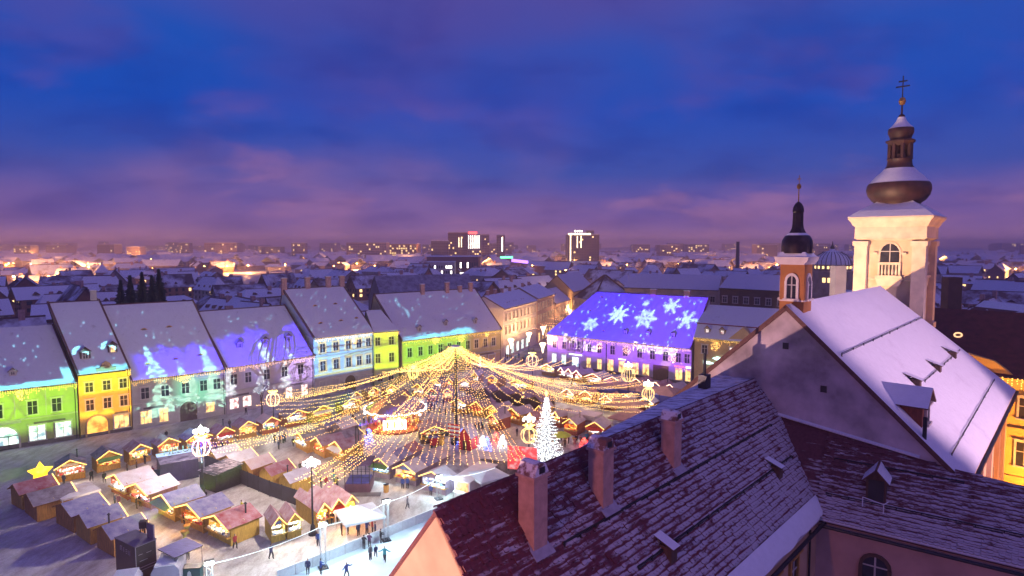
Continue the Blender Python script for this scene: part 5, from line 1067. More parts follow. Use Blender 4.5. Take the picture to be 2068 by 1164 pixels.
# ------------------------------------------------------------------ carousel, tree, rink and the other market things
def carousel():
    p = g(799, 862); c = empty('carousel', p, .3, 'brightly lit carousel with brown conical roof and white bulb rim', 'carousel'); r = 4.9
    MB().lathe([(r, 0), (r, .35), (0.01, .35)], 24).build('platform', mat('carousel_red', (.42, .10, .05), .5, 2, .4), c)
    MB().lathe([(r + .2, 3.7), (3.2, 4.7), (.9, 5.9), (.05, 6.4)], 16).build('roof', mat('carousel_canvas', (.34, .22, .17), .8, 1, .2), c)
    MB().lathe([(r + .2, 3.1), (r + .25, 3.7)], 16).build('valance', mat('goods_gold', (0, 0, 0)), c)
    MB().lathe([(1.5, .35), (1.5, 3.6)], 12).build('core', LIT_WARM, c)
    m = MB()
    for k in range(72):
        t = 2 * math.pi * k / 72; m.octa(((r + .35) * math.cos(t), (r + .35) * math.sin(t), 3.75 - .28 * abs(math.sin(t * 8))), .16)
    m.build('rim_bulbs', BULB_W, c)
    for k in range(8):
        t = 2 * math.pi * k / 8; m = MB(); m.tube([(r * .96 * math.cos(t), r * .96 * math.sin(t), .3), (r * .96 * math.cos(t), r * .96 * math.sin(t), 3.2)], .06, 6); m.build('pole', MATS['gilt'], c)
        MB().lathe([(.02, -.22), (.2, -.1), (.22, .08), (.02, .24)], 8, (r * 1.05 * math.cos(t), r * 1.05 * math.sin(t), 2.95)).build('globe_lamp', LAMP_W, c)
    hm = MB()                                                           # one mount: body, neck, head, four legs
    hm.tube([(-.5, 0, .95), (-.2, 0, 1.05), (.25, 0, 1.05), (.5, 0, 1.15), (.7, 0, 1.5), (.95, 0, 1.45)], [.16, .26, .26, .22, .13, .08], 7)
    for x, y in ((-.38, .14), (-.38, -.14), (.36, .14), (.36, -.14)): hm.tube([(x, y, .95), (x + .05, y, .6), (x - .02, y, .38)], [.09, .05, .05], 5)
    hm.tube([(0, 0, .3), (0, 0, 3.4)], .035, 5); hm.tube([(-.5, 0, 1.0), (-.75, 0, .7)], [.06, .02], 5)
    hms = [hm.mesh('carousel_horse', GOODS[i]) for i in (1, 0, 2)]
    for k in range(12):
        t = 2 * math.pi * k / 12; rr = 3.9 if k % 2 else 2.8; put('carousel_horse', hms[k % 3], c, (rr * math.cos(t), rr * math.sin(t), .05 + .25 * (k % 3)), t + math.pi / 2)
    m = MB(); fy = -r - .1; w = LAMP_W                                  # glowing white bars and ovals put in for the mirrors' reflections
    for x in (-1.75, -.65, .5, 1.65): m.box(x - .16, fy, 1.0, x + .16, fy + .08, 2.7)
    for x in (-1.2, -.08, 1.1):
        for k in range(10):
            a, b = 2 * math.pi * k / 10, 2 * math.pi * (k + 1) / 10; m.tube([(x + .34 * math.cos(a), fy + .04, 1.85 + .8 * math.sin(a)), (x + .34 * math.cos(b), fy + .04, 1.85 + .8 * math.sin(b))], .1, 5, cap=False)
    m.build('mirror_glints', w, c, rz=-.3 + .17)
    lamp('carousel_lamp', 'POINT', (0, 0, 3.2), 500, (1, .62, .2), c, .5); c.scale = (1.12, 1.12, 1.05)
    for t in (3.6, 4.2, 4.8, 5.4): lamp('carousel_lamp', 'POINT', (math.cos(t) * 3.6, math.sin(t) * 3.6, 2.7), 420, (1, .6, .18), c, .3)
carousel()
def lit_tree():
    p = g(1103, 940); t = empty('lit_tree', p, 0, 'tall slender Christmas tree covered in white lights beside the tiled roof', 'christmas tree'); H_ = 11.2
    MB().tube([(0, 0, 0), (0, 0, H_)], [.25, .04], 8).build('trunk', BARK, t); r = random.Random(4); br = MB(); bl = MB()
    for k in range(230):
        z = .7 + (H_ - .9) * (k / 230) ** 1.05; a = k * 2.399; L = (3.3 * (1 - z / H_) + .18) * r.uniform(.75, 1.1); tip = Vector((math.cos(a) * L, math.sin(a) * L, z - .12 * L)); m0 = Vector((0, 0, z))
        mid = m0.lerp(tip, .55) - Vector((0, 0, .10 * L)); br.tube([m0, mid, tip], [.06, .045, .015], 4, cap=False); n = int(L / .26) + 1
        for i in range(n + 1):
            q = i / max(1, n); pt = m0.lerp(mid, q / .55) if q < .55 else mid.lerp(tip, (q - .55) / .45); bl.octa(pt + Vector((r.uniform(-.08, .08), r.uniform(-.08, .08), r.uniform(-.05, .1))), .068)
    br.build('branches', FIR, t); tag(bl.build('lights', BULB_W, t), kind='stuff')
    MB().lathe([(.02, -.5), (.3, 0), (.02, .5)], 5, (0, 0, H_ + .4)).build('star', BULB_G, t)
lit_tree()
# ---- ice rink with its barrier, truss masts and cable
b0, b1 = g(560, 1176), g(905, 1034); bd = (b1 - b0).normalized(); bn = Vector((bd.y, -bd.x, 0))
ice = mat('rink_ice', (.80, .88, .92), .22, .35, .08)
o = sheet('ice_rink', [b0, b0 + bn * 24, b1 + bn * 24, b1], .03, ice)
rb = empty('rink_barrier', b0, math.atan2(bd.y, bd.x), 'long white panelled barrier along the ice rink', 'barrier'); n = int((b1 - b0).length / 2); pm = MB().box(.02, -.05, .05, 1.96, .05, 1.15).mesh('panel', METAL_W)
for i in range(n): put('panel', pm, rb, (i * 2, 0, 0))
MB().box(0, -.09, 1.15, n * 2, .09, 1.22).build('hand_rail', METAL_W, rb)
TR = []; TRM = mat('truss_alu', (.40, .44, .48), .5, 3, .1, .3)
def truss(px, pyb, pyt, lab, lit=1500.):
    p = g(px, pyb); h = at(px, pyt, p.y).z; t = empty('truss_mast', p, .5, lab, 'mast', 'lit truss masts along the rink'); w = .26
    for x, y in ((-w, -w), (w, -w), (w, w), (-w, w)): MB().tube([(x, y, 0), (x, y, h)], .03, 5).build('chord', TRM, t)
    m = MB(); k = int(h / .62)
    for i in range(k):
        z0, z1 = h * i / k, h * (i + 1) / k
        for a, b in (((-w, -w), (w, -w)), ((w, -w), (w, w)), ((w, w), (-w, w)), ((-w, w), (-w, -w))):
            if i % 2: a, b = b, a
            m.tube([(a[0], a[1], z0), (b[0], b[1], z1)], .014, 4, cap=False)
    m.build('lattice', TRM, t); MB().box(-.5, -.5, 0, .5, .5, .12).build('foot', METAL_D, t)
    fh = MB(); fh.box(-.45, -.2, h, .45, .25, h + .4); fh.build('floodlight', METAL_D, t); MB().box(-.4, -.26, h + .05, .4, -.21, h + .35).build('floodlight_glass', emit('flood_glass', (.75, .95, 1), 25, False), t)
    if lit: lamp('flood_lamp', 'POINT', (.9, -1.6, h + .2), lit, (.60, .90, 1), t, .25)
    TR.append(p + Vector((0, 0, h)))
truss(653, 1148, 1063, 'lit truss mast at the rink barrier, nearest whole one', 1100); truss(780, 1092, 1015, 'second lit truss mast along the rink, by the white canopy', 1100); truss(886, 1008, 965, 'third lit truss mast before the chequered huts', 1100); truss(425, 1215, 1140, 'lit truss mast cut by the bottom edge', 1300)
def cable(a, b, lab, sag=.4, m_=METAL_W):
    a, b = Vector(a), Vector(b); o = MB().tube([a.lerp(b, i / 8) - Vector((0, 0, sag * 4 * (i / 8) * (1 - i / 8))) for i in range(9)], .028, 5).build('overhead_cable', m_); return tag(o, lab, 'cable', 'overhead cables')
CW = emit('white_rope_light', (.8, .95, 1), 1.6, False)
cable(TR[3], TR[0], 'glowing cable between the bottom truss mast and the next', m_=CW); cable(TR[0], TR[1], 'glowing cable between the two truss masts by the canopy', m_=CW); cable(TR[1], TR[2], 'glowing cable running up to the mast by the chequered huts', m_=CW); cable(TR[2], g(1000, 945, 4), 'glowing cable passing behind the tiled roof', m_=CW)
# ---- canopies, umbrellas
def canopy(px, py, w, h, lab, material, rz=.5, peak=1.0):
    c = empty('canopy_tent', g(px, py), rz, lab, 'canopy'); s = w / 2
    for x, y in ((-s, -s), (s, -s), (s, s), (-s, s)): MB().tube([(x, y, 0), (x, y, h)], .05, 6).build('leg', METAL_W, c)
    m = MB(); pk = (0, 0, h + peak); cs = [(-s, -s), (s, -s), (s, s), (-s, s)]
    for i in range(4): a, b = cs[i], cs[(i + 1) % 4]; m.slab([(a[0] * 1.06, a[1] * 1.06, h), (b[0] * 1.06, b[1] * 1.06, h), pk], .04)
    m.build('canopy', material, c); v = MB()
    for i in range(4): a, b = cs[i], cs[(i + 1) % 4]; v.poly([(a[0] * 1.06, a[1] * 1.06, h - .25), (b[0] * 1.06, b[1] * 1.06, h - .25), (b[0] * 1.06, b[1] * 1.06, h), (a[0] * 1.06, a[1] * 1.06, h)])
    v.build('valance', material, c); return c
CAN = mat('canopy_cloth', (.62, .63, .68), .8, 1, .1)
c_ = canopy(727, 1077, 4.6, 2.5, 'white pop-up canopy with people under it beside the orange hut', CAN, .55); lamp('canopy_lamp', 'POINT', (-1.5, 1.2, 2.2), 170, (1, .45, .16), c_, .3)
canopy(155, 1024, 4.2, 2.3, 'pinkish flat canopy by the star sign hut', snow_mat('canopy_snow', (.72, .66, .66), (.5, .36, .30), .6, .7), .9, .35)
canopy(983, 1000, 4.5, 3.0, 'white awning canopy behind the food trailer', CAN, .6, .5)
RB = mat('rose_canvas', (.42, .22, .20), .8, 1, .2)
for px, py, w, lab in ((1278, 806, 8.5, 'broad brown canvas tent before the purple house'), (1345, 818, 9.0, 'broad brown canvas tent nearest the tiled roof edge'), (1262, 842, 6.5, 'rose canvas tent behind the white lights'), (1280, 868, 7.0, 'rose canvas tent beside the white container'), (1232, 800, 6.0, 'dark rose canvas tent left of the gold apple')): canopy(px, py, w, 2.6, lab, RB, -.62, 1.6)
def parasol(px, py, h, lab, material, r=1.7):
    p = empty('parasol', g(px, py), 0, lab, 'parasol'); MB().tube([(0, 0, 0), (0, 0, h)], .04, 6).build('pole', METAL_D, p)
    MB().lathe([(r, h - .7), (r * .5, h - .25), (.05, h)], 8).build('shade', material, p)
    for k in range(4): t = k * math.pi / 2; MB().tube([(0, 0, h - .9), (r * .75 * math.cos(t), r * .75 * math.sin(t), h - .5)], .02, 4).build('rib', METAL_D, p)
parasol(1135, 903, 2.8, 'yellow parasol right of the white tree', mat('yellow_shade', (.7, .72, .05), .7, 2, .1)); parasol(1090, 876, 2.6, 'pale rose parasol behind the white tree', mat('rose_shade', (.6, .36, .34), .7, 2, .1), 2.0)
# ---- dark boxes: container, kiosk, bins, pavilion, fence
def letters(root, txt, size, material, loc, rot): put('lettering', text_mesh(txt, size, 'lettering', material), root, loc, rot=rot)
def boxy(name, lab, cat, p1, p2, depth, h, material, topm=None):
    A, B = g(*p1), g(*p2); d = B - A; root = empty(name, A, math.atan2(d.y, d.x), lab, cat); W = d.length
    return root, W
ct, W = boxy('shipping_container', 'dark container with white lettering on its snowy roof edge', 'container', (325, 980), (402, 965), 4, 3, BLACK)
MB().box(0, 0, .1, W, 5.2, 3.0).build('body', mat('container_navy', (.035, .03, .06), .5, 1, .3), ct); rib = MB().box(-.05, -.05, .2, .05, 0, 2.9).mesh('rib', MATS['container_navy'])
for i in range(int(W / .5)): put('rib', rib, ct, (.3 + i * .5, -.001, 0))
MB().box(-.05, -.1, 3.0, W + .05, 5.3, 3.1).build('roof', snow_mat('cont_snow', (.42, .38, .5), (.07, .05, .1), .5, .5), ct); MB().box(-.1, 3.5, 3.1, W - .4, 5.2, 3.16).build('light_strip', emit('strip_blue', (.55, .75, 1), .9, True, .3, 1.), ct)  # flat roof strip given its own blue-white glow
letters(ct, 'HELUN', 1.5, BLACK, (W * .62, 3.6, 3.72), (R(80), 0, 0))
kh = 4.2; kF, kR, kL = g(272.5, 1106, kh), g(314, 1098, kh), g(232, 1087, kh); kd = kF - kL; ks = empty('black_kiosk', (kL.x, kL.y, 0), math.atan2(kd.y, kd.x), 'tall black box kiosk with pale outlines in the bottom left', 'kiosk'); kl = kd.length; kw = 2.1
MB().box(0, 0, 0, kl, kw, kh).build('body', BLACK, ks); e = MB(); GT = mat('grey_trim', (.28, .28, .33), .5, 2, .1)
for y in (0, kw - .06): e.box(kl, y, 0, kl + .04, y + .06, kh)
for z in (1.5, 1.8, kh - .06): e.box(kl, .06, z, kl + .04, kw - .06, z + .06)
e.build('edge_trim', GT, ks); MB().box(-.06, -.06, kh, kl + .08, kw + .06, kh + .07).build('roof', mat('kiosk_roof', (.10, .09, .17), .7, .6, .3), ks)
for y, z, w_ in ((.3, 3.2, .4), (1.1, 3.15, .5), (.4, 2.5, .8)): MB().box(kl + .001, y, z, kl + .03, y + w_, z + .05).build('lettering_line', GT, ks)

for x, z, w_, h_ in ((1.0, 3.2, .08, .5), (1.3, 3.2, .08, .5), (1.06, 3.62, .24, .08), (1.7, 3.15, .08, .5), (2.1, 3.1, .3, .07), (2.1, 3.3, .3, .07), (2.1, 3.5, .3, .07), (2.6, 3.05, .08, .5), (2.85, 3.05, .08, .5)): MB().box(x, -.03, z, x + w_, -.002, z + h_).build('lettering_stroke', GT, ks)
MB().box(kl * .75, kw - .35, kh + .07, kl * .75 + 1.2, kw - .2, kh + 1.7).build('upright_board', mat('board_grey', (.12, .11, .2), .6, 1, .2), ks)
MB().slab([(kl + .1, kw + .1, 3.1), (kl + 3.2, kw + .1, 3.0), (kl + 3.2, kw + 3.2, 3.0), (kl + .1, kw + 3.2, 3.1)], .1, 0, 1).build('side_awning', [mat('awning_blue', (.13, .12, .40), .6, 1.2, .3, sc3=(1, 6, 1)), BLACK], ks)
for x, y in ((kl + 3.1, kw + .2), (kl + 3.1, kw + 3.1)): MB().tube([(x, y, 0), (x, y, 3)], .04, 5).build('awning_leg', METAL_D, ks)
for i, (px, py, s, lab) in enumerate(((250, 1218, 1.0, 'pale lilac boxed trailer cut by the bottom edge'), (342, 1176, 1.0, 'rounded grey trailer with snowy top beside the black kiosk'))):
    t = empty('small_trailer', g(px, py), .3, lab, 'trailer'); m = MB(); m.prism([(-1.3, .4), (1.3, .4), (1.3, 1.9), (.9, 2.5), (-.9, 2.5), (-1.3, 1.9)], -1.6, 1.8, 'y', 0); m.build('shell', mat('trailer_grey', (.40, .38, .50), .6, 1, .15), t)
    MB().slab([(-1.0, -1.6, 2.56), (1.0, -1.6, 2.56), (1.0, 1.8, 2.56), (-1.0, 1.8, 2.56)], .06).build('snow_cap', SNOW, t)
    for y in (-.7, .7):
        for x in (-1.3, 1.3): MB().lathe([(.02, -.1), (.38, -.1), (.38, .1), (.02, .1)], 12).build('wheel', BLACK, t).matrix_local = Matrix.Translation((x, y, .38)) @ Matrix.Rotation(R(90), 4, 'Y')
dc, W = boxy('dark_cabin', 'dark timber cabin with pink snow on its roof beside the lamp post', 'cabin', (404, 985), (436, 996), 3, 3, BLACK)
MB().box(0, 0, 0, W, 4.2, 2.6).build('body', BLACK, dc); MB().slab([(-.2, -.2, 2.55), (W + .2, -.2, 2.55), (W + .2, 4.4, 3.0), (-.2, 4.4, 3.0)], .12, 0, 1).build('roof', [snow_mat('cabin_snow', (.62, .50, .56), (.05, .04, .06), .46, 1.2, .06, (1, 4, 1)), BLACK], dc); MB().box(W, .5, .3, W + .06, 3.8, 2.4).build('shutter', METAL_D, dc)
def fence(lab, pts, h, material, z0=.1):
    P = [g(*p) for p in pts]; root = empty('dark_fence', P[0], 0, lab, 'fence')
    for a, b in zip(P, P[1:]):
        n = max(1, int((b - a).length / 2.2)); d = (b - a) / n; rz = math.atan2(d.y, d.x); me = MB().box(.03, -.04, z0, d.length - .03, .04, h).mesh('panel', material); pm_ = MB().box(-.05, -.06, 0, .05, .06, h + .1).mesh('post', METAL_D)
        for i in range(n): put('panel', me, root, a + d * i - P[0], rz); put('post', pm_, root, a + d * i - P[0], rz)
    return root
fence('dark panel fence in front of the container', ((312, 978), (362, 970), (412, 958)), 2.1, mat('fence_green', (.03, .055, .06), .5, .7, .5)); fence('long dark fence slanting down before the row of huts', ((414, 946), (480, 975), (545, 1003), (622, 1030)), 2.2, mat('fence_dark', (.03, .028, .045), .5, .7, .4))
fence('long blue tarpaulin wall below the purple house', ((1180, 808), (1250, 817), (1310, 827), (1375, 838)), 3.4, mat('tarp_blue', (.045, .05, .30), .5, .5, .25), .05)
pv, W = boxy('glass_pavilion', 'dark glazed pavilion on a maroon plinth by the chequered huts', 'pavilion', (696, 997), (747, 996), 3, 3, BLACK)
MB().box(0, 0, 0, W, 3.4, 1.3).build('plinth', mat('plinth_plum', (.12, .05, .09), .6, 1, .3), pv); MB().box(.2, .2, 1.3, W - .2, 3.2, 1.5).build('floor', BLUE_ROOF, pv)
for x in (.05, W / 3, W * 2 / 3, W - .05):
    for y in (.05, 3.35): MB().tube([(x, y, 1.3), (x, y, 4.0)], .06, 6).build('post', METAL_D, pv)
MB().box(-.2, -.2, 4.0, W + .2, 3.6, 4.15).build('roof', mat('pavilion_roof', (.10, .05, .12), .6, 1, .3), pv); gp = MB()
for y in (.04, 3.36): gp.box(.1, y - .01, 2.2, W - .1, y + .01, 2.26); gp.box(.1, y - .01, 3.1, W - .1, y + .01, 3.16)
gp.build('rails', METAL_D, pv); MB().box(-1.4, -1.2, 0, W + 1.6, -.1, .14).build('step', P_DARK, pv)
wc_, W = boxy('white_container', 'white cargo container with pink snow behind the rose-roofed huts', 'container', (1146, 862), (1202, 872), 3, 3, METAL_W)
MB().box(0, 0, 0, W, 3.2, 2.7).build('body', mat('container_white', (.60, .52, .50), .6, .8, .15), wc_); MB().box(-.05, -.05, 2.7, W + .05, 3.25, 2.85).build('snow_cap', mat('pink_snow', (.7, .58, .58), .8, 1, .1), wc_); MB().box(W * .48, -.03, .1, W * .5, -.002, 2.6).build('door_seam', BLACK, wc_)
for x in (W * .12, W * .62): MB().box(x, -.02, 1.5, x + W * .26, -.003, 2.0).build('lettering_line', MATS['rose_canvas'], wc_)
ft, W = boxy('food_trailer', 'pale food trailer with open hatch and orange interior beside the rink', 'trailer', (917, 1008), (948, 1016), 3, 3, METAL_W)
MB().box(0, .1, .3, W, 6.5, 2.9).build('body', mat('trailer_pale', (.55, .50, .55), .6, .8, .15), ft); MB().slab([(-.3, -.4, 2.95), (W + .3, -.4, 2.95), (W + .3, 6.8, 3.3), (-.3, 6.8, 3.3)], .1).build('roof', MATS['pink_snow'], ft)
MB().box(.25, -.02, 1.4, W - .25, .098, 2.6).build('hatch', emit('trailer_glow', (1, .40, .15), .9, True, .8, 2.), ft); MB().box(.1, -.5, 1.2, W - .1, .1, 1.3).build('counter', METAL_W, ft); MB().box(.4, -.06, .35, 1.0, .09, 1.1).build('cabinet', METAL_W, ft)
# ---- Santa corner by the white tree
rk = empty('rock_stage', g(935, 948), -.28, 'snow-topped artificial rock ledge before the red houses', 'stage'); m = MB(); q = random.Random(2); n = 14; top = [(i * 11.5 / n, q.uniform(-.3, .3)) for i in range(n + 1)]
for i in range(n):
    (x0, a), (x1, b) = top[i], top[i + 1]; z0, z1 = 1.5 + q.uniform(-.2, .2), 1.5 + q.uniform(-.2, .2)
    m.poly([(x0, a, 0), (x1, b, 0), (x1, b + .3, z1 * .6), (x0, a + .3, z0 * .6)]); m.poly([(x0, a + .3, z0 * .6), (x1, b + .3, z1 * .6), (x1, b + .7, 1.7), (x0, a + .7, 1.7)]); m.poly([(x0, a + .7, 1.7), (x1, b + .7, 1.7), (x1, 4.4, 1.75), (x0, 4.4, 1.75)], 1)
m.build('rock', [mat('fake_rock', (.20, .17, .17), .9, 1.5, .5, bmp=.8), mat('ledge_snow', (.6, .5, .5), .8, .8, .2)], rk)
sh = empty('red_house', g(926, 908), -.4, 'small bright red playhouse with snowy gable beside the mast', 'playhouse'); RD = mat('santa_red', (.62, .02, .04), .6, 1, .2)
MB().box(0, 0, 0, 2.4, 2.4, 2.4).build('body', RD, sh); MB().prism([(0, 2.4), (2.4, 2.4), (1.2, 4.0)], .02, 2.4).build('gable', RD, sh)
for s in (0, 2.4): MB().slab([(1.2, -.3, 4.2), (1.2, 2.7, 4.2), (s + (s - 1.2) * .2, 2.7, 2.2), (s + (s - 1.2) * .2, -.3, 2.2)], .1).build('roof_panel', THIN_SNOW, sh)
MB().box(.8, -.04, 0, 1.6, -.002, 1.7).build('door', WOOD_D, sh)
sl = empty('slatted_board', g(921, 905), -.4, 'red and white slatted board beside the red playhouse', 'sign'); 
for i in range(7): MB().box(-1.3, -.5, 2.0 + i * .34, 1.0, -.42, 2.28 + i * .34).build('slat', [RD, METAL_W][i % 2], sl)
for x in (-1.2, .9): MB().box(x, -.4, 0, x + .1, -.3, 4.4).build('post', WOOD_D, sl)
bn_ = empty('red_banner', g(1025, 957), -.25, 'red lit panel with white script patterns left of the white tree', 'banner'); MB().box(0, 0, .8, 4.6, .1, 4.4).build('panel', emit('banner_red', (.9, .06, .07), .8, False, .5, 1.2, (.9, .5, .5)), bn_)
for x in (.1, 4.4): MB().box(x, .1, 0, x + .12, .22, 4.4).build('post', METAL_D, bn_)
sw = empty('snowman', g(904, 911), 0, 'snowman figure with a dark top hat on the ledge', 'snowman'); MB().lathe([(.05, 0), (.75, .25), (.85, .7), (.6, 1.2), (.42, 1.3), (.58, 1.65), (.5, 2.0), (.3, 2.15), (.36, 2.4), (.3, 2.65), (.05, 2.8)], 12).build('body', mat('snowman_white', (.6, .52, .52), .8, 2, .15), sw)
MB().lathe([(.55, 2.68), (.55, 2.74), (.3, 2.76), (.28, 3.2), (.02, 3.2)], 12).build('hat', BLACK, sw); MB().tube([(0, -.3, 2.45), (0, -.65, 2.42)], [.06, .01], 5).build('nose', GOODS[2], sw)
r = random.Random(12)
for i, (px, py, h, mm, lab) in enumerate(((932, 901, 3.0, BULB_B, 'small bush of blue lights left of the rock ledge'), (984, 915, 2.6, BULB_B, 'bushy shrub of blue lights above the rock ledge'), (975, 904, 2.0, BULB_W, 'white-lit shrub behind the blue one'), (1015, 905, 2.2, BULB_W, 'white-lit shrub near the red panel'), (745, 896, 2.6, BULB_B, 'blue-lit ride by the strings'), (957, 895, 1.6, BULB_R, 'red-lit shrub on the stage'), (1002, 893, 1.6, BULB_R, 'red-lit shrub at the back of the stage'), (1180, 905, 1.6, BULB_R, 'red-lit bush by the tables'))):
    t = empty('lit_shrub', g(px, py), 0, lab, 'lit shrub'); m = MB(); tw = MB()
    for k in range(120):
        a, z = r.uniform(0, 6.28), h * r.random(); q = .95 * math.sqrt(max(.05, 1 - z / h)) * r.random() ** .5; m.octa((q * math.cos(a), q * math.sin(a), z + .1), .07)
        if k % 8 == 0: tw.tube([(0, 0, .0), (q * math.cos(a), q * math.sin(a), z)], [.04, .01], 4)
    m.build('lights', mm, t); tw.build('twigs', BARK, t)
    lamp('shrub_lamp', 'POINT', (0, -.6, h * .6), 60, tuple(mm.node_tree.nodes['Principled BSDF'].inputs['Emission Color'].default_value)[:3], t, .4)
tn = empty('toy_train', g(868, 905), .1, 'red toy train car beside the long brown shed', 'toy train'); MB().box(0, 0, .35, 1.5, 1.1, 1.7).build('cab', RD, tn); MB().box(1.6, .05, .35, 3.0, 1.05, 1.3).build('wagon', GOODS[2], tn); MB().box(-.1, -.1, 1.7, 1.6, 1.2, 1.82).build('cab_roof', BLUE_ROOF, tn)
for x in (.3, 1.1, 1.9, 2.7): MB().lathe([(.02, -.06), (.25, -.06), (.25, .06), (.02, .06)], 10).build('wheel', BLACK, tn).matrix_local = Matrix.Translation((x, -.02, .25)) @ Matrix.Rotation(R(90), 4, 'X')
stall('long low brown shed with a sagging roof before the carousel', (848, 898), (905, 893), 'dark', 'maroon', 'mix', depth=4.2, light=WARM, power=40, name='brown_shed')
st = empty('star_sign', g(84, 1000) + Vector((0, 0, 3.3)), .7, 'glowing yellow star-shaped sign on the red roofed hut', 'sign'); m = MB(); pts = [(math.cos(k * math.pi / 5 + 1.57) * (1.5 if k % 2 == 0 else .8), math.sin(k * math.pi / 5 + 1.57) * (1.5 if k % 2 == 0 else .8)) for k in range(10)]; m.prism(pts, -.15, .15); m.build('star', emit('star_yellow', (1, .52, .02), 2.4, True, .4, 2.), st); MB().box(-.08, -.08, -2.6, .08, .08, -.6).build('bracket', METAL_D, st); lamp('star_lamp', 'POINT', (0, -.8, 0), 110, (1, .5, .05), st, .4)
for i, (px, py, lab) in enumerate(((378, 1078, 'small round standing table nearest the slanting row'), (373, 1090, 'standing table with a lime cloth'), (1160, 897, 'standing table before the rose-roofed huts'), (1178, 899, 'standing table beside the people at the rose-roofed huts'))):
    t = empty('standing_table', g(px, py), 0, lab, 'table'); MB().lathe([(.02, 1.05), (.45, 1.05), (.45, 1.1), (.02, 1.1)], 14).build('top', WOOD_Y, t); MB().lathe([(.3, 0), (.16, .5), (.42, 1.05)], 10).build('cloth', mat('lime_cloth', (.55, .6, .2), .8, 2, .1) if i < 2 else RB, t)
bi = empty('litter_bin', g(780, 994), .2, 'brown wooden litter bin on the bright snow', 'bin'); MB().lathe([(.36, 0), (.4, 1.1)], 8).build('body', WOOD, bi); MB().lathe([(.42, 1.1), (.42, 1.2), (.02, 1.25)], 8).build('lid', METAL_D, bi)
sc_ = empty('teal_counter', g(385, 1168), .1, 'dark teal counter with a white emblem near the bottom edge', 'counter'); MB().box(-1.1, -.3, 0, 1.1, .5, 1.2).build('body', mat('teal_panel', (.02, .10, .11), .5, 1, .2), sc_); MB().box(-1.2, -.4, 1.2, 1.2, .6, 1.27).build('top', BLACK, sc_); MB().prism([(-.25, .3), (.25, .3), (.15, .8), (0, .95), (-.15, .8)], -.33, -.302).build('emblem', METAL_W, sc_)
# ------------------------------------------------------------------ shopping street: lamps and decorations
street = [g(1014, 735), g(1100, 738), Vector((24.0, 214, 0)), Vector((38, 265, 0)), Vector((60, 360, 0)), Vector((40, 300, 0)), Vector((17, 243, 0)), Vector((8.7, 217.6, 0))]
sheet('shopping_street', street, .012, STREET_SNOW)
for i, (px, py, z) in enumerate(((1032, 690, 6.5), (1068, 677, 6.5), (1097, 664, 7), (1096, 698, 6), (1151, 629, 7), (1146, 605, 7), (1128, 576, 7), (1138, 574, 8), (1131, 590, 7), (1158, 640, 7))):
    p = g(px, py, z); t = empty('funnel_lamp', (p.x, p.y, 0), 0, 'glowing funnel-shaped lamp post in the shopping street, %s counted from the square' % ORD[i], 'lamp post', 'funnel lamps in the shopping street')
    MB().tube([(0, 0, 0), (0, 0, z - 1.2)], .07, 6).build('pole', METAL_D, t); MB().lathe([(.15, z - 2.2), (.45, z - .6), (1.0, z + .6), (.9, z + .65)], 10).build('funnel', emit('funnel_glow', (1, .72, .46), 3.2, False), t)
    lamp('funnel_lamp_light', 'POINT', (0, 0, z + .9), 4200, (1, .52, .22), t, .3)
r = random.Random(21)
for i in range(16):
    t_ = i / 15; p = Vector((12, 212, 0)).lerp(Vector((46, 320, 0)), t_); a = p + Vector((-6, 2, 6 + r.random() * 2)); b = p + Vector((7, -2, 6 + r.random() * 2)); string_light(a, b, .8, 'warm light string hung across the shopping street', step=.7, r=.11, group='strings across the street', m_=emit('street_bulb', (1, .45, .18), 5, False))
# pigment of ground along the house fronts is plain trodden snow; a paved strip leads to the archway
# ------------------------------------------------------------------ trees
def fir_mesh(seed, h=1.0):
    q = random.Random(seed); tr = MB().tube([(0, 0, 0), (0, 0, h)], [.012, .002], 6); fo = MB()
    for k in range(760):
        z = .06 + .94 * (k / 760); L = (.175 * (1 - z) ** .9 + .003) * q.uniform(.55, 1.12); a = k * 2.399 + q.uniform(-.3, .3); c, s_ = math.cos(a), math.sin(a); dr = .30 * L
        for f0, f1 in ((.05, .55), (.5, 1.0)):
            z0, z1 = z - dr * f0, z - dr * f1; hang = (.030 * (1 - z) + .006) * q.uniform(.6, 1.3); w = .020 * (1.1 - f1) + .003
            fo.poly([(c * L * f0, s_ * L * f0, z0 + .004), (c * L * f1, s_ * L * f1, z1 + .002), (c * L * f1 * .97, s_ * L * f1 * .97, z1 - hang * .6), (c * L * f0, s_ * L * f0, z0 - hang)])
            fo.poly([(c * L * f0 - s_ * w, s_ * L * f0 + c * w, z0 - .006), (c * L * f0 + s_ * w, s_ * L * f0 - c * w, z0 - .006), (c * L * f1 + s_ * w * .4, s_ * L * f1 - c * w * .4, z1), (c * L * f1 - s_ * w * .4, s_ * L * f1 + c * w * .4, z1)])
    return tr.mesh('trunk', BARK), fo.mesh('crown', FIR)
ft_, fc_ = fir_mesh(3)
for i, (px, top, Y) in enumerate(((262, 556, 158), (286, 549, 163), (306, 556, 160), (320, 543, 168), (243, 565, 161))):
    p = at(px, top, Y); t = empty('fir_tree', (p.x, p.y, 0), i * 1.3, 'tall dark fir tree behind the left houses, %s from the left' % ['second', 'third', 'fourth', 'fifth', 'first'][i], 'tree', 'fir trees behind the houses')
    for n, me in (('trunk', ft_), ('crown', fc_)): put(n, me, t, scale=(p.z * 1.35, p.z * 1.35, p.z))
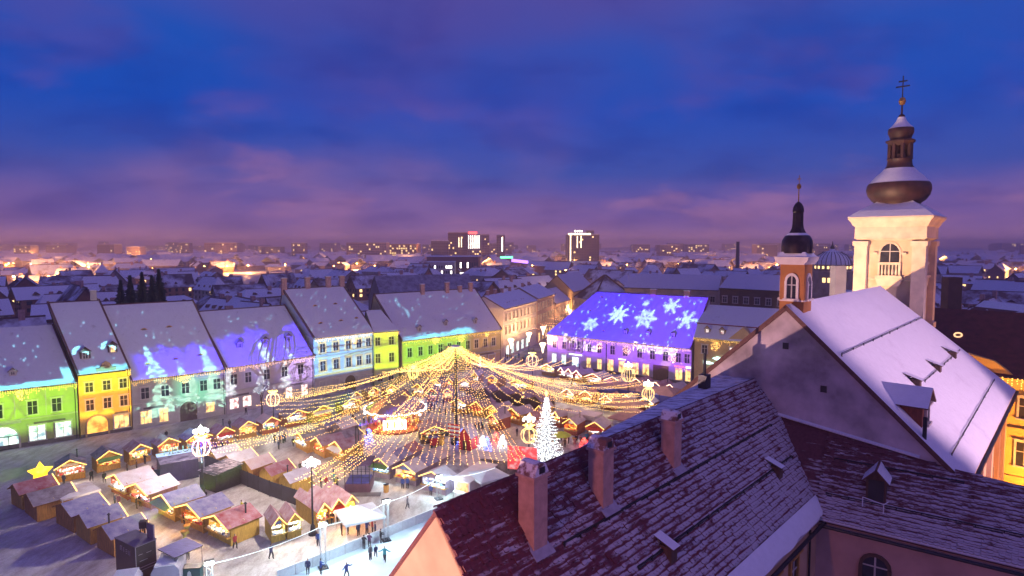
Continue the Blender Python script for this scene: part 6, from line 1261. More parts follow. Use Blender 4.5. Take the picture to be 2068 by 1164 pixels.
def bare_mesh(seed, levels=5, h=1.0):
    q = random.Random(seed); m = MB(); tw = MB()
    def grow(p, d, L, r, lv):
        e = p + d * L; mid = p.lerp(e, .5) + Vector((q.uniform(-1, 1), q.uniform(-1, 1), 0)) * L * .06; (m if lv > 2 else tw).tube([p, mid, e], [r, r * .8, r * .6], 5 if lv > 3 else 3, cap=False)
        if lv == 0: return
        for k in range(3 if lv > 1 else 4):
            dd = (d + Vector((q.uniform(-1, 1), q.uniform(-1, 1), q.uniform(-.25, .6))) * .75).normalized(); grow(p.lerp(e, q.uniform(.55, 1)), dd, L * q.uniform(.55, .78), r * .55, lv - 1)
    grow(Vector((0, 0, 0)), Vector((0, 0, 1)), h * .34, h * .022, levels); return m, tw
bm_, bt_ = bare_mesh(5); BARE = (bm_.mesh('trunk', BARK), bt_.mesh('crown', BARK))
def bare_tree(p, h, lab, rz=0., crown=None, group='bare trees in the town'):
    t = empty('bare_tree', p, rz, lab, 'tree', group); put('trunk', BARE[0], t, scale=(h, h, h)); put('crown', crown or BARE[1], t, scale=(h, h, h))
frost = bt_.mesh('crown', mat('frosted_twigs', (.42, .42, .45), .8, 3, .2))
bare_tree(g(529, 841), 10.5, 'bare frosted tree standing before the beige house', .4, frost, 'frosted tree')
# ------------------------------------------------------------------ the town behind
WT = [P_TOWN, P_TOWN2, mat('plaster_town_rust', (.30, .13, .08), .9, .5, .3)]
TS = [snow_mat('town_snow', (.74, .77, .84), (.14, .10, .13), .66, .12, .06), snow_mat('town_snow_thin', (.66, .68, .76), (.10, .05, .06), .50, .10, .08), SNOW]
def town_meshes():
    out = []
    for i in range(9):
        q = random.Random(i + 50); wm = WT[i % 3]; rm = TS[(i // 2) % 3]; w = MB(); w.box(-.5, -.5, 0, .5, .5, 1)
        hh = q.uniform(.55, .95); hip = .18 if i % 3 == 1 else 0
        if not hip: w.poly([(-.5, -.5, 1), (-.5, .5, 1), (-.5, 0, 1 + hh)]).poly([(.5, -.5, 1), (.5, 0, 1 + hh), (.5, .5, 1)])
        r_ = MB(); o = .06
        for s in (-1, 1): r_.slab([(-.5 - o, s * (.5 + o), .93), (.5 + o, s * (.5 + o), .93), (.5 + o - hip, 0, 1 + hh), (-.5 - o + hip, 0, 1 + hh)], .05, 0, 1)
        if hip:
            for s in (-1, 1): r_.slab([(s * (.5 + o), -.5 - o, .93), (s * (.5 + o), .5 + o, .93), (s * (.5 + o - hip), 0, 1 + hh)], .05, 0, 1)
        c = MB()
        for k in range(2): x = q.uniform(-.35, .35); y = q.uniform(-.15, .15); c.box(x - .035, y - .04, 1, x + .035, y + .04, 1 + hh + q.uniform(.08, .22))
        d = MB()
        for k in range(3): x = -.3 + .3 * k; d.prism([(x - .05, 1.15), (x + .05, 1.15), (x, 1.3)], -.44, -.2)
        wn = MB(); lw = MB()
        for fz in (.3, .66):
            for k in range(5): x = -.4 + .2 * k; (lw if q.random() < .16 else wn).box(x - .035, -.512, fz, x + .035, -.502, fz + .2)
            for k in range(4): y = -.35 + .23 * k; (lw if q.random() < .1 else wn).box(-.512, y - .04, fz, -.502, y + .04, fz + .2); wn.box(.502, y - .04, fz, .512, y + .04, fz + .2)
        out.append([('wall', w.mesh('wall', wm)), ('roof', r_.mesh('roof', [rm, TILE_EDGE])), ('chimney', c.mesh('chimney', BRICK_CH)), ('dormer', d.mesh('dormer', TILE_EDGE)), ('windows', wn.mesh('windows', GLASS)), ('lit_windows', lw.mesh('lit_windows', LIT_SMALL) if lw.f else None)])
    return out
TM = town_meshes(); q = random.Random(77); placed = []
def seg_d(p, a, b):
    ab = b - a; t = max(0, min(1, (p - a).dot(ab) / ab.length_squared)); return (p - a - ab * t).length
SP = [Vector(v) for v in ((2, 185, 0), (17, 215, 0), (30, 255, 0), (46, 300, 0), (62, 360, 0))]
BLOCK = [(35, 235, 34), (-35, 228, 30), (85, 210, 34), (140, 230, 26), (62, 205, 20), (33, 250, 18), (45, 290, 18), (20, 230, 16)]
def ok(p, rad):
    dl = -.67 * (p.x + 94) + .74 * (p.y - 98); dr = .6 * (p.x - 10) + .8 * (p.y - 179)
    if p.x < 8 and dl < 30: return False
    if p.x >= 8 and dr < 34: return False
    if p.x > 40 and p.y < 150: return False
    if any(seg_d(p, a, b) < 24 for a, b in zip(SP, SP[1:])): return False
    if any(math.hypot(p.x - x, p.y - y) < rr + rad * .4 for x, y, rr in BLOCK): return False
    if any((p - c).length < (rad + rr) * .80 for c, rr in placed): return False
    return True
def town_house(p, sx, sy, sz, rz, var, lab, grp, small=False):
    t = empty('town_building', p, rz, lab, 'house', grp)
    for n, me in TM[var]:
        if me is None or (small and n in ('dormer', 'windows')): continue
        o = put(n, me, t, scale=(sx, sy, sz))
        if n in ('windows', 'lit_windows', 'dormer', 'chimney'): o['kind'] = 'stuff'
tries = 0
while len(placed) < 285 and tries < 9000:
    tries += 1; Y = 150 * (900 / 150) ** (q.random() ** .85); x = q.uniform(-.92, .92) * Y; p = Vector((x, Y, 0)); s = q.uniform(11, 22) * (1 + Y / 2500)
    if not ok(p, s * .62): continue
    placed.append((p, s * .62)); side = 'left' if x / Y < -.25 else ('right' if x / Y > .3 else 'middle'); dist = 'near' if Y < 300 else ('middle-distance' if Y < 520 else 'distant')
    rz = R(42 if q.random() < .5 else -46) + q.uniform(-.25, .25)
    ln, hs, vr = q.uniform(1, 1.7), q.uniform(5.5, 9.5), q.randrange(9)
    lab = '%s %s house, %s %s roof, %s old town, %s' % ('long' if ln > 1.4 else 'compact', ('brown', 'pale', 'rust-red')[vr % 3], ('patchy snow', 'thinly snowed', 'thick snow')[(vr // 2) % 3], 'hipped' if vr % 3 == 1 else 'gabled', dist, side if side != 'middle' else 'centre')
    town_house(p, s * ln, s * q.uniform(.62, .85), hs, rz, vr, lab, lab, Y > 520)
def big(name, lab, cat, A, B, he, hr, **k): return house(name, lab, A, B, he, hr, cat=cat, verge=False, **k)
def ab(px0, px1, Y0, Y1): return ((px0 - 1034) / FOC * Y0, Y0), ((px1 - 1034) / FOC * Y1, Y1)
A, B = ab(770, 965, 222, 240); big('long_hall', 'long plain grey snow roof behind the green lit house', 'building', A, B, 15, 23.5, d=9, wall=P_TOWN, roofM=snow_mat('grey_roof_snow', (.36, .35, .42), (.18, .16, .2), .5, .5), rows=[(9, 1.6, 1, 9)])
A, B = ab(1262, 1452, 214, 200); big('court_building', 'long cream building with small windows behind the snowflake roof', 'building', A, B, 20.5, 25, d=6, wall=P_TOWN2, rows=[(16.4, 1.8, 1.3, 9), (11, 1.8, 1.3, 9)])
A, B = ab(1455, 1590, 190, 176); big('dark_block', 'dark brown block behind the beige mansard house', 'building', A, B, 22, 26, d=7, wall=mat('dark_brick', (.09, .045, .045), .9, .6, .3), rows=[(17.5, 1.8, 1.3, 6), (12.5, 1.8, 1.3, 6)])
t = empty('hipped_tower_house', ((1222 - 1034) / FOC * 232, 232, 0), .3, 'house with a dark pyramid roof behind the left end of the snowflake roof', 'house'); MB().box(-9, -7, 0, 9, 7, 15).build('wall', P_TOWN2, t); MB().lathe([(12.5, 14.8), (.3, 23.5)], 4, rot=.785).build('roof', TS[1], t)
for k in range(4): a = .785 + k * 1.5708; MB().tube([(12.5 * math.cos(a), 12.5 * math.sin(a), 15), (.3 * math.cos(a), .3 * math.sin(a), 23.7)], .3, 5).build('hip_ridge', TILE_EDGE, t)
# domed building
p = at(1680, 535, 262); t = empty('domed_building', (p.x, p.y, 0), 0, 'round domed building with lit windows left of the church tower', 'building'); MB().lathe([(9, 0), (9, 24), (7.5, 24.2), (7.5, 26.6), (8, 26.8)], 24).build('drum', P_TOWN, t)
MB().lathe([(7.4, 26.7), (7.0, 28.6), (5.6, 30.6), (3.4, 32.0), (1, 32.6), (.7, 33.4)], 24).build('dome', SNOW, t); MB().lathe([(.7, 33), (.9, 34), (.3, 35), (.1, 36.5)], 8).build('lantern', METAL_D, t)
for k in range(24): a = 2 * math.pi * k / 24; MB().tube([(7.45 * math.cos(a), 7.45 * math.sin(a), 26.7), (7.05 * math.cos(a), 7.05 * math.sin(a), 28.6), (5.65 * math.cos(a), 5.65 * math.sin(a), 30.6), (3.4 * math.cos(a), 3.4 * math.sin(a), 32.05)], .14, 4).build('rib', METAL_D, t)
for k in range(12): a = math.pi + math.pi * (k + .5) / 12; o = MB().box(-.4, -.05, 25.1, .4, .05, 26.2).build('lit_window', LIT_SMALL, t, loc=(7.52 * math.cos(a), 7.52 * math.sin(a), 0), rz=a + math.pi / 2)
for k in range(5): a = math.pi * 1.25 + .22 * k; MB().box(-.6, -.05, 19.5, .6, .05, 21.4).build('lit_window', LIT_SMALL, t, loc=(9.05 * math.cos(a), 9.05 * math.sin(a), 0), rz=a + math.pi / 2)
A, B = ab(1640, 1752, 96, 84); big('choir_house', 'plain snow roof between turret and church tower', 'building', A, B, 24.0, 28.0, d=6, wall=P_TOWN2, roofM=SNOW); 
p = at(1693, 548, 92); m = MB().box(-.8, -.8, 20, .8, .8, p.z + .8).build('chimney_stack', P_WHITE); m.location = (p.x, p.y, 0); tag(m, 'pale chimney stack on the snow roof left of the church tower', 'chimney')
for i, (px, py, Y, hh, lab) in enumerate(((1887, 512, 330, 0, 'slim distant church spire right of the tower'),)):
    p = at(px, py, Y); t = empty('distant_spire', (p.x, p.y, 0), 0, lab, 'church'); MB().box(-2.6, -2.6, 0, 2.6, 2.6, p.z - 11).build('shaft', P_TOWN2, t); MB().lathe([(3.4, p.z - 11), (1.2, p.z - 6), (.1, p.z + 1)], 8).build('spire', METAL_D, t)
A, B = ab(1905, 2068, 150, 128); big('snowy_hall', 'broad snow-covered hall roof right of the church tower', 'building', A, B, 14, 21.5, d=11, wall=P_TOWN, roofM=SNOW)
A, B = ab(1895, 2080, 108, 92); big('red_hall', 'dark red roofed hall with snow patches behind the orange house', 'building', A, B, 19, 24.2, d=7, wall=P_TOWN, roofM=snow_mat('patch_snow', (.72, .74, .82), (.08, .02, .03), .47, .22, .02))
p = at(1923, 560, 118); m = MB().box(-1.3, -1, 15, 1.3, 1, p.z).build('chimney_stack', mat('dark_brick', (0, 0, 0))); m.location = (p.x, p.y, 0); tag(m, 'tall dark chimney stack right of the church tower', 'chimney')
# high-rises and blocks far off
def block(lab, px0, px1, ytop, Y, material, rows, cols, lit=.12, lm=None, name='apartment_block', grp=None, strips=(), wd=.7):
    a, b = (px0 - 1034) / FOC * Y, (px1 - 1034) / FOC * Y; zt = CAM_H + (HORIZON - ytop) / FOC * Y; W = b - a; t = empty(name, (a, Y, 0), q.uniform(-.05, .05), lab, 'building', grp); D = W * wd
    MB().box(0, 0, 0, W, D, zt).build('wall', material, t); MB().box(-.3, -.3, zt, W + .3, D + .3, zt + .8).build('roof', SNOW, t); dk = MB(); lt = MB(); fh = (zt - 3) / rows
    for i in range(rows):
        for j in range(cols):
            x = W * (j + .5) / cols; z = 2 + fh * i; (lt if q.random() < lit else dk).box(x - W / cols * .3, -.12, z, x + W / cols * .3, -.02, z + fh * .55)
    tag(dk.build('windows', GLASS, t), kind='stuff')
    if lt.f: tag(lt.build('lit_windows', lm or LIT_SMALL, t), kind='stuff')
    for fx, f0, f1, w, mm in strips: MB().box(W * fx, -.5, zt * f0, W * fx + w, -.2, zt * f1).build('light_strip', mm, t)
    return t, W, zt
SG = emit('facade_strip', (1, .80, .48), 4, False); SR = emit('red_sign_far', (1, .06, .05), 6, False); SGN = emit('green_sign_far', (.1, 1, .3), 5, False); SWT = emit('white_sign_far', (1, .95, .8), 5, False)
tw_d = mat('tower_grey', (.16, .12, .13), .7, .1, .3); tw_m = mat('tower_mauve', (.26, .19, .22), .8, .1, .2)
t, W, zt = block('tall dark hotel tower with lit crown and white rooftop letters', 1147, 1210, 474, 880, tw_d, 13, 12, .05, name='hotel_tower', strips=((.28, .62, .96, 1.2, SG), (.40, .62, .96, 1.2, SG), (.06, .2, .99, 1.5, SG)))
MB().box(0, -.6, zt - .6, W * .72, -.2, zt + 1.8).build('crown_lights', SG, t); 
for k_, (x_, w_, h_) in enumerate(((.20, 2.2, 2.6), (.28, 1.4, 2.2), (.34, 2.4, 2.6), (.42, 1.6, 2.2))): MB().box(W * x_, -.3, zt + 3.4, W * x_ + w_, 0, zt + 3.4 + h_).build('rooftop_letter', SWT, t)
MB().box(W * .62, 6, zt, W * .85, 18, zt + 6).build('plant_room', tw_d, t)
block('low glowing podium beside the dark hotel tower', 1165, 1232, 531, 860, tw_m, 2, 10, .9, SG, 'podium_building')
t, W, zt = block('hotel slab with vertical light strips and red rooftop sign', 944, 972, 474, 1050, tw_m, 12, 6, .1, name='hotel_slab', strips=[(.08 + .15 * k, .55, .97, 1.0, SWT) for k in range(6)]); MB().box(2, -.5, zt + 1, W * .7, -.2, zt + 4.5).build('rooftop_sign', SR, t)
block('brown high-rise left of the strip-lit hotel', 905, 944, 470, 1060, mat('tower_brown', (.24, .13, .09), .8, .1, .25), 12, 9, .08, strips=((.55, .55, .85, 1.2, SG), (.68, .55, .85, 1.2, SG))); block('mauve high-rise right of the strip-lit hotel', 972, 988, 474, 1090, tw_m, 12, 5, .03); block('dark mid-rise left of the brown high-rise', 871, 905, 487, 1000, tw_d, 8, 8, .04)
block('single slim tower with a white light strip', 1003, 1020, 475, 960, tw_m, 12, 5, .05, strips=((.6, .5, .93, 1.6, SWT),)); block('pale wide block with rooftop mast in the left distance', 700, 780, 490, 1250, mat('block_pale', (.46, .32, .28), .8, .1, .2), 8, 18, .12); block('warmly floodlit block left of the high-rises', 778, 842, 493, 1300, mat('block_orange', (.55, .30, .12), .8, .1, .2), 7, 14, .45)
block('long maroon-roofed theatre with two rows of lit windows', 862, 966, 519, 620, mat('theatre_red', (.20, .06, .06), .8, .2, .25), 2, 22, .5, SWT, 'theatre'); block('white low annexe of the theatre with lit windows', 862, 918, 530, 600, mat('annexe_white', (.55, .45, .42), .8, .2, .15), 3, 12, .25, SWT, 'theatre_annexe')
p = at(1050, 528, 640); m = MB().box(-9, 0, -1.5, 9, .4, 1.5).build('neon_sign', emit('violet_neon', (.35, .15, 1), 4, False)); m.location = p; m.rotation_euler = (0, .12, .3); tag(m, 'violet neon roof sign in the middle distance', 'sign')
p = at(1023, 520, 700); m = MB().box(-7, 0, -1, 7, .4, 1).build('neon_sign', SGN); m.location = p; tag(m, 'green and white shop sign in the middle distance', 'sign')
t = empty('factory_chimney', ((1489 - 1034) / FOC * 600, 600, 0), 0, 'tall dark factory chimney on the right skyline', 'chimney'); MB().lathe([(2.2, 0), (1.5, CAM_H + 3)], 12).build('stack', METAL_D, t); MB().lathe([(1.7, CAM_H + 2.4), (1.7, CAM_H + 3.1)], 12).build('rim', METAL_D, t)
for i in range(70):
    px = q.uniform(-40, 2100); Y = q.uniform(1300, 2900); w = q.uniform(14, 46); yt = HORIZON - q.uniform(-4, 7) * (1 if px < 1000 else .5)
    block('hazy apartment block on the %s horizon' % ('left' if px < 700 else 'middle' if px < 1300 else 'right'), px, px + w, yt, Y, [tw_m, WT[0], MATS['block_pale']][i % 3], 7, 9, .12, None, grp='hazy apartment blocks on the %s horizon' % ('left' if px < 700 else 'middle' if px < 1300 else 'right'))
far = MB()
for i in range(1500):
    Y = q.uniform(850, 3200); x = q.uniform(-.95, .95) * Y; s = q.uniform(10, 26); a = q.uniform(0, 3); h_ = q.uniform(5, 11); c, sn = math.cos(a), math.sin(a); M = Matrix.Translation((x, Y, 0)) @ Matrix.Rotation(a, 4, 'Z'); far.box(-s, -s * .5, 0, s, s * .5, h_, 1, M)
    for sg_ in (-1, 1): far.poly([M @ Vector((-s - .5, sg_ * (s * .5 + .6), h_)), M @ Vector((s + .5, sg_ * (s * .5 + .6), h_)), M @ Vector((s + .5, 0, h_ + s * .35)), M @ Vector((-s - .5, 0, h_ + s * .35))], 0)
tag(far.build('far_town', [TS[0], WT[0]]), 'hazy mass of small snowy roofs stretching to the horizon', 'town', kind='stuff')
for i in range(46):
    Y = q.uniform(330, 1100); x = q.uniform(-.8, .8) * Y; p = Vector((x, Y, 0)); bare_tree(p, q.uniform(11, 19), 'bare winter tree in the hazy town on the %s' % ('left' if x < -.2 * Y else 'right' if x > .3 * Y else 'middle'), q.uniform(0, 6), group='bare trees in the town, %s' % ('left' if x < -.2 * Y else 'right' if x > .3 * Y else 'middle'))
# street lamps of the town
pole_m = MB().tube([(0, 0, 0), (0, 0, 9), (1.2, 0, 9.6)], .1, 5).mesh('pole', METAL_D)
hd = [MB().lathe([(.02, -.6), (.7, -.25), (.75, .25), (.02, .5)], 8, (1.2, 0, 9.4)).mesh('lamp_head', m_) for m_ in (LAMP_O, emit('far_white_lamp', (.85, .95, 1), 22, False), emit('far_yellow_lamp', (1, .75, .2), 22, False))]
spots = [(75, 520), (10, 500), (20, 540), (100, 575), (72, 545), (30, 575), (182, 504), (210, 504), (232, 504), (85, 530), (240, 545), (180, 540), (345, 520), (360, 515), (400, 533), (420, 520), (475, 534), (502, 545), (540, 529), (610, 500), (640, 512), (690, 524), (720, 540), (745, 555), (800, 505), (820, 500), (1035, 502), (1060, 500), (1085, 503), (1105, 500), (1120, 510), (1240, 512), (1250, 508), (1340, 502), (1430, 520), (1450, 505), (1400, 515), (1530, 504), (1975, 515), (1920, 530), (2050, 555), (520, 497), (585, 494), (140, 490), (128, 496), (655, 492), (240, 489), (285, 490)]
for i, (px, py) in enumerate(spots + [(q.uniform(0, 1600), q.uniform(498, 560)) for _ in range(120)]):
    p = g(px, max(py, 503) + 6); Y = min(p.y, 2400); p = Vector(((px - 1034) / FOC * Y, Y, 0))
    if Y < 260 and not ok(p, 3): continue
    sd = 'left' if px < 700 else 'middle' if px < 1300 else 'right'; t = empty('street_lamp', p, q.uniform(0, 6), 'glowing street lamp in the town on the %s' % sd, 'street lamp', 'street lamps of the town, %s' % sd); put('pole', pole_m, t); put('lamp_head', hd[0 if i % 5 else (1 if i % 2 else 2)], t, scale=None)
    if i < 80 and Y < 1600: lamp('street_lamp_light', 'POINT', (1.2, 0, 8.6), 52000 + Y * 120, (1, .42, .12), t, .4)
# ------------------------------------------------------------------ people
def person_mesh(pose):
    """one continuous body grown from a joint skeleton; returns vertices, faces"""
    me = bpy.data.meshes.new('person'); P = {'pel': (0, 0, .92), 'bel': (0, .0, 1.08), 'che': (0, 0, 1.32), 'nek': (0, -.01, 1.47), 'jaw': (0, -.03, 1.56), 'hed': (0, -.02, 1.66), 'top': (0, 0, 1.74)}
    def limb(n, pts):
        for k, p in enumerate(pts): P[n + str(k)] = p
    st = {'stand': (0, 0), 'walk': (.26, -.24), 'skate': (.34, -.3), 'lean': (.05, -.05)}[pose]
    for s, n, f in ((1, 'l', st[0]), (-1, 'r', st[1])):
        limb('g' + n, [(s * .1, 0, .86), (s * .11, -f * .5 - .03, .48), (s * .11, -f * .8 + abs(f) * .25, .09), (s * .12, -f * .8 + abs(f) * .25 - .15, .04)])
        if pose == 'skate': limb('a' + n, [(s * .2, 0, 1.38), (s * .42, -.05, 1.2), (s * .66, -.1, 1.2), (s * .75, -.12, 1.2)])
        elif pose == 'lean': limb('a' + n, [(s * .2, 0, 1.38), (s * .25, -.12, 1.14), (s * .17, -.36, 1.08), (s * .15, -.44, 1.08)])
        else: limb('a' + n, [(s * .2, 0, 1.38), (s * .26, f * .4, 1.13), (s * .24, f * .6 - .06, .9), (s * .23, f * .6 - .08, .82)])
    K = list(P); ix = {k: i for i, k in enumerate(K)}; E = [('pel', 'bel'), ('bel', 'che'), ('che', 'nek'), ('nek', 'jaw'), ('jaw', 'hed'), ('hed', 'top')]
    for n in 'lr': E += [('pel', 'g%s0' % n)] + [('g%s%d' % (n, i), 'g%s%d' % (n, i + 1)) for i in range(3)] + [('che', 'a%s0' % n)] + [('a%s%d' % (n, i), 'a%s%d' % (n, i + 1)) for i in range(3)]
    me.from_pydata([P[k] for k in K], [(ix[a], ix[b]) for a, b in E], []); o = bpy.data.objects.new('person', me); C.objects.link(o); md = o.modifiers.new('skin', 'SKIN')
    rad = {'pel': .17, 'bel': .17, 'che': .19, 'nek': .065, 'jaw': .085, 'hed': .11, 'top': .07}
    for n in 'lr':
        for k, v in zip(('g%s0', 'g%s1', 'g%s2', 'g%s3'), (.115, .085, .06, .05)): rad[k % n] = v
        for k, v in zip(('a%s0', 'a%s1', 'a%s2', 'a%s3'), (.085, .07, .055, .045)): rad[k % n] = v
    if not me.skin_vertices: me.skin_vertices.new() if hasattr(me.skin_vertices, 'new') else None
    for k in K:
        sv = me.skin_vertices[0].data[ix[k]]; sv.radius = (rad[k], rad[k] * (.75 if k in ('che', 'bel', 'pel') else 1)); sv.use_root = (k == 'pel')
    o.modifiers.new('sub', 'SUBSURF').levels = 1; dg = bpy.context.evaluated_depsgraph_get(); m2 = bpy.data.meshes.new_from_object(o.evaluated_get(dg)); bpy.data.objects.remove(o)
    return m2
PM = {k: person_mesh(k) for k in ('stand', 'walk', 'skate', 'lean')}
CL = {'black': (.02, .02, .025), 'navy': (.03, .04, .12), 'red': (.35, .03, .04), 'brown': (.12, .06, .035), 'teal': (.05, .35, .38), 'grey': (.15, .15, .17), 'blue': (.04, .08, .30), 'yellow': (.5, .45, .04), 'plum': (.14, .04, .12)}
SKIN = mat('skin', (.5, .33, .26), .6, 5, .1); HAIR = mat('hair_and_caps', (.05, .035, .03), .8, 5, .3); TROU = mat('trousers', (.03, .03, .04), .8, 5, .3); _pm = {}
def person(px, py, pose, col, lab, rz=0., s=1.):
    k = (pose, col)
    if k not in _pm:
        me = PM[pose].copy(); me.materials.clear()
        for m in (mat('coat_' + col, CL[col], .85, 4, .2), TROU, SKIN, HAIR): me.materials.append(m)
        for p in me.polygons:
            z, x, y = p.center.z, p.center.x, p.center.y
            p.material_index = 1 if z < .8 and abs(x) < .2 else (3 if z > 1.6 and (y > -.05 or z > 1.70) else (2 if z > 1.5 else (2 if ((pose == 'skate' and abs(x) > .7) or (pose == 'lean' and y < -.41) or (pose in ('stand', 'walk') and z < .87 and abs(x) > .19 and z > .7)) else 0))); p.use_smooth = True
        _pm[k] = me
    o = put('person', _pm[k], None, g(px, py), rz, (s, s, s)); return tag(o, lab, 'person', 'people in the market')
PE = [(548, 1129, 'walk', 'navy', 'person in a dark coat walking on bright snow before the twin-gabled hut', 1.2), (643, 1103, 'stand', 'blue', 'person in blue beside the nearest whole truss mast', 0), (823, 1028, 'walk', 'grey', 'person walking alone on the bright snow before the chequered huts', 1.5), (690, 1082, 'stand', 'black', 'person standing at the left leg of the white canopy', 2), (702, 1080, 'stand', 'black', 'second person under the white canopy', 1), (724, 1083, 'stand', 'navy', 'person in navy under the front of the canopy', 4), (741, 1079, 'lean', 'blue', 'person in blue leaning at the right of the canopy', 1), (752, 1076, 'stand', 'red', 'person in red with dark hair at the right of the canopy', 2), (758, 1082, 'stand', 'navy', 'person in navy at the far right of the canopy', 5),
      (660, 1062, 'stand', 'brown', 'customer in brown at the orange hut, leftmost', 3), (671, 1060, 'stand', 'black', 'customer in black at the orange hut, second', 3), (680, 1056, 'stand', 'brown', 'customer in brown at the orange hut, third', 3), (735, 1110, 'lean', 'black', 'person leaning on the rink barrier, left of two', 3), (746, 1106, 'lean', 'plum', 'person in plum leaning on the rink barrier, right of two', 3), (748, 1131, 'stand', 'grey', 'skater with a grey jacket helping a child', 1), (759, 1125, 'walk', 'navy', 'young skater in navy held by an adult', .5, .8), (777, 1134, 'skate', 'teal', 'skater in turquoise with arms spread', 0), (769, 1097, 'lean', 'black', 'person bending at the foot of the second truss mast', 2), (622, 1160, 'stand', 'navy', 'person in navy at the bottom by the barrier end, left', 0), (648, 1160, 'lean', 'blue', 'person in blue at the bottom by the barrier end, right', 2), (700, 1168, 'skate', 'blue', 'skater in blue near the bottom edge', 1),
      (475, 1108, 'walk', 'red', 'person with red trousers and bag by the corner of the lit hut', 1), (380, 1130, 'stand', 'yellow', 'attendant in a yellow vest behind the teal counter', 0), (358, 1138, 'stand', 'grey', 'attendant in grey near the snowy trailer', 2), (488, 1036, 'lean', 'yellow', 'person in a yellow vest on the empty dark snow', 2), (232, 1022, 'stand', 'navy', 'customer in navy at the top lit hut, left', 2), (240, 1024, 'stand', 'plum', 'customer in plum at the top lit hut, right', 3), (276, 1028, 'stand', 'black', 'person in black before the second lit hut, left', 2), (283, 1024, 'stand', 'black', 'person in black before the second lit hut, right', 3), (239, 1052, 'walk', 'brown', 'person in brown walking between the slanting rows', 2), (372, 1063, 'stand', 'black', 'person at the standing table before the fourth lit hut', 2),
      (129, 980, 'stand', 'navy', 'customer in navy at the leftmost hut', 3.1), (185, 972, 'walk', 'black', 'person in black between the first two huts, left', 1), (211, 976, 'walk', 'black', 'person in black between the first two huts, right', 4), (257, 955, 'stand', 'brown', 'person in brown waiting by the third hut', 2), (276, 951, 'stand', 'brown', 'person in brown before the third hut', 2), (293, 938, 'lean', 'black', 'customer in black at the third hut', 3), (336, 888, 'stand', 'black', 'lone person on the pavement above the fourth hut', 1), (436, 912, 'stand', 'plum', 'customer in plum at the sixth hut, left', 3), (449, 909, 'stand', 'black', 'customer in black at the sixth hut, middle', 3), (460, 908, 'stand', 'plum', 'customer in plum at the sixth hut, right', 3), (464, 865, 'stand', 'black', 'lone person on the pavement below the beige house', 1), (497, 838, 'walk', 'black', 'person walking past the pink lit shop windows', 1),
      (606, 955, 'stand', 'black', 'person in black in the middle of the warm snow, left of a pair', 1), (617, 954, 'stand', 'navy', 'person in navy in the middle of the warm snow, right of a pair', 5), (648, 985, 'stand', 'black', 'lone person behind the tall lamp post by the orange hut', 2), (555, 895, 'stand', 'brown', 'person in brown by the strings near the eighth hut', 1), (566, 897, 'stand', 'plum', 'person in plum by the strings near the eighth hut', 3), (576, 893, 'stand', 'black', 'person in black by the strings near the ninth hut', 2), (680, 862, 'walk', 'red', 'person in red walking left of the carousel', 1), (712, 853, 'stand', 'black', 'person in black left of the carousel, first of three', 1), (735, 858, 'walk', 'black', 'person in black left of the carousel, second of three', 2), (745, 857, 'stand', 'navy', 'person in navy left of the carousel, third of three', 4),
      (870, 828, 'stand', 'black', 'person before the pale canopy under the strings, left', 1), (877, 829, 'stand', 'black', 'person before the pale canopy under the strings, right', 2), (888, 838, 'walk', 'black', 'person walking under the strings right of the carousel', 1), (900, 840, 'stand', 'brown', 'person in brown under the strings right of the carousel', 2), (935, 842, 'stand', 'navy', 'customer at the first hut of the near row under the strings', 3), (960, 871, 'stand', 'black', 'person by the red playhouse, left of two', 1), (967, 868, 'stand', 'black', 'person by the red playhouse, right of two', 2), (1044, 882, 'stand', 'black', 'person walking behind the stage', 1), (824, 920, 'stand', 'black', 'lone person before the chequered roofs', 2), (813, 988, 'stand', 'blue', 'customer in blue at the middle chequered hut, left', 3), (823, 987, 'stand', 'blue', 'customer in blue at the middle chequered hut, right', 3), (870, 1002, 'stand', 'blue', 'customer in blue at the right chequered hut', 3),
      (1020, 735, 'walk', 'black', 'person entering the shopping street on its left', 1), (1033, 728, 'stand', 'brown', 'person in brown in the shopping street', 2), (1058, 733, 'walk', 'black', 'person in black in the middle of the shopping street', 3), (1064, 729, 'stand', 'navy', 'person in navy in the middle of the shopping street', 1), (1088, 738, 'stand', 'black', 'person on the right of the street mouth', 1), (1133, 890, 'stand', 'plum', 'person by the rose-roofed hut right of the white tree', 2), (1164, 897, 'stand', 'black', 'person at the standing tables, left', 3), (1173, 899, 'stand', 'brown', 'person at the standing tables, right', 3)]
for e in PE: person(*e)
cr_ = random.Random(31); zones = [((560, 880, 700, 910), 10, 'among the huts left of the carousel'), ((850, 815, 1010, 835), 14, 'between the rows under the tent of lights'), ((690, 850, 760, 890), 8, 'beside the carousel on its left'), ((1090, 775, 1250, 800), 12, 'in the lane below the purple house'), ((1110, 885, 1200, 905), 8, 'before the rose-roofed huts'), ((260, 960, 330, 990), 5, 'between the left rows of huts'), ((860, 865, 1000, 890), 10, 'round the stage and playhouse'), ((1020, 705, 1080, 740), 10, 'walking in the mouth of the shopping street'), ((640, 940, 690, 990), 4, 'by the glazed pavilion')]
for (x0, y0, x1, y1), n_, w_ in zones:
    for k in range(n_):
        co = cr_.choice(list(CL)); ps = cr_.choice(('stand', 'walk', 'stand', 'lean')); person(cr_.uniform(x0, x1), cr_.uniform(y0, y1), ps, co, 'person in a %s coat %s %s' % (co, {'stand': 'standing', 'walk': 'striding', 'lean': 'leaning'}[ps], w_), cr_.uniform(0, 6.2), cr_.uniform(.92, 1.06))

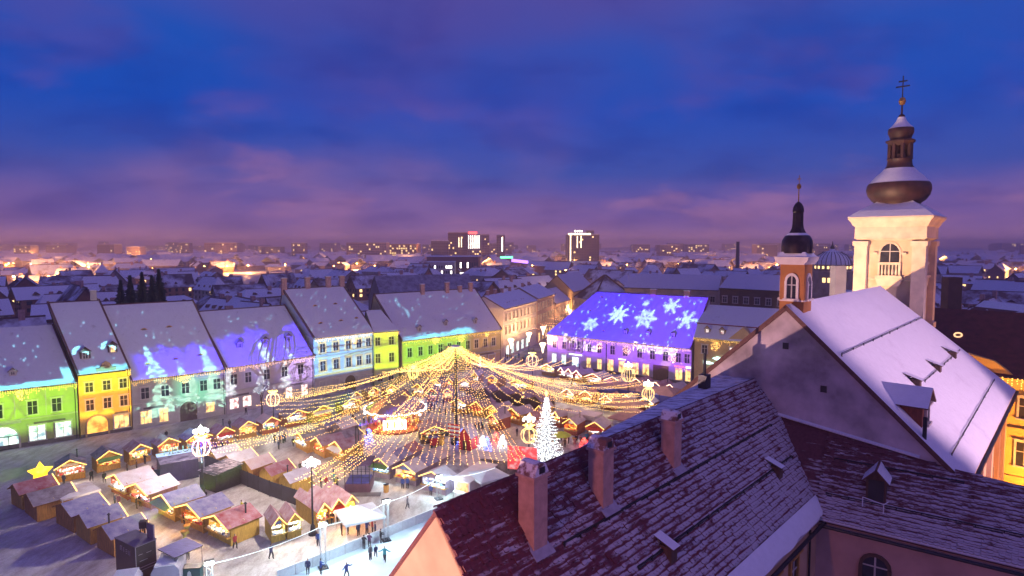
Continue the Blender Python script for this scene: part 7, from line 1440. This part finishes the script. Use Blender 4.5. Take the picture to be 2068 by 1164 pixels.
# ------------------------------------------------------------------ fixed floodlights for tower and lane, and added ones out of view
def flood(lab, loc, target, energy, col, size, radius=.3, nm='floodlight'):
    t = empty(nm, loc, 0, lab, 'floodlight'); d = (Vector(target) - Vector(loc)).normalized(); rot = d.to_track_quat('-Z', 'Y').to_matrix().to_4x4(); m = MB()
    m.box(-.3, -.25, .05, .3, .25, .35, 0, rot); m.build('housing', METAL_D, t); MB().box(-.25, -.2, .0, .25, .2, .04, 0, rot).build('glass', emit('flood_warm', (1, .7, .4), 6, False), t)
    o = lamp('flood_lamp', 'SPOT', (0, 0, 0), energy, col, t, radius, d, size, .5); o.location = d * .1; return t
tw = CM @ Vector((33.4, 0, 31.5)); flood('warm floodlight on the left roof slope of the church aimed at its tower', CM @ Vector((13.0, 5.6, 27.4)), tw + Vector((0, 0, 1.5)), 27000, (1, .60, .30), R(84))
flood('orange floodlight in the lane aimed at the church side wall', CM @ Vector((22, -19, 7)), CM @ Vector((20, -10, 15)), 15000, (1, .34, .05), R(150)); flood('orange floodlight in the lane aimed at the orange house', CM @ Vector((33, -17, 9)), CM @ Vector((40, -15, 15)), 20000, (1, .40, .06), R(150))
fr_ = flood('added rosy floodlight on an unseen mast at the right, for the pink on the church roof', (60, 20, 30), (34, 51, 26), 85000, (1, .62, .80), R(45), .5); MB().tube([(0, 0, -30), (0, 0, 0)], .2, 8).build('mast', METAL_D, fr_)  # stand-in lamp and mast out of view, added to turn the church roof pink
flood('added unseen pinkish floodlight near the camera, for the glow along the tiled roof', (-9.0, 9.0, 28.0), (6, 30, 22), 4200, (1, .34, .20), R(110), .5)  # unseen stand-in lamp, added for the salmon light on the chimneys
fm_ = flood('added rosy floodlight on an unseen mast at the left, shining over the tiled roof', (-31, 20, 10.5), CM @ Vector((-8, 2, 25)), 110000, (1, .55, .48), R(75), .3); MB().tube([(0, 0, -10.5), (0, 0, 0)], .12, 8).build('mast', METAL_D, fm_)  # lamp and pole added outside the view to light the church gable
# ------------------------------------------------------------------ haze over the town
hz = MB().box(-3600, -120, -1, 3600, 3600, 58).build('haze', None) if False else None
hm = bpy.data.meshes.new('haze'); hb = MB().box(-3600, -120, -1, 3600, 3600, 58); hm.from_pydata(hb.v, [], hb.f); m = bpy.data.materials.new('haze_air'); m.use_nodes = True; nt = m.node_tree; nt.nodes.clear()
o_ = nt.nodes.new('ShaderNodeOutputMaterial'); pv_ = nt.nodes.new('ShaderNodeVolumePrincipled'); pv_.inputs['Color'].default_value = (.98, .84, .92, 1); pv_.inputs['Density'].default_value = .00045; pv_.inputs['Anisotropy'].default_value = .0
nt.links.new(pv_.outputs[0], o_.inputs['Volume']); hm.materials.append(m); tag(put('haze', hm), 'thin violet winter haze over the town', 'haze', kind='stuff')
